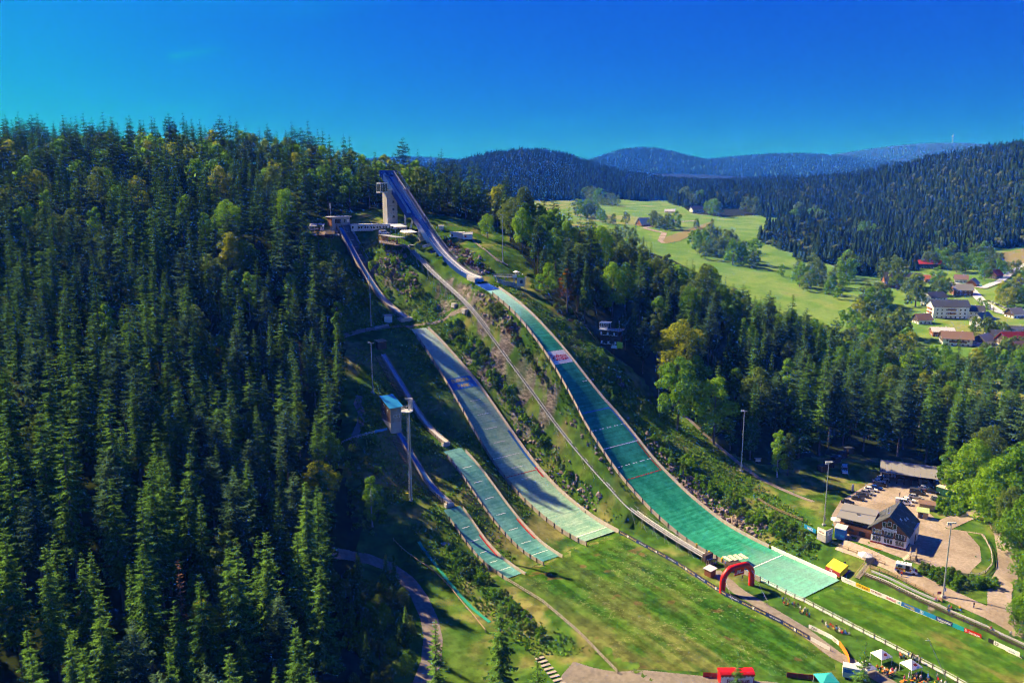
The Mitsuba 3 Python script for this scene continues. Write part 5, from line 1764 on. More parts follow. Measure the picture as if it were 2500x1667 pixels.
# coaches' stand beside the big take-off
t = thing('coaches_stand', 'steel walkway and stand with lime banner right of the big take-off', 'stand')
p0, p1 = at_y(1205, 676, 356.5), at_y(1258, 680, 354)
zt = 71.3
p0[2] = p1[2] = zt
x = (p1 - p0) / np.linalg.norm(p1 - p0)
Mw = Mw_stand = frame(p0, x)
Lw = Lw_stand = float(np.linalg.norm(p1 - p0))
MB().box((Lw / 2, 0, -.1), (Lw, 1.6, .2)).put('walkway', 'm_steel', t, Mw)
r = MB()
for q in np.arange(0, Lw + .1, 1.6):
    for y in (-.75, .75):
        r.box((q, y, .5), (.07, .07, 1.1))
for y in (-.75, .75):
    for z in (.55, 1.05):
        r.box((Lw / 2, y, z), (Lw, .07, .07))
r.put('railing', 'm_steel', t, Mw)
for q in (.8, Lw * .5, Lw - .6):
    p = apply(Mw, np.array([q, 0, -.2]))
    g = float(height(*p[:2]))
    if p[2] > g:
        MB().box([p[0], p[1], (p[2] + g) / 2 - .3], (.45, .45, p[2] - g + .5)).put('pillar', 'm_concrete', t)
MB().box((Lw + 1.9, 0, -.15), (5.4, 3.4, .3)).put('platform', 'm_steel', t, Mw)
MB().box((Lw + .2, -1.74, .5), (1.9, .08, 1.2)).put('banner', 'm_white', t, Mw)
MB().box((Lw + 2.9, -1.74, .5), (3.4, .08, 1.2)).put('banner', 'm_lime', t, Mw)
MB().box((Lw + 2.6, 0, -2.1), (3.0, 2.6, 3.6)).put('booth', 'm_light_grey', t, Mw)
MB().box((Lw + 3.1, -1.33, -1.9), (1.2, .1, 1.5)).put('window', 'm_glass', t, Mw)
for y in (-1.5, 1.5):
    p = apply(Mw, np.array([Lw + 4.4, y, -.3]))
    MB().beam(p, [p[0], p[1], float(height(*p[:2])) - .5], .2, .2).put('pillar', 'm_steel', t)
k = thing('parasol', 'small white sunshade on the coaches stand beside the big take-off', 'parasol')
pq = apply(Mw, np.array([Lw + .3, .4, 0]))
MB().tube(pq, pq + [0, 0, 2.6], .05).put('pole', 'm_light_grey', k)
MB().tube(pq + [0, 0, 2.0], pq + [0, 0, 2.75], 1.6, .05, 8).put('canopy', 'm_white', k)
# rough stone walls of the take-off terrace
for nm, P_, lab in (('stone_wall', ((1216, 690), (1235, 697), (1252, 700), (1268, 704)), 'dry stone retaining wall below the coaches stand'), ('stone_wall', ((917, 803), (932, 800), (946, 797)), 'low rubble wall under the white block hut')):
    t = thing(nm, lab, 'wall')
    g = np.random.default_rng(5)
    for p in along(gpl(*P_), .95):
        for z in (0.1, .8, 1.5) if nm == 'stone_wall' and 'coaches' in lab else (.1, .6):
            m = trimesh.creation.icosphere(1, 1)
            w = m.vertices * (np.array([.58, .5, .42]) * g.uniform(.85, 1.15, 3)) * (1 + g.uniform(-.12, .12, (42, 1)))
            put('stone', (w + p + [*g.uniform(-.08, .08, 2), z], m.faces), 'm_concrete', t)

# judges' tower
t = thing('judges_tower', 'dark brown timber judges tower with white rooftop cabin at the edge of the right wood', 'tower')
b = gp(1490, 858)
Mj = frame(b - [0, 0, 1.0], [.88, -.47, 0])
MB().box((0, 0, 2.5), (3.0, 3.0, 5.0)).put('base', 'm_dark_wood', t, Mj)
for z0, hgt, nn, w in ((3.0, 3.4, 7, 7.2), (6.6, 3.5, 8, 7.8)):
    k = MB().box((0, 0, z0 + hgt / 2), (w, 4.4, hgt)).put('storey', 'm_dark_wood', t, Mj)
    for i in range(nn):
        MB().box((-w / 2 + .6 + i * (w - 1.2) / (nn - 1), -2.24, z0 + hgt * .66), (.72, .1, 1.05)).put('window', 'm_glass' if i % 3 else 'm_light_grey', k, Mj)
    MB().box((0, -2.3, z0 + hgt * .66 - .68), (w, .12, .12)).put('sill', 'm_light_grey', k, Mj)
MB().box((.3, 0, 10.3), (9.4, 5.2, .3)).put('deck', 'm_grey', t, Mj)
MB().box((-2.6, .3, 11.6), (3.6, 3.0, 2.5)).put('cabin', 'm_glass', t, Mj)
c = MB()
for x in np.linspace(-4.4, -.8, 5):
    for y in (-1.25, 1.85):
        c.box((x, y, 11.6), (.16, .12, 2.6))
c.box((-2.6, -1.28, 10.8), (3.7, .1, .8))
c.put('cabin_frame', 'm_white', t, Mj)
MB().box((-2.6, .3, 12.95), (4.3, 3.7, .2)).put('cabin_roof', 'm_white', t, Mj)
r = MB()
for x in np.arange(-.6, 5.1, 1.1):
    r.box((x, -2.5, 10.9), (.08, .08, 1.1))
for z in (10.9, 11.4):
    r.box((2.2, -2.5, z), (5.6, .07, .1))
    r.box((4.95, 0, z), (.07, 5.0, .1))
r.put('railing', 'm_brown_wood', t, Mj)
MB().box((4.4, -1.0, 7.2), (1.2, 2.6, 2.4)).put('stair_landing', 'm_dark_wood', t, Mj)
MB().box((5.0, -2.6, 4.6), (2.5, .1, 2.6)).put('banner', 'm_lime', t, Mj)
MB().box((2.6, -2.36, 3.6), (2.6, .1, 1.3)).put('banner', 'm_white', t, Mj)
MB().tube([3.4, .6, 10.4], [3.4, .6, 14.2], .06).put('mast', 'm_white', t, Mj)

# floodlight masts
def mast(p, h, label, heads, r=.22):
    t = thing('light_mast', label, 'light mast', 'floodlight masts')
    p = np.asarray(p, float)
    MB().tube(p - [0, 0, .4], p + [0, 0, h], r, r * .55, 8).put('pole', 'm_steel', t)
    MB().box(p + [0, 0, .15], (.9, .9, .6)).put('footing', 'm_concrete', t)
    MB().box(p + [.28, -.2, 2.2], (.35, .3, .9)).put('control_box', 'm_grey', t)
    MB().box(p + [0, 0, h], (2.2, .16, .16)).put('crossbar', 'm_steel', t)
    for i in range(heads):
        x = -.95 + 1.9 * (i % 4) / 3
        MB().box(p + [x, -.15, h + .25 - .5 * (i // 4)], (.42, .4, .34)).put('lamp', 'm_light_grey', t)
    return t


for u, v, vt, lab, n in ((1227, 642, 525, 'grey light mast above the coaches stand, standing against the upper wood', 2), (1607, 994, 861, 'grey light mast before the round green trees, on the grass shoulder', 2), (1809, 1150, 1004, 'grey light mast on the open grass shoulder right of the large slope', 2), (2011, 1283, 1129, 'grey light mast with six lamps beside the club house terrace', 6), (2302, 1457, 1277, 'grey light mast standing between the gravel turnaround and the terraces', 6), (906, 796, 684, 'thin grey light mast beside the white block hut', 2), (910, 958, 838, 'thin blue-grey light mast behind the timber tower', 2), (1410, 728, 642, 'thin grey light mast half hidden among the trees of the right wood', 2)):
    p = gp(u, v)
    top = at_y(u, vt, p[1])
    mast(p, top[2] - p[2], lab, n)
p = gp(1004, 1223)
t = mast(p, float(at_y(1002, 975, p[1])[2] - p[2]), 'tallest light mast with ladder, round platform and many lamps above the small slopes', 4, .42)
h = float(at_y(1002, 975, p[1])[2] - p[2])
l = MB()
for dx in (-.75, -.45):
    l.beam(p + [dx, -.1, 1], p + [dx, -.1, h - 4], .06, .06)
for z in np.arange(1, h - 4, .4):
    l.beam(p + [-.75, -.1, z], p + [-.45, -.1, z], .05, .05)
l.put('ladder', 'm_light_grey', t)
MB().tube(p + [-.6, 0, h - 3.9], p + [-.6, 0, h - 3.6], 1.9, 1.9, 14).put('platform', 'm_light_grey', t)
r = MB()
for i in range(14):
    a = i * 6.283 / 14
    r.beam(p + [-.6 + 1.8 * math.cos(a), 1.8 * math.sin(a), h - 3.7], p + [-.6 + 1.8 * math.cos(a), 1.8 * math.sin(a), h - 2.5], .05, .05)
    b = a + 6.283 / 14
    for z in (2.5, 3.1):
        r.beam(p + [-.6 + 1.8 * math.cos(a), 1.8 * math.sin(a), h - z], p + [-.6 + 1.8 * math.cos(b), 1.8 * math.sin(b), h - z], .05, .05)
r.put('railing', 'm_light_grey', t)
for i in range(14):
    MB().box(p + [.55 + .55 * (i % 2), -.2 - .3 * (i % 3), h - 2.9 + .52 * (i // 2)], (.5, .5, .42)).put('lamp', 'm_light_grey', t)
MB().box(p + [-1.3, -.4, 1.5], (1.0, .5, 2.6)).put('cabinet', 'm_yellow', t)

# banners lying on the grass under the tower
for (u, v), m, lab in (((1042, 607), 'm_white', 'white advertising banner on the shaded grass, the uppermost of three'), ((1062, 621), 'm_navy', 'dark navy advertising banner on the shaded grass, the middle of three'), ((1077, 637), 'm_lime', 'lime green advertising banner on the grass, the lowest of three')):
    p = gp(u, v)
    d = np.append(DC, 0)
    panel('banner', lab, 'banner', p - d * 2.1 + [0, 0, .3], p + d * 2.1 + [0, 0, .9], 1.3, m, 'Auto' if m == 'm_white' else None, 'm_navy', .7)

# ------------------------------------------------------------------ fences and boards of the outrun
t = thing('advertising_fence', 'row of navy blue advertising boards along the right edge of the dry lawn', 'advertising boards')
Q = along([np.append(at_z(u, v, 0)[:2], 0) for u, v in ((1512, 1302), (1651, 1377), (1770, 1455), (1900, 1518), (1976, 1562))], 4.3)
for i, (a, b) in enumerate(zip(Q[:-1], Q[1:])):
    s = [('EUROPA PARK', 0, .05, .42, 3.3, 'm_gold_text')] if i % 3 != 2 else [('www.europapark.de', 0, .05, .34, 3.4, 'm_white')]
    panel('board', None, None, a, b, 1.05, 'm_navy', s, parent=t)
    MB().box(a + [.12, .09, .6], (.1, .1, 1.3)).put('post', 'm_dark_wood', t)
    if i % 3 == 0:
        x = (b - a) / np.linalg.norm(b - a)
        n = np.cross(x, UP)
        MB().box(b - x * .15 + n * .07 + [0, 0, .62], (.62, .05, .75), [x, n, UP]).put('emblem', 'm_white', t)
r = MB()
for a, b in zip(Q[:-1], Q[1:]):
    r.beam(a + [0, 0, 1.18], b + [0, 0, 1.18], .16, .1)
r.put('top_rail', 'm_dark_wood', t)
panel('advertising_board', 'long plain pale board at the lower end of the navy boards', 'board', at_z(1979, 1563, 0), at_z(2026, 1589, 0), 1.1, 'm_light_grey')
t = thing('white_fence', 'long white rail fence with dark posts along the left edge of the green lawn', 'fence')
Q = along([np.append(at_z(u, v, 0)[:2], 0) for u, v in ((1835, 1404), (1960, 1468), (2113, 1548), (2300, 1644), (2400, 1700))], 3.1)
for p in Q:
    MB().box(p + [0, 0, .65], (.22, .22, 1.5)).put('post', 'm_post', t)
for a, b in zip(Q[:-1], Q[1:]):
    MB().beam(a + [0, 0, .45], b + [0, 0, .45], .08, .62).put('board', 'm_white', t)
    MB().beam(a + [0, 0, 1.2], b + [0, 0, 1.2], .09, .16).put('rail', 'm_light_grey', t)
rail_fence('weathered wooden rail fence along the left edge of the dry lawn', [np.append(at_z(u, v, 0)[:2], 0) for u, v in ((1238, 1418), (1326, 1472), (1410, 1544), (1508, 1632))], 2.6, 1.15, ((.4, .22), (.95, .22)), 'm_post', 'm_board')
rail_fence('dark wooden fence on the lower terrace behind the printed boards', gpl((2104, 1406), (2200, 1450), (2300, 1495), (2400, 1541), (2500, 1590)), 3.0, 1.2, ((.3, .16), (.7, .16), (1.1, .16)), 'm_post', 'm_post')
rail_fence('grey-brown wooden fence on the upper terrace by the ambulance', gpl((2125, 1390), (2200, 1420), (2262, 1450), (2300, 1472)), 2.6, 1.2, ((.4, .16), (.75, .16), (1.1, .16)), 'm_post', 'm_tan_wood')
rail_fence('wooden rail fence along the club house forecourt above the slope', gpl((2030, 1328), (2070, 1345), (2110, 1360), (2160, 1380)), 3.0, 1.1, ((.5, .14), (1.0, .14)), 'm_post', 'm_tan_wood')
rail_fence('dark wooden fence round the gravel turnaround on the right', gpl((2240, 1372), (2300, 1392), (2360, 1410), (2400, 1408), (2422, 1382), (2420, 1350), (2400, 1312)), 3.2, 1.1, ((.55, .14), (1.0, .14)), 'm_post', 'm_board')
rail_fence('wooden rail fence on the grass shoulder above the bushes', gpl((1850, 1222), (1880, 1240), (1920, 1258), (1960, 1275)), 2.6, 1.1, ((.5, .14), (1.0, .14)), 'm_post', 'm_tan_wood')
rail_fence('brown fence line running down beside the judges tower', gpl((1372, 735), (1400, 765), (1430, 800), (1456, 838)), 2.6, 1.0, (.9,), 'm_tan_wood', 'm_tan_wood')
rail_fence('long wooden handrail along the shaded track on the lower left', gpl((960, 1322), (1010, 1365), (1060, 1400), (1100, 1440), (1150, 1500), (1185, 1545)), 4.0, .9, (.8,), 'm_tan_wood', 'm_tan_wood', rw=.22, rh=.2)
for i, (u, v) in enumerate(((1340, 700), )):
    rail_fence('small steel mesh fence at the forest edge right of the coaches stand', gpl((1308, 708), (1335, 712), (1358, 716)), 1.4, 1.3, (.1, .65, 1.2), 'm_light_grey', 'm_steel', rw=.05, rh=.05, pw=.07)

# printed boards along the far edge of the green lawn
BL = [np.append(at_z(u, v, 0)[:2], 0) for u, v in ((2055, 1418), (2200, 1480), (2392, 1560), (2520, 1620))]
Bs = np.r_[0, np.cumsum([np.linalg.norm(b - a) for a, b in zip(BL[:-1], BL[1:])])]


def bl(u, v):
    """distance along the board line of a pixel"""
    p = at_z(u, v, 0)[:2]
    best = None
    for i in range(3):
        d = (BL[i + 1] - BL[i])[:2]
        L_ = np.linalg.norm(d)
        s = (p - BL[i][:2]) @ d / L_
        e = abs(np.cross(d / L_, p - BL[i][:2]))
        if best is None or (e < best[0] and -2 < s < L_ + 2):
            best = (e, Bs[i] + s)
    return best[1]


def bp(s):
    i = min(int(np.searchsorted(Bs, s, side='right') - 1), 2)
    d = (BL[i + 1] - BL[i]) / (Bs[i + 1] - Bs[i])
    return BL[i] + d * (s - Bs[i])


R_ = [('m_white', (2053, 1417), (2088, 1433), 'pale white board with faint print beside the end of the matting', [('www', 0, 0, .4, 2.2, 'm_light_grey')]),
      ('m_yellow', (2088, 1433), (2122, 1448), 'bright yellow board with black and red script', [('natur', -1.0, .1, .36, 1.0, 'm_black'), ('energie', .7, -.05, .5, 1.9, 'm_dark_red')]),
      ('m_white', (2122, 1448), (2153, 1461), 'white board with dark red capitals beside the yellow board', [('FURTWANGEN', 0, .05, .45, 3.0, 'm_dark_red')]),
      ('m_white', (2153, 1461), (2186, 1476), 'white board with red lettering and a small round figure emblem', [('Rothaus', .5, 0, .62, 2.6, 'm_red')]),
      ('m_white', (2186, 1476), (2198, 1481), 'short white board with a green emblem', [('ok', 0, 0, .6, .9, 'm_teal')]),
      ('m_mid_blue', (2198, 1481), (2243, 1500), 'blue board with two short yellow words', [('Schwarzwald', -.3, .12, .36, 2.6, 'm_gold_text'), ('Card', .6, -.25, .36, 1.2, 'm_gold_text')]),
      ('m_sky_blue', (2243, 1500), (2281, 1517), 'light blue board with a white letter square', [('m', -1.6, 0, .9, .9, 'm_white')]),
      ('m_navy', (2281, 1517), (2322, 1534), 'dark blue board with white blackletter word', [('Peterstaler', 0, 0, .66, 3.6, 'm_white')]),
      ('m_teal', (2322, 1534), (2350, 1546), 'turquoise board ending in an orange curve', []),
      ('m_red', (2350, 1546), (2392, 1564), 'red board with white word and bank emblem', [('S', -1.7, .1, .6, .5, 'm_white'), ('Sparkasse', .4, -.12, .5, 2.7, 'm_white')]),
      ('m_black', (2408, 1572), (2422, 1578), 'short black board behind cut branches', []),
      ('m_white', (2422, 1578), (2488, 1606), 'long white board with a round emblem and grey line drawing', [('O', -2.4, 0, .7, .9, 'm_black'), ('www', 1.2, -.2, .3, 1.6, 'm_mid_blue')])]
for m, a, b, lab, tx in R_:
    panel('advertising_board', lab, 'advertising board', bp(bl(*a)) + [0, 0, 0], bp(bl(*b)), 1.15, m, tx, z0=.3, group='printed boards along the green lawn')
t = thing('kerb_boards', 'continuous low white strip under the printed boards of the green lawn', 'edging')
for s in np.arange(0, Bs[-1] - 4, 4.0):
    MB().beam(bp(s + .02) + [0, 0, .14], bp(s + 3.98) + [0, 0, .14], .12, .26).put('board', 'm_white', t)
# terrace walls
for lab, P_, hh in (('low stone terrace wall between two wooden fences by the green lawn', ((2112, 1403), (2200, 1440), (2300, 1482), (2400, 1527), (2500, 1575)), .7), ('grey plank retaining wall of the upper terrace under the ambulance', ((2128, 1396), (2200, 1428), (2290, 1468)), .8)):
    t = thing('terrace_wall', lab, 'wall')
    Q = along(gpl(*P_), 2.6)
    for a, b in zip(Q[:-1], Q[1:]):
        MB().beam(a + [0, 0, .1], b + [0, 0, .1], .3, hh).put('slab', 'm_concrete' if 'stone' in lab else 'm_grey', t)
# stairs from the forecourt to the lawn
t = thing('wooden_stairs', 'steep wooden stairs with handrails leading down from the forecourt to the lawn', 'stairs')
a, b = gp(2136, 1360), gp(2092, 1416)
b[2] += .3
for i in range(22):
    q = a + (b - a) * (i + .5) / 22
    d = (b - a)[:2] / np.linalg.norm((b - a)[:2])
    MB().box(q + [0, 0, .12], (1.5, .32, .1), [[d[1], -d[0], 0], [d[0], d[1], 0], [0, 0, 1]]).put('tread', 'm_board', t)
for s in (-.85, .85):
    o = np.array([d[1], -d[0], 0]) * s
    r = MB().beam(a + o + [0, 0, 1.0], b + o + [0, 0, 1.0], .1, .12)
    for i in range(5):
        q = a + (b - a) * i / 4 + o
        r.beam(q - [0, 0, .2], q + [0, 0, 1.0], .1, .1)
    r.put('handrail', 'm_tan_wood', t)
# broad steps at the lower edge
t = thing('wooden_steps', 'broad grey timber steps descending at the lower edge of the picture', 'stairs')
a, b = gp(1318, 1608), gp(1385, 1690)
for i in range(9):
    q = a + (b - a) * i / 9
    d = (b - a)[:2] / np.linalg.norm((b - a)[:2])
    MB().box(q + [0, 0, .25], (2.4, .75, .16), [[d[1], -d[0], 0], [d[0], d[1], 0], [0, 0, 1]]).put('tread', 'm_board', t)
# green net strip and yellow-framed slab on the left bank
Q = along(gpl((1022, 1322), (1050, 1362), (1085, 1408), (1120, 1450), (1160, 1493), (1196, 1520)), 2.2)
t = thing('net_strip', 'long narrow bright green net laid down the grassy bank', 'net')
for a, b in zip(Q[:-1], Q[1:]):
    MB().beam(a + [0, 0, .12], b + [0, 0, .12], 0.95, .05).put('net', 'm_green_line', t)
t = thing('inspection_slab', 'concrete slab with yellow rails on the grassy bank beside the smallest slope', 'slab')
p = gp(1088, 1330)
MB().box(p + [0, 0, .2], (2.6, 2.0, .3), [[.8, -.6, 0], [.6, .8, 0], [0, 0, 1]]).put('slab', 'm_concrete', t)
r = MB()
for z in (.5, 1.0):
    r.beam(p + [-.6, 1.1, z], p + [1.9, -.6, z], .1, .1)
for s in (0, .5, 1):
    q = p + np.array([-.6, 1.1, 0]) * (1 - s) + np.array([1.9, -.6, 0]) * s
    r.beam(q, q + [0, 0, 1.05], .1, .1)
r.put('rail', 'm_yellow', t)

# inflatable arch
def curve_tube(P, R, n=14):
    P, m = np.asarray(P, float), len(P)
    v = []
    for i in range(m):
        d = P[min(i + 1, m - 1)] - P[max(i - 1, 0)]
        d /= np.linalg.norm(d)
        s = np.cross(d, ARCH_N)
        s /= np.linalg.norm(s)
        a = np.arange(n) * 2 * np.pi / n
        v.append(P[i] + R[i] * (np.cos(a)[:, None] * s + np.sin(a)[:, None] * ARCH_N))
    v = np.vstack(v + [[P[0]], [P[-1]]])
    f = []
    for i in range(m - 1):
        for j in range(n):
            k = (j + 1) % n
            f += [[i * n + j, i * n + k, i * n + n + k], [i * n + j, i * n + n + k, i * n + n + j]]
    f += [[(j + 1) % n, j, m * n] for j in range(n)] + [[(m - 1) * n + j, (m - 1) * n + (j + 1) % n, m * n + 1] for j in range(n)]
    return v, np.array(f)


f0, f1 = at_z(1763, 1446, 0), at_z(1834, 1427, 0)
ex = (f1 - f0) / np.linalg.norm(f1 - f0)
ARCH_N = np.cross(ex, UP)
Wa = float(np.linalg.norm(f1 - f0))
prof = [(0, 0), (0, 1.6), (.05, 3.2), (.12, 4.3), (.55, 5.1), (1.7, 6.3), (2.5, 6.75), (Wa / 2, 6.85), (Wa - 2.5, 6.75), (Wa - 1.7, 6.3), (Wa - .55, 5.1), (Wa - .12, 4.3), (Wa - .05, 3.2), (Wa, 1.6), (Wa, 0)]
t = thing('inflatable_arch', 'big red inflatable arch standing across the path beside the navy boards', 'inflatable arch')
put('tube', curve_tube([f0 + ex * x + UP * z for x, z in prof], [.85] * len(prof)), 'm_red', t, smooth=50)
Ma = frame(f0 + ex * Wa / 2 + ARCH_N * .30 + UP * 5.2, ex, ARCH_N)
MB().box((.3, 0, 0), (3.4, 1.7, .08)).put('banner', 'm_red', t, Ma)
lettering('Bad', .5, frame(f0 + ex * (Wa / 2 + .1) + ARCH_N * .37 + UP * 5.65, ex, ARCH_N), 'm_white', t, .02, 1.3)
lettering('Dürrheimer', .45, frame(f0 + ex * (Wa / 2 + .35) + ARCH_N * .37 + UP * 5.05, ex, ARCH_N), 'm_white', t, .02, 2.7)
for i in range(4):
    x0 = 1.9 + i * .32
    MB().tube(f0 + ex * x0 + UP * (6.1 + .12 * i) - ARCH_N * .95, f0 + ex * x0 + UP * (6.1 + .12 * i) + ARCH_N * .95, .16, .16, 8).put('pleat', 'm_dark_red', t)
for a, b in ((f0 + ex * .3 + UP * 5, f0 + ARCH_N * 5 - ex * .5), (f1 - ex * 1 + UP * 6, f1 + ARCH_N * 9 - ex * 2.2)):
    MB().tube(a, b, .035, .035, 5).put('guy_rope', 'm_white', t)
hut('kiosk', 'small brown ticket hut with grey roof next to the red arch', 'hut', at_z(1733, 1404, 0), math.radians(-55), 2.4, 2.2, 2.4, 'm_brown_wood', 'm_light_grey', .12, .3)
t = thing('yellow_mat_deck', 'timber deck with pale yellow boards behind the red arch', 'deck')
for i in range(4):
    p = at_z(1775 + i * 13, 1375 - i * 2 + 3, 0)
    MB().box(p + [0, 0, 2.0], (1.25, 3.4, .15), [ex, ARCH_N, UP]).put('board', 'm_cream', t)
MB().box(at_z(1790, 1386, 0) + [0, 0, .9], (4.6, 2.6, 1.8), [ex, ARCH_N, UP]).put('base', 'm_dark_wood', t)
t = thing('barrier_gate', 'brown slatted timber gate at the foot of the lift track', 'gate')
p = at_z(1738, 1380, 0)
for i in range(7):
    MB().box(p + ex * (i * .62 - 1.9) + [0, 0, 1.1], (.2, .16, 1.5), [ex, ARCH_N, UP]).put('slat', 'm_tan_wood', t)
for z in (.3, 1.9):
    MB().box(p + [0, 0, z], (4.4, .3, .22), [ex, ARCH_N, UP]).put('beam', 'm_dark_wood', t)

# bottom edge: truck stand, fences, tents
p = at_z(1795, 1668, -.2)
t = thing('sales_truck', 'red sales trailer with red rounded roof and old-style lettering at the lower edge', 'trailer')
Mr = frame(p + [0, 0, 0], [1, .02, 0])
MB().box((0, 0, 1.7), (7.4, 2.5, 2.7)).put('body', 'm_white', t, Mr)
rr = []
for x in (-4.0, 4.0):
    for y, z in ((-1.5, 2.9), (-1.45, 3.25), (-.9, 3.6), (0, 3.72), (.9, 3.6), (1.45, 3.25), (1.5, 2.9)):
        rr.append([x, y, z])
put('roof', (np.array(rr, float), np.array([[i, i + 1, i + 8] for i in range(6)] + [[i, i + 8, i + 7] for i in range(6)] + [[0, 6, i] for i in range(1, 6)] + [[7, 13 - i, 13] for i in range(1, 6)])), 'm_red', t, Mr)
for s in (-1, 1):
    MB().box((s * 3.78, 0, 1.7), (.12, 2.52, 2.72)).put('end_wall', 'm_red', t, Mr)
lettering('Rothaus', .95, frame(p + [.3, -1.28, 1.5], [1, .02, 0], [0, -1, 0]), 'm_dark_red', t, .03, 5.2)
fr = MB()
for i in range(9):
    fr.tube([-3.4 + i * .85, -1.30, 2.75], [-3.4 + i * .85, -1.24, 2.75], .28, .28, 8)
fr.put('garland', 'm_black', t, Mr)
for x in (-2.2, 2.2):
    for y in (-1.1, 1.1):
        MB().tube([x, y - .15, .4], [x, y + .15, .4], .42, .42, 10).put('wheel', 'm_black', t, Mr)
for lab, a, b in (('dark red fence panel left of the red-roofed trailer', (1716, 1652), (1778, 1656)), ('dark red fence panel between the trailer and the turquoise tent', (1920, 1652), (2000, 1660))):
    t = thing('red_fence', lab, 'fence')
    Q = along([at_z(*a, 0), at_z(*b, 0)], 2.2)
    for q, w in zip(Q[:-1], Q[1:]):
        panel('panel', None, None, q, w, 1.2, 'm_dark_red', parent=t)
Q = along([np.append(at_z(u, v, 0)[:2], 0) for u, v in ((2049, 1575), (2058, 1588), (2068, 1603), (2074, 1622))], 1.8)
t = thing('orange_fence', 'bright orange curved mesh fence at the lower end of the dry lawn', 'fence')
for a, b in zip(Q[:-1], Q[1:]):
    panel('panel', None, None, a, b, 1.3, 'm_orange', parent=t)
Q = along([np.append(at_z(u, v, 0)[:2], 0) for u, v in ((1974, 1533), (2000, 1545), (2030, 1560), (2048, 1575))], 3.2)
t = thing('advertising_fence', 'row of white printed mesh banners behind the pale board', 'advertising boards')
for i, (a, b) in enumerate(zip(Q[:-1], Q[1:])):
    panel('banner', None, None, a, b, 1.1, 'm_white', [('ZOO', 0, 0, .6, 1.6, 'm_black')] if i % 2 == 0 else None, parent=t)


def pavilion(p, w, label, cat, m, h0=2.2, h1=3.6, accent=None, ang=0.4):
    t = thing('pavilion', label, cat)
    M = rotz(ang, p)
    e = w / 2
    for i in range(4):
        a = [(-e, -e), (e, -e), (e, e), (-e, e)]
        q, r = a[i], a[(i + 1) % 4]
        v = np.array([[*q, h0], [*r, h0], [0, 0, h1], [*q, h0 - .12], [*r, h0 - .12], [0, 0, h1 - .12]])
        k = put('canopy', (v, np.array([[0, 1, 2], [3, 5, 4], [0, 3, 4], [0, 4, 1]])), m if not (accent and i == accent) else 'm_mid_blue', t, M)
        MB().box((*np.array(q) * .96, h0 / 2), (.09, .09, h0)).put('leg', 'm_light_grey', t, M)
    if accent is not None:
        MB().raw(apply(M, [[-.5, -e * .78, h0 + .42], [.5, -e * .78, h0 + .42], [.4, -e * .5, h0 + .80], [-.4, -e * .5, h0 + .80]]) , [[0, 1, 2, 3]]).put('emblem', 'm_dark_red', t)
    return t


gz = lambda u, v: np.append(at_z(u, v, 0)[:2], float(height(*at_z(u, v, 0)[:2])))
pavilion(gz(2150, 1617), 3.5, 'white pointed tent with blue panel and red emblem, partly behind the front spruce', 'tent', 'm_white', accent=1)
pavilion(gz(2222, 1642), 3.5, 'white pointed tent with blue panel and red emblem among the crowd at the lower right', 'tent', 'm_white', accent=1)
pavilion(gz(2110, 1645), 3.6, 'plain white tent behind the front spruce, left of the two emblem tents', 'tent', 'm_white')
pavilion(gz(2017, 1675), 4.4, 'turquoise tent roof at the lower edge right of the red fence', 'tent', 'm_teal', 2.0, 3.0, ang=.1)
t = thing('box_truck', 'grey box trailer with blue stripe at the end of the dry lawn', 'trailer')
Mb = frame(gz(2085, 1655), [.93, -.36, 0])
MB().box((0, 0, 1.8), (5.2, 2.3, 2.6)).put('body', 'm_light_grey', t, Mb)
MB().box((-1.2, -1.17, 2.2), (2.2, .05, .8)).put('stripe', 'm_mid_blue', t, Mb)
for x in (-1.5, 1.5):
    MB().tube([x, -1.1, .4], [x, -.85, .4], .4, .4, 10).put('wheel', 'm_black', t, Mb)
# ------------------------------------------------------------------ tracks and gravel
def track(name, px, w, m, dz=.09):
    return drape(name, strip(plan(*px), w), m, 2.5, dz)


track('forest_track', ((800, 1348), (850, 1356), (900, 1366), (944, 1382), (990, 1415), (1025, 1460), (1048, 1510), (1058, 1560), (1052, 1620), (1030, 1680)), 4.8, 'm_path')
track('path', ((836, 822), (870, 812), (905, 804), (940, 800), (985, 796), (1010, 797)), 2.2, 'm_path')
track('path', ((862, 1090), (868, 1060), (880, 1035), (884, 1010), (872, 985), (880, 968)), 2.6, 'm_path')
track('path', ((1010, 795), (1050, 790), (1100, 768), (1140, 752), (1160, 735), (1185, 724)), 1.5, 'm_path')
track('path', ((1150, 580), (1170, 600), (1195, 620), (1215, 636), (1240, 648)), 1.4, 'm_path')
track('dirt_path', ((1640, 985), (1665, 1010), (1720, 1060), (1790, 1120), (1850, 1165), (1920, 1200), (1985, 1225)), 1.8, 'm_path')
track('spectator_path', ((1745, 1395), (1800, 1443), (1880, 1492), (1960, 1540), (2040, 1600), (2120, 1640), (2220, 1700)), 3.8, 'm_path')
track('service_road', ((2050, 1330), (2110, 1352), (2170, 1378), (2230, 1410), (2300, 1446), (2370, 1478), (2440, 1510), (2540, 1560)), 4.6, 'm_gravel', .11)
track('access_road', ((2300, 1285), (2350, 1262), (2395, 1252), (2432, 1272), (2452, 1312), (2462, 1360), (2458, 1405), (2440, 1440), (2440, 1490), (2500, 1545)), 5.6, 'm_gravel', .13)
drape('gravel', plan((1400, 1615), (1450, 1632), (1508, 1640), (1720, 1652), (1900, 1668), (1900, 1720), (1360, 1720), (1370, 1650)), 'm_path', 3, .1)
drape('grass_rim', plan((2360, 1300), (2395, 1305), (2418, 1340), (2424, 1375), (2405, 1402), (2360, 1408), (2375, 1390), (2396, 1370), (2392, 1335)), 'm_ground', 3, .1)

mat('m_slate_mid', (0.085, 0.095, 0.118), 0.5)
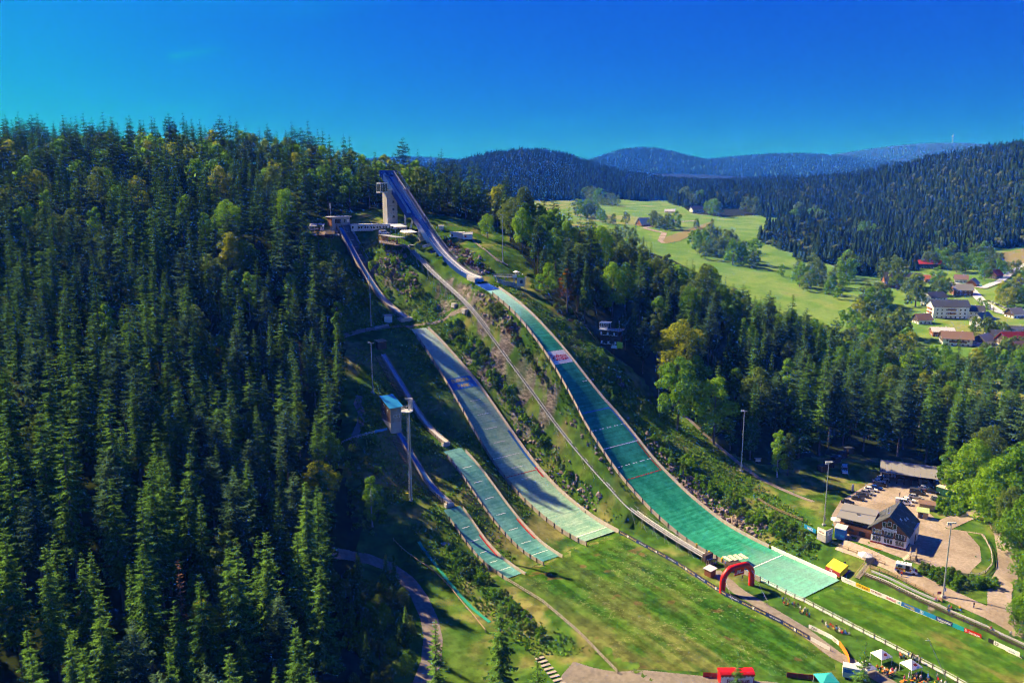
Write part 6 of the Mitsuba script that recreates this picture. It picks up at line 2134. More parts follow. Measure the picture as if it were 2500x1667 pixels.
# ------------------------------------------------------------------ club house
H0, HU, HV = np.array([108.3, 230.5, 6.1]), np.array([.8, -.6, 0]), np.array([.6, .8, 0])
t = thing('club_house', 'gabled club house of white and brown timber with dark slate roof above the forecourt', 'house')
Mh = frame(H0, HU)          # x along the gable front, y back, z up
Lx, Ly, hw, hr = 9.8, 12.6, 5.3, 4.3
v = [[x, y, z] for y in (0, Ly) for x, z in ((0, 0), (Lx, 0), (Lx, hw), (Lx / 2, hw + hr), (0, hw))]
put('wall', (np.array(v, float), np.array([[0, 1, 2], [0, 2, 3], [0, 3, 4], [5, 7, 6], [5, 8, 7], [5, 9, 8], [0, 5, 6], [0, 6, 1], [1, 6, 7], [1, 7, 2], [0, 4, 9], [0, 9, 5], [2, 7, 8], [2, 8, 3], [3, 8, 9], [3, 9, 4]])), 'm_white', t, Mh)
g = [[0, 2.9], [Lx, 2.9], [Lx, hw], [Lx / 2, hw + hr - .1], [0, hw]]
gv = [[x, -.04, z] for x, z in g] + [[x, -.16, z] for x, z in g]
put('gable_cladding', (np.array(gv, float), np.array([[5, 6, 7], [5, 7, 8], [5, 8, 9], [0, 1, 6], [0, 6, 5], [2, 3, 8], [2, 8, 7], [3, 4, 9], [3, 9, 8]])), 'm_brown_wood', t, Mh)
MB().box((Lx / 2, Ly / 2, .25), (Lx + .1, Ly + .1, .7)).put('plinth', 'm_dark_red', t, Mh)
for x in (1.7, 4.9, 8.1):
    k = MB().box((x, -.06, 1.75), (2.5, .14, 1.55)).put('window', 'm_white', t, Mh)
    for i in (-.8, 0, .8):
        MB().box((x + i, -.11, 1.62), (.68, .12, 1.15)).put('pane', 'm_glass', k, Mh)
        MB().box((x + i, -.11, 2.4), (.68, .12, .18)).put('pane', 'm_glass', k, Mh)
    k = MB().box((x, -.20, 4.0), (2.6, .14, 1.5)).put('window', 'm_white', t, Mh)
    for i in (-.85, 0, .85):
        MB().box((x + i, -.26, 4.0), (.68, .12, 1.25)).put('pane', 'm_glass', k, Mh)
for x, z in ((3.4, 6.75), (4.9, 7.2), (6.4, 6.75)):
    k = MB().box((x, -.20, z), (1.1, .14, 1.5)).put('window', 'm_white', t, Mh)
    MB().box((x, -.26, z), (.85, .12, 1.25)).put('pane', 'm_glass', k, Mh)
MB().box((5.0, -.32, 5.35), (4.2, .12, .85)).put('sign', 'm_white', t, Mh)
lettering('Skistadion', .42, frame(apply(Mh, np.array([4.9, -.40, 5.35])), HU, -HV), 'm_grey', t, .02, 2.9)
fb = MB()
for x in (1.7, 4.9, 8.1):
    fb.box((x, -.45, 3.1), (2.6, .4, .35))
fb.put('flower_box', 'm_dark_wood', t, Mh)
sl = hr / (Lx / 2)
for s in (0, 1):
    x0, x1 = Lx / 2, (-1.0 if s == 0 else Lx + 1.0)
    z1 = hw - sl * 1.0
    q = [[x0, -1.2, hw + hr + .06], [x1, -1.2, z1 + .06], [x1, Ly + 1.0, z1 + .06], [x0, Ly + 1.0, hw + hr + .06]]
    k = MB().hexa(q + [[i, j, w + .2] for i, j, w in q]).put('roof', 'm_slate', t, Mh)
    # rows of slates
    nrow, ncol = 9, 18
    for i in range(nrow):
        for j in range(ncol):
            f0, f1 = i / nrow, (i + 1.12) / nrow
            y0 = -1.15 + (Ly + 2.1) * (j + (.5 if i % 2 else 0)) / ncol
            y1 = min(y0 + (Ly + 2.1) / ncol - .05, Ly + .97)
            if y1 - y0 < .1:
                continue
            P_ = [[x0 + (x1 - x0) * f, y, hw + hr + .28 + (z1 - hw - hr) * f + (.05 if f == f1 else .01)] for f, y in ((f0, y0), (min(f1, 1), y0), (min(f1, 1), y1), (f0, y1))]
            if j % 1 == 0:
                MB().hexa(P_ + [[a, b, c + .035] for a, b, c in P_]).put('slate', 'm_slate' if (i * 7 + j * 3) % 5 else 'm_slate_mid', t, Mh) if nrow * ncol < 170 else None
MB().tube((3.2, 4.2, 8.0), (3.2, 4.2, 10.3), .22, .22, 8).put('chimney', 'm_steel', t, Mh)
for x, y in ((7.2, 3.2), (8.0, 5.6), (8.2, 7.5)):
    MB().box((x, y, hw + hr - sl * (x - Lx / 2) + .42), (.9, .8, .16), [[.75, 0, -.66], [0, 1, 0], [.66, 0, .75]]).put('skylight', 'm_light_grey', t, Mh)
# wing with balcony
MB().hexa([[-9.6, 2.2, 0], [0, 2.2, 0], [0, 8.6, 0], [-9.6, 8.6, 0], [-9.6, 2.2, 5.0], [0, 2.2, 5.0], [0, 8.6, 6.4], [-9.6, 8.6, 6.4]]).put('wing', 'm_brown_wood', t, Mh)
q = [[-10.6, .9, 4.95], [-.1, .9, 4.95], [-.1, 9.2, 6.8], [-10.6, 9.2, 6.8]]
MB().hexa(q + [[a, b, c + .2] for a, b, c in q]).put('wing_roof', 'm_slate_pale', t, Mh)
MB().box((-4.8, 2.17, 3.9), (9.0, .1, 1.3)).put('gallery_opening', 'm_black', t, Mh)
MB().box((-4.8, 1.6, 2.75), (9.4, 1.2, 1.0)).put('balcony', 'm_brown_wood', t, Mh)
MB().box((-3.0, 2.15, 1.2), (1.8, .12, 2.2)).put('door', 'm_black', t, Mh)
k = MB().box((-6.2, 2.15, 1.6), (1.4, .12, 1.0)).put('window', 'm_dark_wood', t, Mh)
MB().box((-6.2, 2.09, 1.6), (1.1, .1, .75)).put('pane', 'm_glass', k, Mh)
MB().box((-5.0, 4.5, 6.0), (.9, .7, .3)).put('roof_hatch', 'm_dark_steel', t, Mh)
# side bay towards the turnaround
MB().box((Lx + .6, 8.5, 2.5), (1.2, 6.0, 5.0)).put('side_bay', 'm_light_grey', t, Mh)
MB().box((Lx + 1.22, 6.6, 1.8), (.08, 2.0, 2.8)).put('gate', 'm_dark_wood', t, Mh)

# terrace left of the wing: wall with print, blue stall, parasol
t = thing('terrace_wall', 'concrete terrace corner with printed white banners above the bushes', 'wall')
c0, c1, c2 = gp(1994, 1322), gp(2015, 1334), gp(2030, 1318)
for a, b, w in ((c0, c1, None), (c1, c2, None)):
    MB().beam([a[0], a[1], 6.2], [b[0], b[1], 6.2], .3, 4.0).put('wall', 'm_concrete', t)
for a, b, s in ((c0, c1, 'Rothaus'), (c1, c2, 'XXX')):
    a, b = np.array([a[0], a[1], 6.4]), np.array([b[0], b[1], 6.4])
    n = np.cross(b - a, UP)
    n /= np.linalg.norm(n)
    panel('banner', None, None, a + n * .22, b + n * .22, 1.5, 'm_white', s, 'm_dark_red' if s != 'XXX' else 'm_navy', .5, 2.0 if s != 'XXX' else 1.2, parent=t)
panel('banner', 'light blue and white printed banner on the fence left of the terrace', 'banner', gp(1962, 1296), gp(1990, 1310), 1.3, 'm_sky_blue', 'SKI', 'm_white', .7, 2.2, z0=1.0)
k = thing('sales_stall', 'bright blue stall under the terrace beside the brown wing', 'stall')
Ms = frame(gp(2052, 1312) - [0, 0, .1], HU)
MB().box((0, 0, 1.7), (3.0, 2.4, 3.4)).put('body', 'm_mid_blue', k, Ms)
MB().hexa([[-1.7, -1.5, 3.4], [1.7, -1.5, 3.4], [1.7, 1.4, 3.9], [-1.7, 1.4, 3.9], [-1.7, -1.5, 3.55], [1.7, -1.5, 3.55], [1.7, 1.4, 4.05], [-1.7, 1.4, 4.05]]).put('roof', 'm_light_grey', k, Ms)
for x in (-.7, .7):
    MB().box((x, -1.22, 1.2), (1.1, .06, .8)).put('hatch', 'm_sky_blue', k, Ms)


def parasol(p, r, h, label, m='m_white'):
    t = thing('parasol', label, 'parasol')
    MB().tube(p, p + [0, 0, h + .5], .05, .05, 6).put('pole', 'm_light_grey', t)
    a = np.arange(8) * 6.283 / 8
    v = np.vstack([np.stack([r * np.cos(a), r * np.sin(a), 0 * a + h - .45], -1), [[0, 0, h + .45]], np.stack([r * np.cos(a), r * np.sin(a), 0 * a + h - .7], -1)]) + p
    for i in range(8):
        j = (i + 1) % 8
        put('panel', (v[[i, j, 8, 9 + i, 9 + j]], np.array([[0, 1, 2], [0, 3, 4], [0, 4, 1]])), m if i not in (5, 7) else 'm_light_grey', t)


parasol(gp(2110, 1373), 2.1, 2.7, 'white eight-sided parasol on the forecourt in front of the club house')
parasol(gp(2041, 1292) * [1, 1, 0] + [0, 0, 7.0], 1.9, 2.8, 'white parasol on the terrace left of the brown wing')
for lab, (u, v), a in (('orange beer bench on the forecourt in front of the white windows', (2142, 1343), 0.45),):
    t = thing('bench', lab, 'bench')
    p = gp(u, v)
    MB().box(p + [0, 0, .48], (2.3, .3, .06), rotz(-.55)[:3, :3].T).put('seat', 'm_orange', t)
    for s in (-.8, .8):
        MB().box(p + [s * math.cos(-.55), s * math.sin(-.55), .22], (.06, .3, .45), rotz(-.55)[:3, :3].T).put('leg', 'm_dark_steel', t)

# barn, sheds, containers round the car park
p = (gp(2160, 1178) + gp(2268, 1196)) / 2
t = thing('barn', 'long dark open barn with grey sheet roof behind the car park', 'barn')
b0, b1 = gp(2152, 1176) , gp(2280, 1196)
bx = (b1 - b0) / np.linalg.norm(b1 - b0)
Lb = float(np.linalg.norm((b1 - b0)[:2]))
Mb = frame(b0, bx * [1, 1, 0])
MB().box((Lb / 2, 6.2, 2.6), (Lb, .3, 5.4)).put('back_wall', 'm_dark_wood', t, Mb)
for x in (0, Lb):
    MB().box((x, 3.1, 2.4), (.3, 6.2, 4.6)).put('end_wall', 'm_dark_wood', t, Mb)
for x in np.linspace(.3, Lb - .3, 8):
    MB().box((x, .1, 2.0), (.28, .28, 4.2)).put('post', 'm_dark_wood', t, Mb)
for i in range(10):
    x0, x1 = -.9 + (Lb + 1.8) * i / 10, -.9 + (Lb + 1.8) * (i + 1) / 10 - .03
    q = [[x0, -1.2, 4.0], [x1, -1.2, 4.0], [x1, 7.2, 5.9], [x0, 7.2, 5.9]]
    MB().hexa(q + [[a, b, c + .15 + .02 * (i % 2)] for a, b, c in q]).put('roof_sheet', 'm_slate_pale', t, Mb)
gable_house('shed', 'grey tent-roofed shed in the shade beside the barn', 'shed', gp(2318, 1170), .4, 4.5, 4.0, 2.8, 1.6, 'm_light_grey', 'm_light_grey')
t = thing('container', 'dark green ribbed container with pale roof under the yellow-green trees', 'container')
p0, p1 = gp(2285, 1205), gp(2330, 1222)
Mc = frame(p0, (p1 - p0) * [1, 1, 0])
MB().box((3.1, 1.2, 1.4), (6.4, 2.4, 2.6)).put('body', 'm_green_paint', t, Mc)
for i in range(22):
    MB().box((.12 + i * .285, -.03, 1.4), (.12, .08, 2.4)).put('rib', 'm_green_paint', t, Mc)
MB().box((3.1, 1.2, 2.78), (6.7, 2.7, .14)).put('roof', 'm_cream', t, Mc)
t = thing('container', 'second container with tan roof standing behind the green one', 'container')
MB().box((3.6, 4.2, 1.5), (6.2, 2.4, 2.8)).put('body', 'm_grey', t, Mc)
MB().box((3.6, 4.2, 3.0), (6.5, 2.7, .14)).put('roof', 'm_tan_wood', t, Mc)
hut('hut', 'small hut with pale green roof on the bank behind the club house', 'hut', gp(2252, 1263), -.45, 3.0, 2.6, 2.6, 'm_tan_wood', 'm_pale_green', .15, .35, win=(('-y', -.5, 1.2, 1.0, 1.9, 'm_black'),))
hut('hut', 'hut with brownish red roof next to the pale green one', 'hut', gp(2262, 1243), -.45, 4.6, 2.6, 2.4, 'm_tan_wood', 'm_brown_roof', .12, .3)
t = thing('timber_stack', 'stepped row of dark covered timber stacks in the shade by the forest edge', 'timber stack')
for i in range(5):
    p = gp(2008 + i * 16, 1150 - i * 11)
    k = MB().box(p + [0, 0, 1.0], (3.2, 2.2, 2.1), rotz(.5)[:3, :3].T).put('stack', 'm_dark_wood', t)
    MB().box(p + [0, 0, 2.2], (3.5, 2.6, .15), rotz(.5)[:3, :3].T).put('cover', 'm_dark_steel', t)
t = thing('info_board', 'small white notice board with grey roof by the forest edge below the mast', 'sign')
p = gp(1850, 1134)
MB().box(p + [0, 0, 1.5], (1.8, .15, 1.0)).put('board', 'm_white', t)
MB().box(p + [0, 0, 2.3], (2.4, .9, .1)).put('roof', 'm_grey', t)
for s in (-.8, .8):
    MB().box(p + [s, 0, .9], (.12, .12, 2.2)).put('post', 'm_post', t)
t = thing('stone_pillar', 'upright pale stone slab at the grassy edge of the car park', 'stone')
p = gp(2081, 1198)
MB().hexa([p + q for q in pts((-.35, -.3, -.2), (.35, -.3, -.2), (.35, .3, -.2), (-.35, .3, -.2), (-.28, -.2, 2.5), (.30, -.22, 2.4), (.27, .2, 2.45), (-.25, .2, 2.6))]).put('stone', 'm_light_grey', t)
t = thing('play_frame', 'timber climbing frame with slide posts on the gravel beside the club house', 'climbing frame')
p = gp(2222, 1368)
for dx, dy in ((0, 0), (1.4, -.6), (.6, 1.6), (2.0, 1.0)):
    MB().box(p + [dx, dy, 1.6], (.2, .2, 3.4)).put('post', 'm_tan_wood', t)
MB().box(p + [1, .5, 1.7], (2.2, 2.4, .14)).put('deck', 'm_board', t)
for i in range(5):
    MB().box(p + [-.5 - .35 * i, .3 - .1 * i, 1.4 - .26 * i], (.3, 1.3, .1)).put('step', 'm_cream', t)


# ------------------------------------------------------------------ cars
def car_parts(kind):
    """(part, mesh, material) lists of a vehicle heading along +x"""
    out = []
    van = kind == 'van'
    Lc, w = (5.2, 1.95) if van else (4.4, 1.8)
    x0, x1 = -Lc / 2, Lc / 2
    sec = ([(x0, .35), (x0, 1.0), (x0 + .02, 1.1), (x1 - .95, 1.15), (x1 - .1, .85), (x1, .6), (x1 - .05, .32)] if van
           else [(x0 + .05, .35), (x0, .72), (x0 + .12, .92), (x0 + 1.0, .97), (x1 - 1.25, .95), (x1 - .35, .82), (x1, .60), (x1 - .05, .30)])
    from shapely.geometry import Polygon
    m = trimesh.creation.extrude_polygon(Polygon(sec), w, engine='earcut')
    v = np.array(m.vertices)
    v = np.stack([v[:, 0], v[:, 2] - w / 2, v[:, 1]], -1)
    nar = 1 - .06 * np.clip((v[:, 2] - .7) / .3, 0, 1) - .10 * np.clip((np.abs(v[:, 0]) - (x1 - .5)) / .5, 0, 1)
    v[:, 1] *= nar
    out.append(('body', (v, np.array(m.faces)[:, ::-1]), None))
    if van:
        lo, hi, zb, zt = (x0 + .02, x1 - .95), (x0 + .12, x1 - 1.75), 1.1, 1.98
    else:
        lo, hi, zb, zt = (x0 + .25, x1 - 1.2), (x0 + .85, x1 - 2.05), .94, 1.44
    wb, wt = w * .46, w * .38
    q = [[lo[0], -wb, zb], [lo[1], -wb, zb], [lo[1], wb, zb], [lo[0], wb, zb], [hi[0], -wt, zt], [hi[1], -wt, zt], [hi[1], wt, zt], [hi[0], wt, zt]]
    out.append(('glazing', MB().hexa(q).mesh(), 'm_glass'))
    rf = MB().hexa([[hi[0] - .05, -wt - .02, zt - .04], [hi[1] + .06, -wt - .02, zt - .04], [hi[1] + .06, wt + .02, zt - .04], [hi[0] - .05, wt + .02, zt - .04], [hi[0] + .1, -wt + .1, zt + .07], [hi[1] - .1, -wt + .1, zt + .07], [hi[1] - .1, wt - .1, zt + .07], [hi[0] + .1, wt - .1, zt + .07]])
    for f in ((.0, .07), (.47, .53), (.93, 1.0)) if not van else ((0, .30), (.62, .66), (.95, 1.0)):
        for s in (-1, 1):
            a = [lo[0] + (lo[1] - lo[0]) * k for k in f]
            b = [hi[0] + (hi[1] - hi[0]) * k for k in f]
            rf.hexa([[a[0], s * (wb - .05), zb], [a[1], s * (wb - .05), zb], [a[1], s * (wb + .015), zb], [a[0], s * (wb + .015), zb], [b[0], s * (wt - .05), zt], [b[1], s * (wt - .05), zt], [b[1], s * (wt + .015), zt], [b[0], s * (wt + .015), zt]])
    out.append(('roof', rf.mesh(), None))
    for x in (x0 + .85, x1 - .85):
        for s in (-1, 1):
            out.append(('wheel', MB().tube([x, s * (w / 2 - .2), .32], [x, s * (w / 2 + .01), .32], .33, .33, 12).mesh(), 'm_black'))
    for s in (-1, 1):
        out.append(('headlight', MB().box((x1 - .12, s * w * .36, .70), (.2, .34, .16)).mesh(), 'm_white'))
        out.append(('tail_light', MB().box((x0 + .03, s * w * .40, .80), (.1, .2, .24)).mesh(), 'm_red'))
    return out


CARS = {k: [(n, ply(me, 40 if n == 'body' else False), m) for n, me, m in car_parts(k)] for k in ('car', 'van')}
PAINT = {'black': 'm_paint_black', 'dark grey': 'm_paint_dark', 'silver': 'm_paint_silver', 'white': 'm_paint_white', 'blue': 'm_paint_blue', 'red': 'm_red'}


def vehicle(p, heading, kind, colour, label, name=None, group=None, cat=None, s=1.0):
    t = thing(name or ('parked_van' if kind == 'van' else 'parked_car'), label, cat or ('van' if kind == 'van' else 'car'), group)
    M = rotz(math.atan2(heading[1], heading[0]), np.asarray(p, float), s)
    for n, d, m in CARS[kind]:
        put(n, d, m or PAINT[colour], t, M)
    return t


HD = np.array([.90, -.44])
g = np.random.default_rng(12)
for u, v, kd, col, lab in ((2070, 1230, 'car', 'black', 'black car parked nearest to the wing of the club house'), (2095, 1221, 'car', 'dark grey', 'dark grey hatchback in the left row, second from the club house'), (2106, 1213, 'car', 'dark grey', 'dark grey estate car in the left row, third from the club house'), (2117, 1206, 'car', 'silver', 'silver car in the left row, in front of a white one'), (2126, 1199, 'car', 'white', 'white car in the left row between a silver and a blue one'), (2139, 1194, 'car', 'blue', 'deep blue car in the left row'), (2148, 1187, 'car', 'black', 'black car in the left row in the tree shade'), (2146, 1178, 'car', 'white', 'white car in the shade, lower of two side by side'), (2156, 1171, 'car', 'white', 'white car in the shade, upper of two side by side'), (2168, 1164, 'van', 'white', 'white minibus in the shade at the head of the left row'), (2174, 1155, 'car', 'black', 'black car farthest back in the left row near the barn'),
                           (2258, 1165, 'van', 'white', 'white panel van beside the barn on the right'), (2260, 1186, 'van', 'silver', 'pale minibus in the right row in the shade'), (2258, 1196, 'car', 'white', 'white compact car in the right row below the minibus'), (2240, 1206, 'van', 'dark grey', 'dark minibus in the right row at the edge of the shade'), (2234, 1216, 'car', 'silver', 'silver estate car in the right row before the huts'), (2218, 1224, 'car', 'white', 'white off-road car just behind the club house roof'), (2206, 1231, 'van', 'white', 'white van half hidden behind the club house roof'), (2276, 1204, 'car', 'black', 'dark car squeezed between the compact car and the container'), (2288, 1222, 'car', 'silver', 'pale pickup in front of the container')):
    h = HD + g.normal(size=2) * .03
    vehicle(gp(u, v), h, kd, col, lab, group='cars on the gravel car park')
vehicle(gp(2062, 1152), np.array([-.35, -1.0]), 'van', 'white', 'white delivery van standing alone on the shaded grass', s=1.12)
vehicle(gp(938, 573), np.array([1, .1]), 'van', 'white', 'white and red minibus parked below the container row')
vehicle(gp(826, 577), np.array([.6, -.8]), 'van', 'white', 'white van parked under the blue inrun beside the dark hut')
t = thing('tarped_load', 'bright blue tarpaulin-covered load beside the white panel van', 'covered load')
p = gp(2280, 1180)
MB().hexa([p + q for q in pts((-1.8, -1.1, 0), (1.8, -1.1, 0), (1.8, 1.1, 0), (-1.8, 1.1, 0), (-1.3, -.7, 1.5), (1.2, -.6, 1.3), (1.3, .6, 1.4), (-1.2, .7, 1.6))]).put('cover', 'm_tarp', t)
# ambulance
p = gp(2212, 1398)
t = vehicle(p, np.array([.93, -.50]), 'van', 'white', 'white ambulance with yellow and red chequers and dark windows on the service road', 'ambulance', cat='ambulance', s=1.12)
Ma = rotz(math.atan2(-.50, .93), p)
MB().box((-.75, 0, 1.78), (4.0, 2.1, 1.5)).put('box_body', 'm_white', t, Ma)
MB().box((-.75, 0, 2.58), (3.8, 1.95, .14)).put('roof_panel', 'm_white', t, Ma)
for i in range(6):
    for j in range(2):
        MB().box((-2.4 + i * .66, -1.075, 1.05 + .34 * j), (.62, .06, .32)).put('chequer', 'm_yellow' if (i + j) % 2 else 'm_red', t, Ma)
MB().box((-1.6, -1.08, 2.0), (1.1, .06, .6)).put('window', 'm_glass', t, Ma)
MB().box((.3, -1.09, 1.7), (1.0, .07, 1.6)).put('door', 'm_black', t, Ma)
MB().box((2.15, 0, 1.13), (1.3, 1.75, .12)).put('bonnet', 'm_red', t, Ma)
for x in (-1.6, -.9, -.2):
    MB().box((x, .2, 2.68), (.4, .5, .1)).put('roof_vent', 'm_dark_steel', t, Ma)

# ------------------------------------------------------------------ houses of the valley
def facade(face, n, z, L, w=1.1, h=1.25):
    return [(face, -L / 2 + L * (i + .5) / n, z, w, h) for i in range(n)]


def vh(u, v, ang, L, Wd, hw, hr, wm, rm, label, gm=None, rows=2, name='house', cat='house', **k):
    p = gp(u, v)
    win = []
    for r in range(rows):
        z = 1.6 + 2.7 * r
        if z + .8 < hw:
            win += facade('-y', max(2, int(L / 3.2)), z, L * .9) + facade('-x', max(2, int(Wd / 3.5)), z, Wd * .8) + facade('+x', max(2, int(Wd / 3.5)), z, Wd * .8)
    return gable_house(name, label, cat, p, ang, L, Wd, hw, hr, wm, rm, gm, win, 1.0, (L * .2, 1.0), **k)


vh(2312, 775, -.12, 25, 13, 9.6, 4.0, 'm_white', 'm_slate', 'large white guest house with dark slate roof and brown balconies', rows=3, name='guest_house', cat='guest house', balcony=(('-y', 0, 4.4, 5.0), ('-y', 0, 7.1, 5.0), ('-x', 0, 4.4, 8), ('-x', 0, 7.1, 8)))
vh(2278, 748, .3, 15, 11, 8.5, 3.4, 'm_white', 'm_slate', 'pink-balconied wing behind the large white guest house', rows=3, name='guest_house', cat='guest house')
vh(2366, 775, -.35, 17, 12, 6.2, 3.2, 'm_white', 'm_slate', 'white house with grey solar roof right of the guest house', 'm_brown_wood')
vh(2395, 796, .55, 13, 10, 5.6, 4.4, 'm_white', 'm_slate_pale', 'white house with steep grey gable roof and a blue-shaded end', rows=2)
vh(2332, 842, -.3, 17, 12, 5.6, 3.4, 'm_white', 'm_brown_roof', 'white chalet with brown roof above the valley wood', 'm_dark_wood', balcony=(('-y', 0, 3.5, 10),))
vh(2298, 822, -.2, 13, 9, 4.6, 2.0, 'm_brown_wood', 'm_light_grey', 'low brown house with pale metal roof behind the brown-roofed chalet')
vh(2345, 720, -.15, 15, 12, 5.5, 4.2, 'm_brown_wood', 'm_slate_pale', 'brown house with broad pale grey hipped roof by the village road')
vh(2200, 702, -.2, 30, 16, 5.5, 8.0, 'm_brown_wood', 'm_slate', 'old farmhouse with huge grey roof at the edge of the meadow', name='farmhouse', cat='farmhouse')
vh(2275, 690, -.1, 15, 9, 4.5, 2.6, 'm_brown_wood', 'm_tile_red', 'low barn with orange-red tiled roof beside the old farmhouse', name='barn', cat='barn', rows=1)
vh(2266, 655, -.15, 24, 14, 5.5, 3.0, 'm_dark_wood', 'm_dark_red', 'dark timber barn with dull red roof above the gravel yard', name='barn', cat='barn', rows=1)
vh(2428, 680, .6, 12, 9, 4.5, 4.0, 'm_dark_wood', 'm_red_roof', 'dark house with bright red roof among village trees')
vh(2420, 656, .3, 12, 9, 4.5, 4.4, 'm_dark_wood', 'm_slate', 'dark timber house with black roof behind the bright red one')
vh(2374, 700, .8, 9, 8, 4.0, 3.6, 'm_brown_wood', 'm_slate_pale', 'small house with grey roof where the village road bends')
vh(2480, 812, -.2, 14, 9, 3.2, 1.6, 'm_light_grey', 'm_slate', 'flat bungalow with solar panels at the right edge', rows=1)
vh(2470, 848, .1, 15, 11, 5.2, 5.0, 'm_white', 'm_dark_red', 'chalet with dark gable and white ground floor at the right edge', 'm_dark_wood')
vh(2500, 872, .1, 15, 11, 5.2, 5.0, 'm_brown_wood', 'm_brown_roof', 'brown timber house cut by the right edge of the picture')
vh(2406, 866, .2, 7, 5, 2.4, 2.0, 'm_brown_wood', 'm_tile_red', 'little garage with red tiled roof beside the lane', rows=1)
vh(2157, 875, .2, 12, 10, 5, 2.8, 'm_white', 'm_light_grey', 'house with pale roof and white chimney sunk in the valley wood')
vh(2130, 566, .5, 15, 10, 5, 3.6, 'm_white', 'm_light_grey', 'white house with light roof alone at the foot of the right hill')
vh(2145, 580, -.3, 13, 10, 4, 3, 'm_brown_wood', 'm_slate', 'brown house below the lone white one at the foot of the right hill')
vh(2186, 604, -.3, 15, 11, 3.5, 4, 'm_brown_wood', 'm_slate', 'house with grey roof half hidden by young spruces')
vh(2030, 572, -.1, 14, 9, 4, 2.4, 'm_white', 'm_light_grey', 'long low house behind the spruces left of the lone white one')
vh(1890, 529, -.1, 22, 12, 5, 4.6, 'm_white', 'm_slate', 'farmhouse with dark roof at the far end of the upper meadow', name='farmhouse', cat='farmhouse', rows=1)
vh(1912, 532, .2, 14, 9, 4, 3.0, 'm_brown_wood', 'm_tile_red', 'red-roofed barn beside the farmhouse on the upper meadow', name='barn', cat='barn', rows=1)
vh(1700, 518, .3, 20, 12, 5, 5, 'm_light_grey', 'm_slate', 'farmhouse with steep dark roof under round meadow trees', name='farmhouse', cat='farmhouse', rows=1)
vh(1575, 552, .5, 22, 14, 3.5, 8, 'm_brown_wood', 'm_light_grey', 'farmhouse with huge pale roof beside a dark conifer on the meadow', name='farmhouse', cat='farmhouse', rows=1)
vh(1635, 520, -.2, 15, 9, 3, 3, 'm_brown_wood', 'm_light_grey', 'small barn with pale roof between meadow trees', name='barn', cat='barn', rows=1)
for u, v, an, rm, lab in ((2455, 715, .4, 'm_tile_red', 'small house with tiled roof above the village car row'), (2490, 700, .2, 'm_slate', 'small dark-roofed house near the stone heaps at the right edge'), (2440, 832, -.3, 'm_slate', 'small white house between hedges right of the brown-roofed chalet'), (2475, 775, .3, 'm_slate_pale', 'small grey-roofed house by the lane at the right edge'), (2345, 690, -.4, 'm_brown_roof', 'small brown-roofed house above the village bend'), (2400, 842, .5, 'm_slate_pale', 'shed-like house with pale roof in the village gardens'), (2250, 790, .1, 'm_brown_roof', 'low terrace house with brown roof left of the guest house')):
    vh(u, v, an, 10, 8, 4.2, 3.2, 'm_white', rm, lab, 'm_dark_wood')
for i in range(9):
    u, v = 2414 + i * 7.2, 737 + i * 3.1
    col = ('dark grey', 'white', 'white', 'black', 'silver', 'white', 'silver', 'black', 'blue')[i]
    vehicle(gp(u, v), np.array([.75, .66]), 'car', col, f'{col} car parked along the village road' if col in ('blue',) else f'{col} car in the row along the village road', group=f'{col} cars along the village road')
# ------------------------------------------------------------------ shrubs, tussocks, stones
gg = np.random.default_rng(31)
ZONES = [  # pixel outline, big shrubs, kinds
    (((870, 600), (925, 590), (990, 620), (1030, 690), (1085, 750), (1040, 775), (1000, 770), (945, 720), (905, 660)), 24, ('green', 'dull', 'green', 'dull', 'lime')),
    (((1075, 790), (1130, 765), (1165, 800), (1225, 880), (1180, 915), (1120, 850)), 26, ('green', 'dull', 'green')),
    (((1200, 740), (1270, 830), (1330, 920), (1400, 1030), (1370, 1030), (1280, 900), (1190, 770)), 24, ('dull', 'green', 'dull', 'brown')),
    (((1185, 920), (1240, 910), (1330, 1030), (1420, 1150), (1400, 1190), (1300, 1080)), 34, ('green', 'dull', 'green', 'lime')),
    (((1410, 870), (1470, 850), (1530, 940), (1580, 1000), (1540, 1030), (1470, 950)), 22, ('green', 'dull')),
    (((1590, 1070), (1640, 1080), (1720, 1150), (1800, 1215), (1870, 1270), (1840, 1290), (1740, 1220), (1650, 1150)), 46, ('green', 'dull', 'green', 'lime')),
    (((1870, 1250), (1960, 1290), (2000, 1340), (1950, 1350), (1880, 1300)), 18, ('green', 'dull')),
    (((1110, 640), (1180, 650), (1195, 668), (1150, 650)), 10, ('dull', 'brown', 'green')),
    (((1065, 595), (1110, 590), (1160, 625), (1130, 625)), 9, ('dull', 'brown')),
    (((805, 600), (850, 640), (880, 700), (915, 760), (900, 760), (850, 680)), 14, ('lime', 'green', 'dull')),
    (((1085, 1330), (1130, 1350), (1200, 1420), (1260, 1480), (1330, 1560), (1300, 1560), (1200, 1480), (1120, 1400)), 34, ('green', 'dull', 'green')),
    (((2240, 1385), (2330, 1410), (2420, 1420), (2440, 1400), (2430, 1440), (2330, 1440), (2260, 1420)), 36, ('green', 'dull')),
    (((2285, 1230), (2330, 1222), (2365, 1245), (2340, 1262), (2290, 1258)), 22, ('green', 'lime')),
    (((840, 1080), (900, 1090), (960, 1230), (900, 1330), (850, 1300)), 30, ('dull', 'green')),
    (((850, 1400), (960, 1440), (1010, 1520), (1010, 1640), (880, 1640), (800, 1500)), 34, ('dull', 'green')),
    (((1290, 700), (1340, 720), (1440, 820), (1420, 840), (1330, 740)), 14, ('dull', 'green', 'brown')),
    (((2200, 1145), (2240, 1150), (2250, 1155), (2190, 1150)), 1, ('dull',)),
]
_m = 0
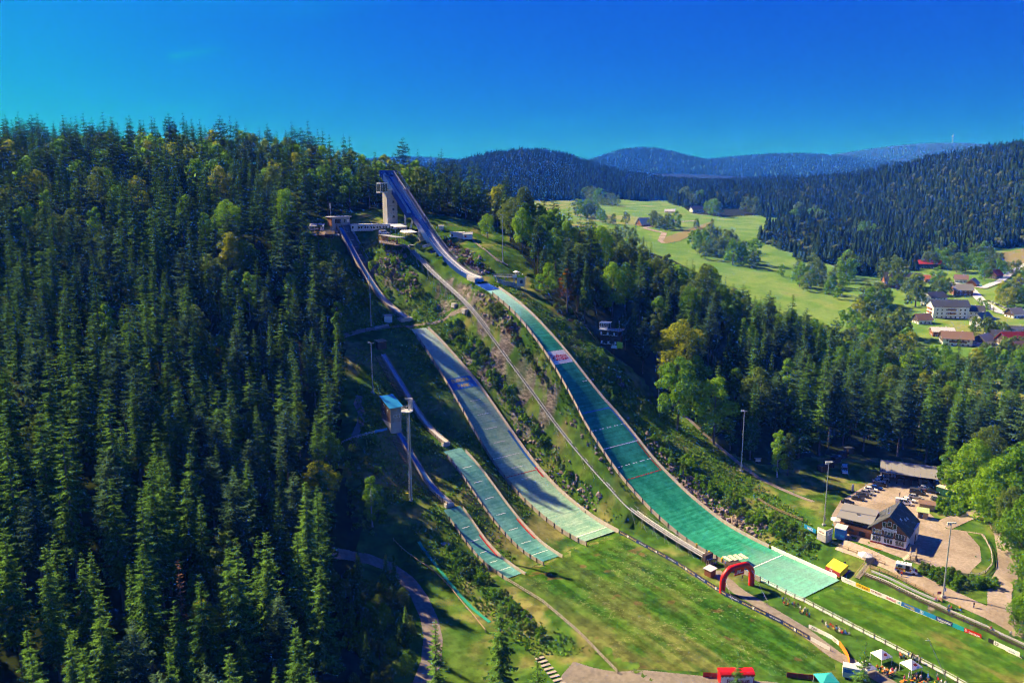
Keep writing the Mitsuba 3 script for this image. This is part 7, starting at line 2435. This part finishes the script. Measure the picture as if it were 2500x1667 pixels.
ZN = ['between the middle and big inruns', 'on the upper slope between the landing hills', 'beside the left boards of the big slope', 'in the gully between the two large slopes', 'right of the big slope below the judges tower', 'on the bank right of the big slope', 'below the club house terrace', 'near the big take-off', 'on the scree right of the tower inrun', 'left of the middle inrun', 'on the bank left of the smallest slope', 'on the hedge bank below the gravel turnaround', 'on the round mound behind the club house', 'on the shaded bank below the timber tower', 'on the dark bank left of the track', 'by the brown fence above the judges tower', 'by the barn']
LAB = {'green': 'fresh green shrub on the slopes and banks around the jumps', 'dull': 'dull olive shrub on the slopes and banks around the jumps', 'brown': 'brown withered shrub on the slopes between the jumps', 'lime': 'bright yellow-green shrub on the slopes around the jumps'}
nb = 0
jumps = [(J['c'], J['w'], J['land'][0, 0], J['land'][-1, 0], J['run'][-1, 0]) for J in JUMP.values()]


def on_jump(x, y, m):
    a, c = AC(x, y)
    for c0, w, a0, a1, a2 in jumps:
        if a0 - 3 < a < a2 and abs(c - c0) < (float(w(min(a, a1))) if a < a1 else 1.6) + m:
            return True
    return abs(c - float(_fc(np.clip(a, 150, 338)))) < 1.4 + m and 150 < a < 340


for zi, (poly, n, kinds) in enumerate(ZONES):
    P = plan(*poly)
    lo, hi = P.min(0), P.max(0)
    got = 0
    for _ in range(n * 40):
        q = gg.uniform(lo, hi)
        if got >= n * 4:
            break
        if not inside(P, q[:1], q[1:])[0] or on_jump(q[0], q[1], 1.3):
            continue
        kd = kinds[gg.integers(len(kinds))]
        s = gg.uniform(.65, 1.3) if got < n else gg.uniform(.22, .55)
        p = G(q[0], q[1], -.25 * s)
        if got < n and nb < 290:
            nb += 1
            inst(thing('shrub', LAB[kd].split(' on the ')[0] + ' ' + ZN[zi], 'shrub', f'{kd} shrubs {ZN[zi]}'), f'shrub_{kd}', p, s, gg.uniform(0, 6.3))
        else:
            _m += 1
            inst(f'undergrowth__{_m:04d}', f'shrub_{kd}', p, s, gg.uniform(0, 6.3))
        got += 1
# low tussocks everywhere on the open slopes
OPEN = plan((830, 640), (900, 640), (1100, 740), (1250, 700), (1420, 830), (1640, 1000), (1860, 1180), (1990, 1290), (2000, 1370), (1850, 1330), (1660, 1230), (1530, 1260), (1300, 1250), (1240, 1400), (1460, 1600), (1300, 1600), (1100, 1420), (980, 1280), (880, 1060), (850, 830))
lo, hi = OPEN.min(0), OPEN.max(0)
tv, tf, tt, o = [], [], [], 0
_Q = gg.uniform(lo, hi, (70000, 2))
_Q = _Q[inside(OPEN, _Q[:, 0], _Q[:, 1]) & ~inside(FIELD, _Q[:, 0], _Q[:, 1])]
_den = meshkit.fbm(np.stack([_Q[:, 0] * .09, _Q[:, 1] * .09, 0 * _Q[:, 0]], -1), 3, 8)
_Q = _Q[gg.random(len(_Q)) < (_den - .30) * 4]
_hz = height(_Q[:, 0], _Q[:, 1])
for (x, y), z_ in zip(_Q, _hz):
    if on_jump(x, y, .5):
        continue
    p = np.array([x, y, z_])
    h, w = gg.uniform(.25, .75), gg.uniform(.3, .7)
    n = 4
    a = gg.uniform(0, 6.28, n)
    kind = PAL['dull'] if gg.random() < .45 else PAL['lime'] if gg.random() < .25 else PAL['green'] if gg.random() < .85 else PAL['yellow']
    for j in range(n):
        d = np.array([math.cos(a[j]), math.sin(a[j]), 0]) * w
        s = np.array([-math.sin(a[j]), math.cos(a[j]), 0]) * w * .5
        tv += [p - s + d * .2, p + s + d * .2, p + d * gg.uniform(.5, 1) + [0, 0, h * gg.uniform(.6, 1.1)]]
        tf.append([o, o + 1, o + 2])
        tt += [(kind, gg.uniform(0, 1))] * 3
        o += 3
put('tussocks', mikit.ply((np.array(tv), np.array(tf)), None, False, uv=np.array(tt, float)), 'm_needle', label='tussocks of grass and herbs on the open slopes', cat='grass', kind='stuff')
# blocks of rock on the bare places
rv, rf, o = [], [], 0
for (a0, a1, c0, c1, n) in ((318, 348, 174, 186, 190), (300, 330, 200, 208, 170), (196, 222, 176, 186, 130), (222, 240, 177, 186, 60), (152, 188, 206.5, 213, 260), (190, 206, 206, 212, 60), (262, 285, 187, 191, 50)):
    for _ in range(n):
        x, y = W(gg.uniform(a0, a1), gg.uniform(c0, c1))
        if on_jump(x, y, .4):
            continue
        m = trimesh.creation.icosphere(1, 1) if gg.random() < .3 else trimesh.creation.box((1.4, 1.2, 1))
        w = np.array(m.vertices) * (1 + gg.uniform(-.3, .3, (len(m.vertices), 1))) * gg.uniform(.25, .95) * [1, 1, .7]
        w = w @ trimesh.transformations.random_rotation_matrix(gg.random(3))[:3, :3].T
        rv.append(w + G(x, y, .05))
        rf.append(m.faces + o)
        o += len(w)
put('rocks', (np.vstack(rv), np.vstack(rf)), 'm_rock', label='broken reddish grey rock on the bare parts of the slopes', cat='rocks', kind='stuff')


# ------------------------------------------------------------------ people
def chain(*bones):
    import manifold3d as m3
    s = m3.Manifold.sphere(1.0, 10)
    out = None
    for (p, r), (q, t) in bones:
        h = m3.Manifold.batch_hull([s.scale((r, r, r)).translate(tuple(p)), s.scale((t, t, t)).translate(tuple(q))])
        out = h if out is None else out + h
    return out.to_mesh()


def figure(pose):
    """{part: mesh} of a person facing +x, feet or seat at the origin"""
    sit = pose == 'sit'
    hz = .45 if sit else .92
    hip = np.array([0, 0, hz])
    neck = hip + [.04 if sit else .0, 0, .52]
    head = neck + [.03, 0, .16]
    sk, top, leg = [], [], []
    sk += [((neck, .055), (head + [0, 0, -.05], .06)), ((head, .10), (head + [.02, 0, .05], .095)), ((head + [.09, 0, -.01], .025), (head + [.11, 0, -.03], .02))]
    top += [((hip + [0, -.07, .08], .13), (neck + [0, -.10, -.1], .13)), ((hip + [0, .07, .08], .13), (neck + [0, .10, -.1], .13)), ((neck + [0, -.19, -.09], .065), (neck + [0, .19, -.09], .065))]
    for s in (-1, 1):
        sh = neck + np.array([0, s * .20, -.09])
        el = sh + np.array([.08 if sit else .03, s * .06, -.29])
        wr = el + (np.array([.22, -s * .05, .02]) if sit else np.array([.10, 0, -.24]))
        top.append(((sh, .062), (el, .05)))
        sk.append(((el, .044), (wr, .034)))
        sk.append(((wr, .036), (wr + (np.array([.08, 0, 0]) if sit else np.array([.03, 0, -.09])), .025)))
        hp = hip + np.array([0, s * .09, 0])
        st = {'walk': .16 * s}.get(pose, .0)
        kn = hp + (np.array([.40, s * .03, .04]) if sit else np.array([st + .02, 0, -.43]))
        an = kn + (np.array([.04, 0, -.43]) if sit else np.array([st * .6 - (.06 if st < 0 else 0), 0, -.41]))
        leg += [((hp, .10), (kn, .068)), ((kn, .066), (an, .045))]
        sk.append(((an + [0, 0, -.03], .04), (an + [.15, 0, -.05], .032)))
    hair = [((head + [-.03, 0, .06], .098), (head + [-.05, 0, -.01], .085))]
    return {k: chain(*v) for k, v in (('body', sk), ('shirt', top), ('trousers', leg), ('hair', hair))}


FIG = {}
for ps in ('stand', 'walk', 'sit'):
    FIG[ps] = {k: mikit.ply((np.array(m.vert_properties)[:, :3], np.array(m.tri_verts)), None, True) for k, m in figure(ps).items()}
CLOTH = {'white': 'm_white', 'red': 'm_red', 'blue': 'm_mid_blue', 'black': 'm_black', 'grey': 'm_grey', 'yellow': 'm_yellow', 'green': 'm_cloth_green', 'pink': 'm_pink', 'turquoise': 'm_teal', 'orange': 'm_orange'}
COL = list(CLOTH)


def person(p, ang, pose, top, low, hair, label, group=None, s=1.0):
    t = thing('person', label, 'person', group)
    M = rotz(ang, np.asarray(p, float), s)
    for part, m in (('body', 'm_skin'), ('shirt', CLOTH[top]), ('trousers', low), ('hair', hair)):
        put(part, FIG[pose][part], m, t, M)


gp_ = np.random.default_rng(77)
LOWS, HAIRS = ['m_navy', 'm_black', 'm_grey', 'm_tan_wood'], ['m_dark_wood', 'm_black', 'm_tan_wood', 'm_brown_wood']
taken = []


def crowd(px, n, pose, where, grp, ang=None, zadd=0.0, w=None):
    """n people spread over a patch; label by clothing, pose and place"""
    P = plan(*px)
    lo, hi = P.min(0), P.max(0)
    c = 0
    for _ in range(n * 80):
        q = gp_.uniform(lo, hi)
        if not inside(P, q[:1], q[1:])[0] or any(np.hypot(*(q - k)) < .75 for k in taken):
            continue
        taken.append(q)
        ps = pose if isinstance(pose, str) else pose[gp_.integers(len(pose))]
        col = COL[gp_.choice(len(COL), p=w)] if w is not None else COL[gp_.integers(len(COL))]
        lab = {'sit': 'seated', 'stand': 'standing', 'walk': 'walking'}[ps] + f' person in {col} top ' + where
        z = G(*q)
        if ps == 'sit':
            z[2] -= .18
        person(z + [0, 0, .05 + zadd], gp_.uniform(0, 6.28) if ang is None else ang + gp_.normal() * .4, ps, col, LOWS[gp_.integers(4)], HAIRS[gp_.integers(4)], lab, f'{grp}, {col}, {ps}')
        c += 1
        if c == n:
            break


WD = np.array([.2, .08, .16, .2, .12, .06, .05, .03, .05, .05])
WD /= WD.sum()
crowd(((1905, 1468), (1945, 1480), (1950, 1490), (1910, 1478)), 8, ['stand', 'sit'], 'on the upper strip by the white fence', 'spectators at the upper strip', w=WD)
crowd(((1952, 1488), (1980, 1500), (1978, 1512), (1950, 1500)), 8, ['stand', 'sit', 'stand'], 'in the group halfway down the path', 'spectators halfway down', w=WD)
crowd(((2005, 1518), (2050, 1535), (2075, 1552), (2060, 1552), (2020, 1535)), 20, 'sit', 'in the row on the grass bank', 'spectators seated on the bank', ang=.6, w=WD)
crowd(((2140, 1632), (2190, 1640), (2185, 1655), (2150, 1652)), 14, ['sit', 'stand'], 'at the left emblem tent', 'guests under the left tent', w=WD)
crowd(((2200, 1655), (2290, 1660), (2320, 1690), (2200, 1690)), 34, ['stand', 'stand', 'sit'], 'in the crowd at the right emblem tent', 'guests around the right tent', w=WD)
crowd(((2185, 1595), (2240, 1612), (2250, 1625), (2200, 1612)), 12, ['sit', 'stand'], 'on the grass above the tents', 'spectators near the tents', w=WD)
crowd(((2283, 1460), (2300, 1468), (2296, 1476), (2280, 1468)), 3, 'sit', 'in the shade below the light mast', 'people below the mast')
crowd(((2312, 1482), (2345, 1488), (2345, 1498), (2312, 1492)), 7, 'sit', 'in the picnic group on the upper terrace', 'picnic group', w=WD)
crowd(((1215, 600), (1216, 601), (1217, 600)), 0, 'stand', '', '')
for u, v, pose, top, lab, zz in ((2377, 1484, 'stand', 'black', 'lone person in dark clothes on the gravel beside the light mast', 0), (2466, 1557, 'walk', 'white', 'person in white top leaning over a bicycle on the path at the right edge', 0), (2418, 1541, 'sit', 'red', 'person with bare reddish back sitting above the lower terrace fence', 0), (2201, 1408, 'stand', 'red', 'paramedic in red standing at the ambulance door', 0), (2207, 1404, 'stand', 'yellow', 'paramedic in yellow vest inside the ambulance door shadow', 0), (1812, 1413, 'stand', 'grey', 'person in grey standing under the red arch', 0), (2062, 1382, 'stand', 'black', 'person in black standing on the grass bank by the wooden stairs', 0), (2316, 1500, 'stand', 'blue', 'person in blue standing at the edge of the picnic group', 0), (2196, 1213, 'stand', 'black', 'person in black crossing the gravel car park', 0)):
    person(gp(u, v) + [0, 0, .08], gp_.uniform(0, 6), pose, top, 'm_navy', 'm_dark_wood', lab)
for i in range(9):      # visitors at the top station
    p = apply(Ms_station, np.array([-7.5 + i * 1.45, gp_.uniform(-1, 2.2), -.05]))
    col = ['white', 'red', 'blue', 'pink', 'grey'][i % 5]
    person(p, gp_.uniform(0, 6), 'stand', col, LOWS[i % 4], HAIRS[i % 4], f'standing person in {col} top under the roof of the top station', f'visitors at the top station, {col}')
for i in range(5):
    p = apply(Mw_stand, np.array([Lw_stand + .2 + i * .75, gp_.uniform(-.9, 1.2), 0]))
    col = ['white', 'grey', 'blue', 'black', 'white'][i]
    person(p, gp_.uniform(0, 6), 'stand', col, LOWS[i % 4], HAIRS[i % 4], f'standing person in {col} top on the coaches stand', f'coaches on the stand, {col}')
crowd(((1062, 584), (1092, 580), (1094, 586), (1066, 590)), 9, 'stand', 'on the plateau left of the pale sheds', 'people by the sheds', w=WD)
# tables in the beer garden, bicycles, flag
for i, (u, v) in enumerate(((2160, 1642), (2172, 1648), (2230, 1664), (2250, 1672), (2205, 1668))):
    t = thing('table', ('orange beer table nearest the front spruce', 'second orange beer table right of the front spruce', 'orange beer table under the right emblem tent', 'orange beer table right of the right emblem tent', 'orange beer table at the lower edge between the tents')[i], 'table')
    p = gz(u, v)
    A_ = rotz(.5)[:3, :3].T
    MB().box(p + [0, 0, .76], (2.2, .6, .06), A_).put('tabletop', 'm_orange', t)
    for s in (-.8, .8):
        MB().box(p + [s * math.cos(.5), s * math.sin(.5), .37], (.06, .5, .74), A_).put('leg', 'm_dark_steel', t)


def bicycle(p, ang, label):
    t = thing('bicycle', label, 'bicycle')
    M = rotz(ang, p)
    for x in (-.52, .52):
        a = np.linspace(0, 2 * np.pi, 15)
        MB().path([[x + .33 * math.cos(i), 0, .34 + .33 * math.sin(i)] for i in a], .025, 4).put('wheel', 'm_black', t, M)
    f = MB()
    for a, b in (((-.52, .34), (-.15, .78)), ((-.15, .78), (.38, .82)), ((.38, .82), (-.05, .32)), ((-.05, .32), (-.18, .9)), ((-.52, .34), (-.05, .32)), ((.38, .95), (.52, .34))):
        f.tube([a[0], 0, a[1]], [b[0], 0, b[1]], .024, n=5)
    f.put('frame', 'm_black', t, M)
    MB().box((-.19, 0, .94), (.26, .14, .06)).put('saddle', 'm_black', t, M)
    MB().tube([.36, -.28, 1.0], [.36, .28, 1.0], .022, n=5).put('handlebar', 'm_black', t, M)


bicycle(gz(1550, 1637), -.2, 'dark bicycle leaning at the lower end of the dry lawn')
bicycle(gp(2366, 1450), -.3, 'bicycle parked in the hedge shade on the service road')
bicycle(gz(1872, 1478), -.9, 'bicycle lying on the spectator path below the red arch')
t = thing('flag', 'small red flag with white cross on a stick on the upper terrace', 'flag')
p = gp(2287, 1462)
MB().tube(p, p + [0, 0, 2.2], .03).put('pole', 'm_tan_wood', t)
MB().box(p + [.5, 0, 1.8], (1.0, .03, .8)).put('cloth', 'm_red', t)
MB().box(p + [.5, -.02, 1.8], (.5, .03, .14)).put('cross', 'm_white', t)
t = thing('feather_flag', 'tilted purple feather flag beside the yellow tent', 'flag')
p = gp(2056, 1412)
q = p + np.array([2.6, 1.2, 2.2])
MB().tube(p, q, .04).put('pole', 'm_black', t)
MB().raw([p + [.5, .2, .6], p + [.9, .4, .1], q + [.2, 0, -.5], q, p + [.55, .25, .6], p + [.95, .45, .1], q + [.25, .05, -.5], q + [.05, .05, 0]], [[0, 1, 2, 3], [4, 5, 6, 7], [0, 1, 5, 4], [1, 2, 6, 5], [2, 3, 7, 6], [3, 0, 4, 7]]).put('cloth', 'm_purple', t)
t = thing('display_tent', 'low yellow tent with dark red front banner at the end of the green matting', 'tent')
p0, p1 = at_z(2015, 1392, .3), at_z(2050, 1410, .3)
Mq = frame(p0, (p1 - p0) * [1, 1, 0])
Lq = float(np.linalg.norm((p1 - p0)[:2]))
MB().hexa([[0, 0, 0], [Lq, 0, 0], [Lq, 3.2, 1], [0, 3.2, 1], [0, .1, 1.6], [Lq, .1, 1.6], [Lq, 3.2, 3.2], [0, 3.2, 3.2]]).put('body', 'm_yellow', t, Mq)
MB().box((Lq / 2, -.06, .85), (Lq, .08, 1.2)).put('banner', 'm_dark_red', t, Mq)
lettering('Bad', .4, frame(apply(Mq, np.array([Lq * .4, -.12, 1.05])), (p1 - p0) * [1, 1, 0], -Mq[:3, 1]), 'm_white', t, .02, .9)
lettering('Dürrheimer', .34, frame(apply(Mq, np.array([Lq * .55, -.12, .6])), (p1 - p0) * [1, 1, 0], -Mq[:3, 1]), 'm_white', t, .02, 2.2)
# slender camera pole in the green lawn
t = thing('camera_pole', 'slender grey boom pole with cross arms rising over the green lawn', 'pole')
p = gz(2310, 1655)
tp = at_y(2268, 1562, p[1] + .5)
MB().tube(p, tp, .10, .07, 6).put('boom', 'm_grey', t)
MB().tube(tp + [-1.0, 0, .05], tp + [.3, 0, 0], .05).put('arm', 'm_light_grey', t)
MB().tube(tp + [-.5, 0, .6], tp + [.25, 0, -.2], .06).put('arm', 'm_light_grey', t)
# ------------------------------------------------------------------ air between here and the far hills
_z0 = float(HZ.min()) - 1.0
scene['haze'] = {'type': 'cube', 'to_world': T().translate([1500, 6100, (_z0 + 580) / 2]).scale([7600, 8000, (580 - _z0) / 2]), 'bsdf': {'type': 'null'}, 'interior': {'type': 'ref', 'id': 'air'}}
tag('haze', kind='stuff')
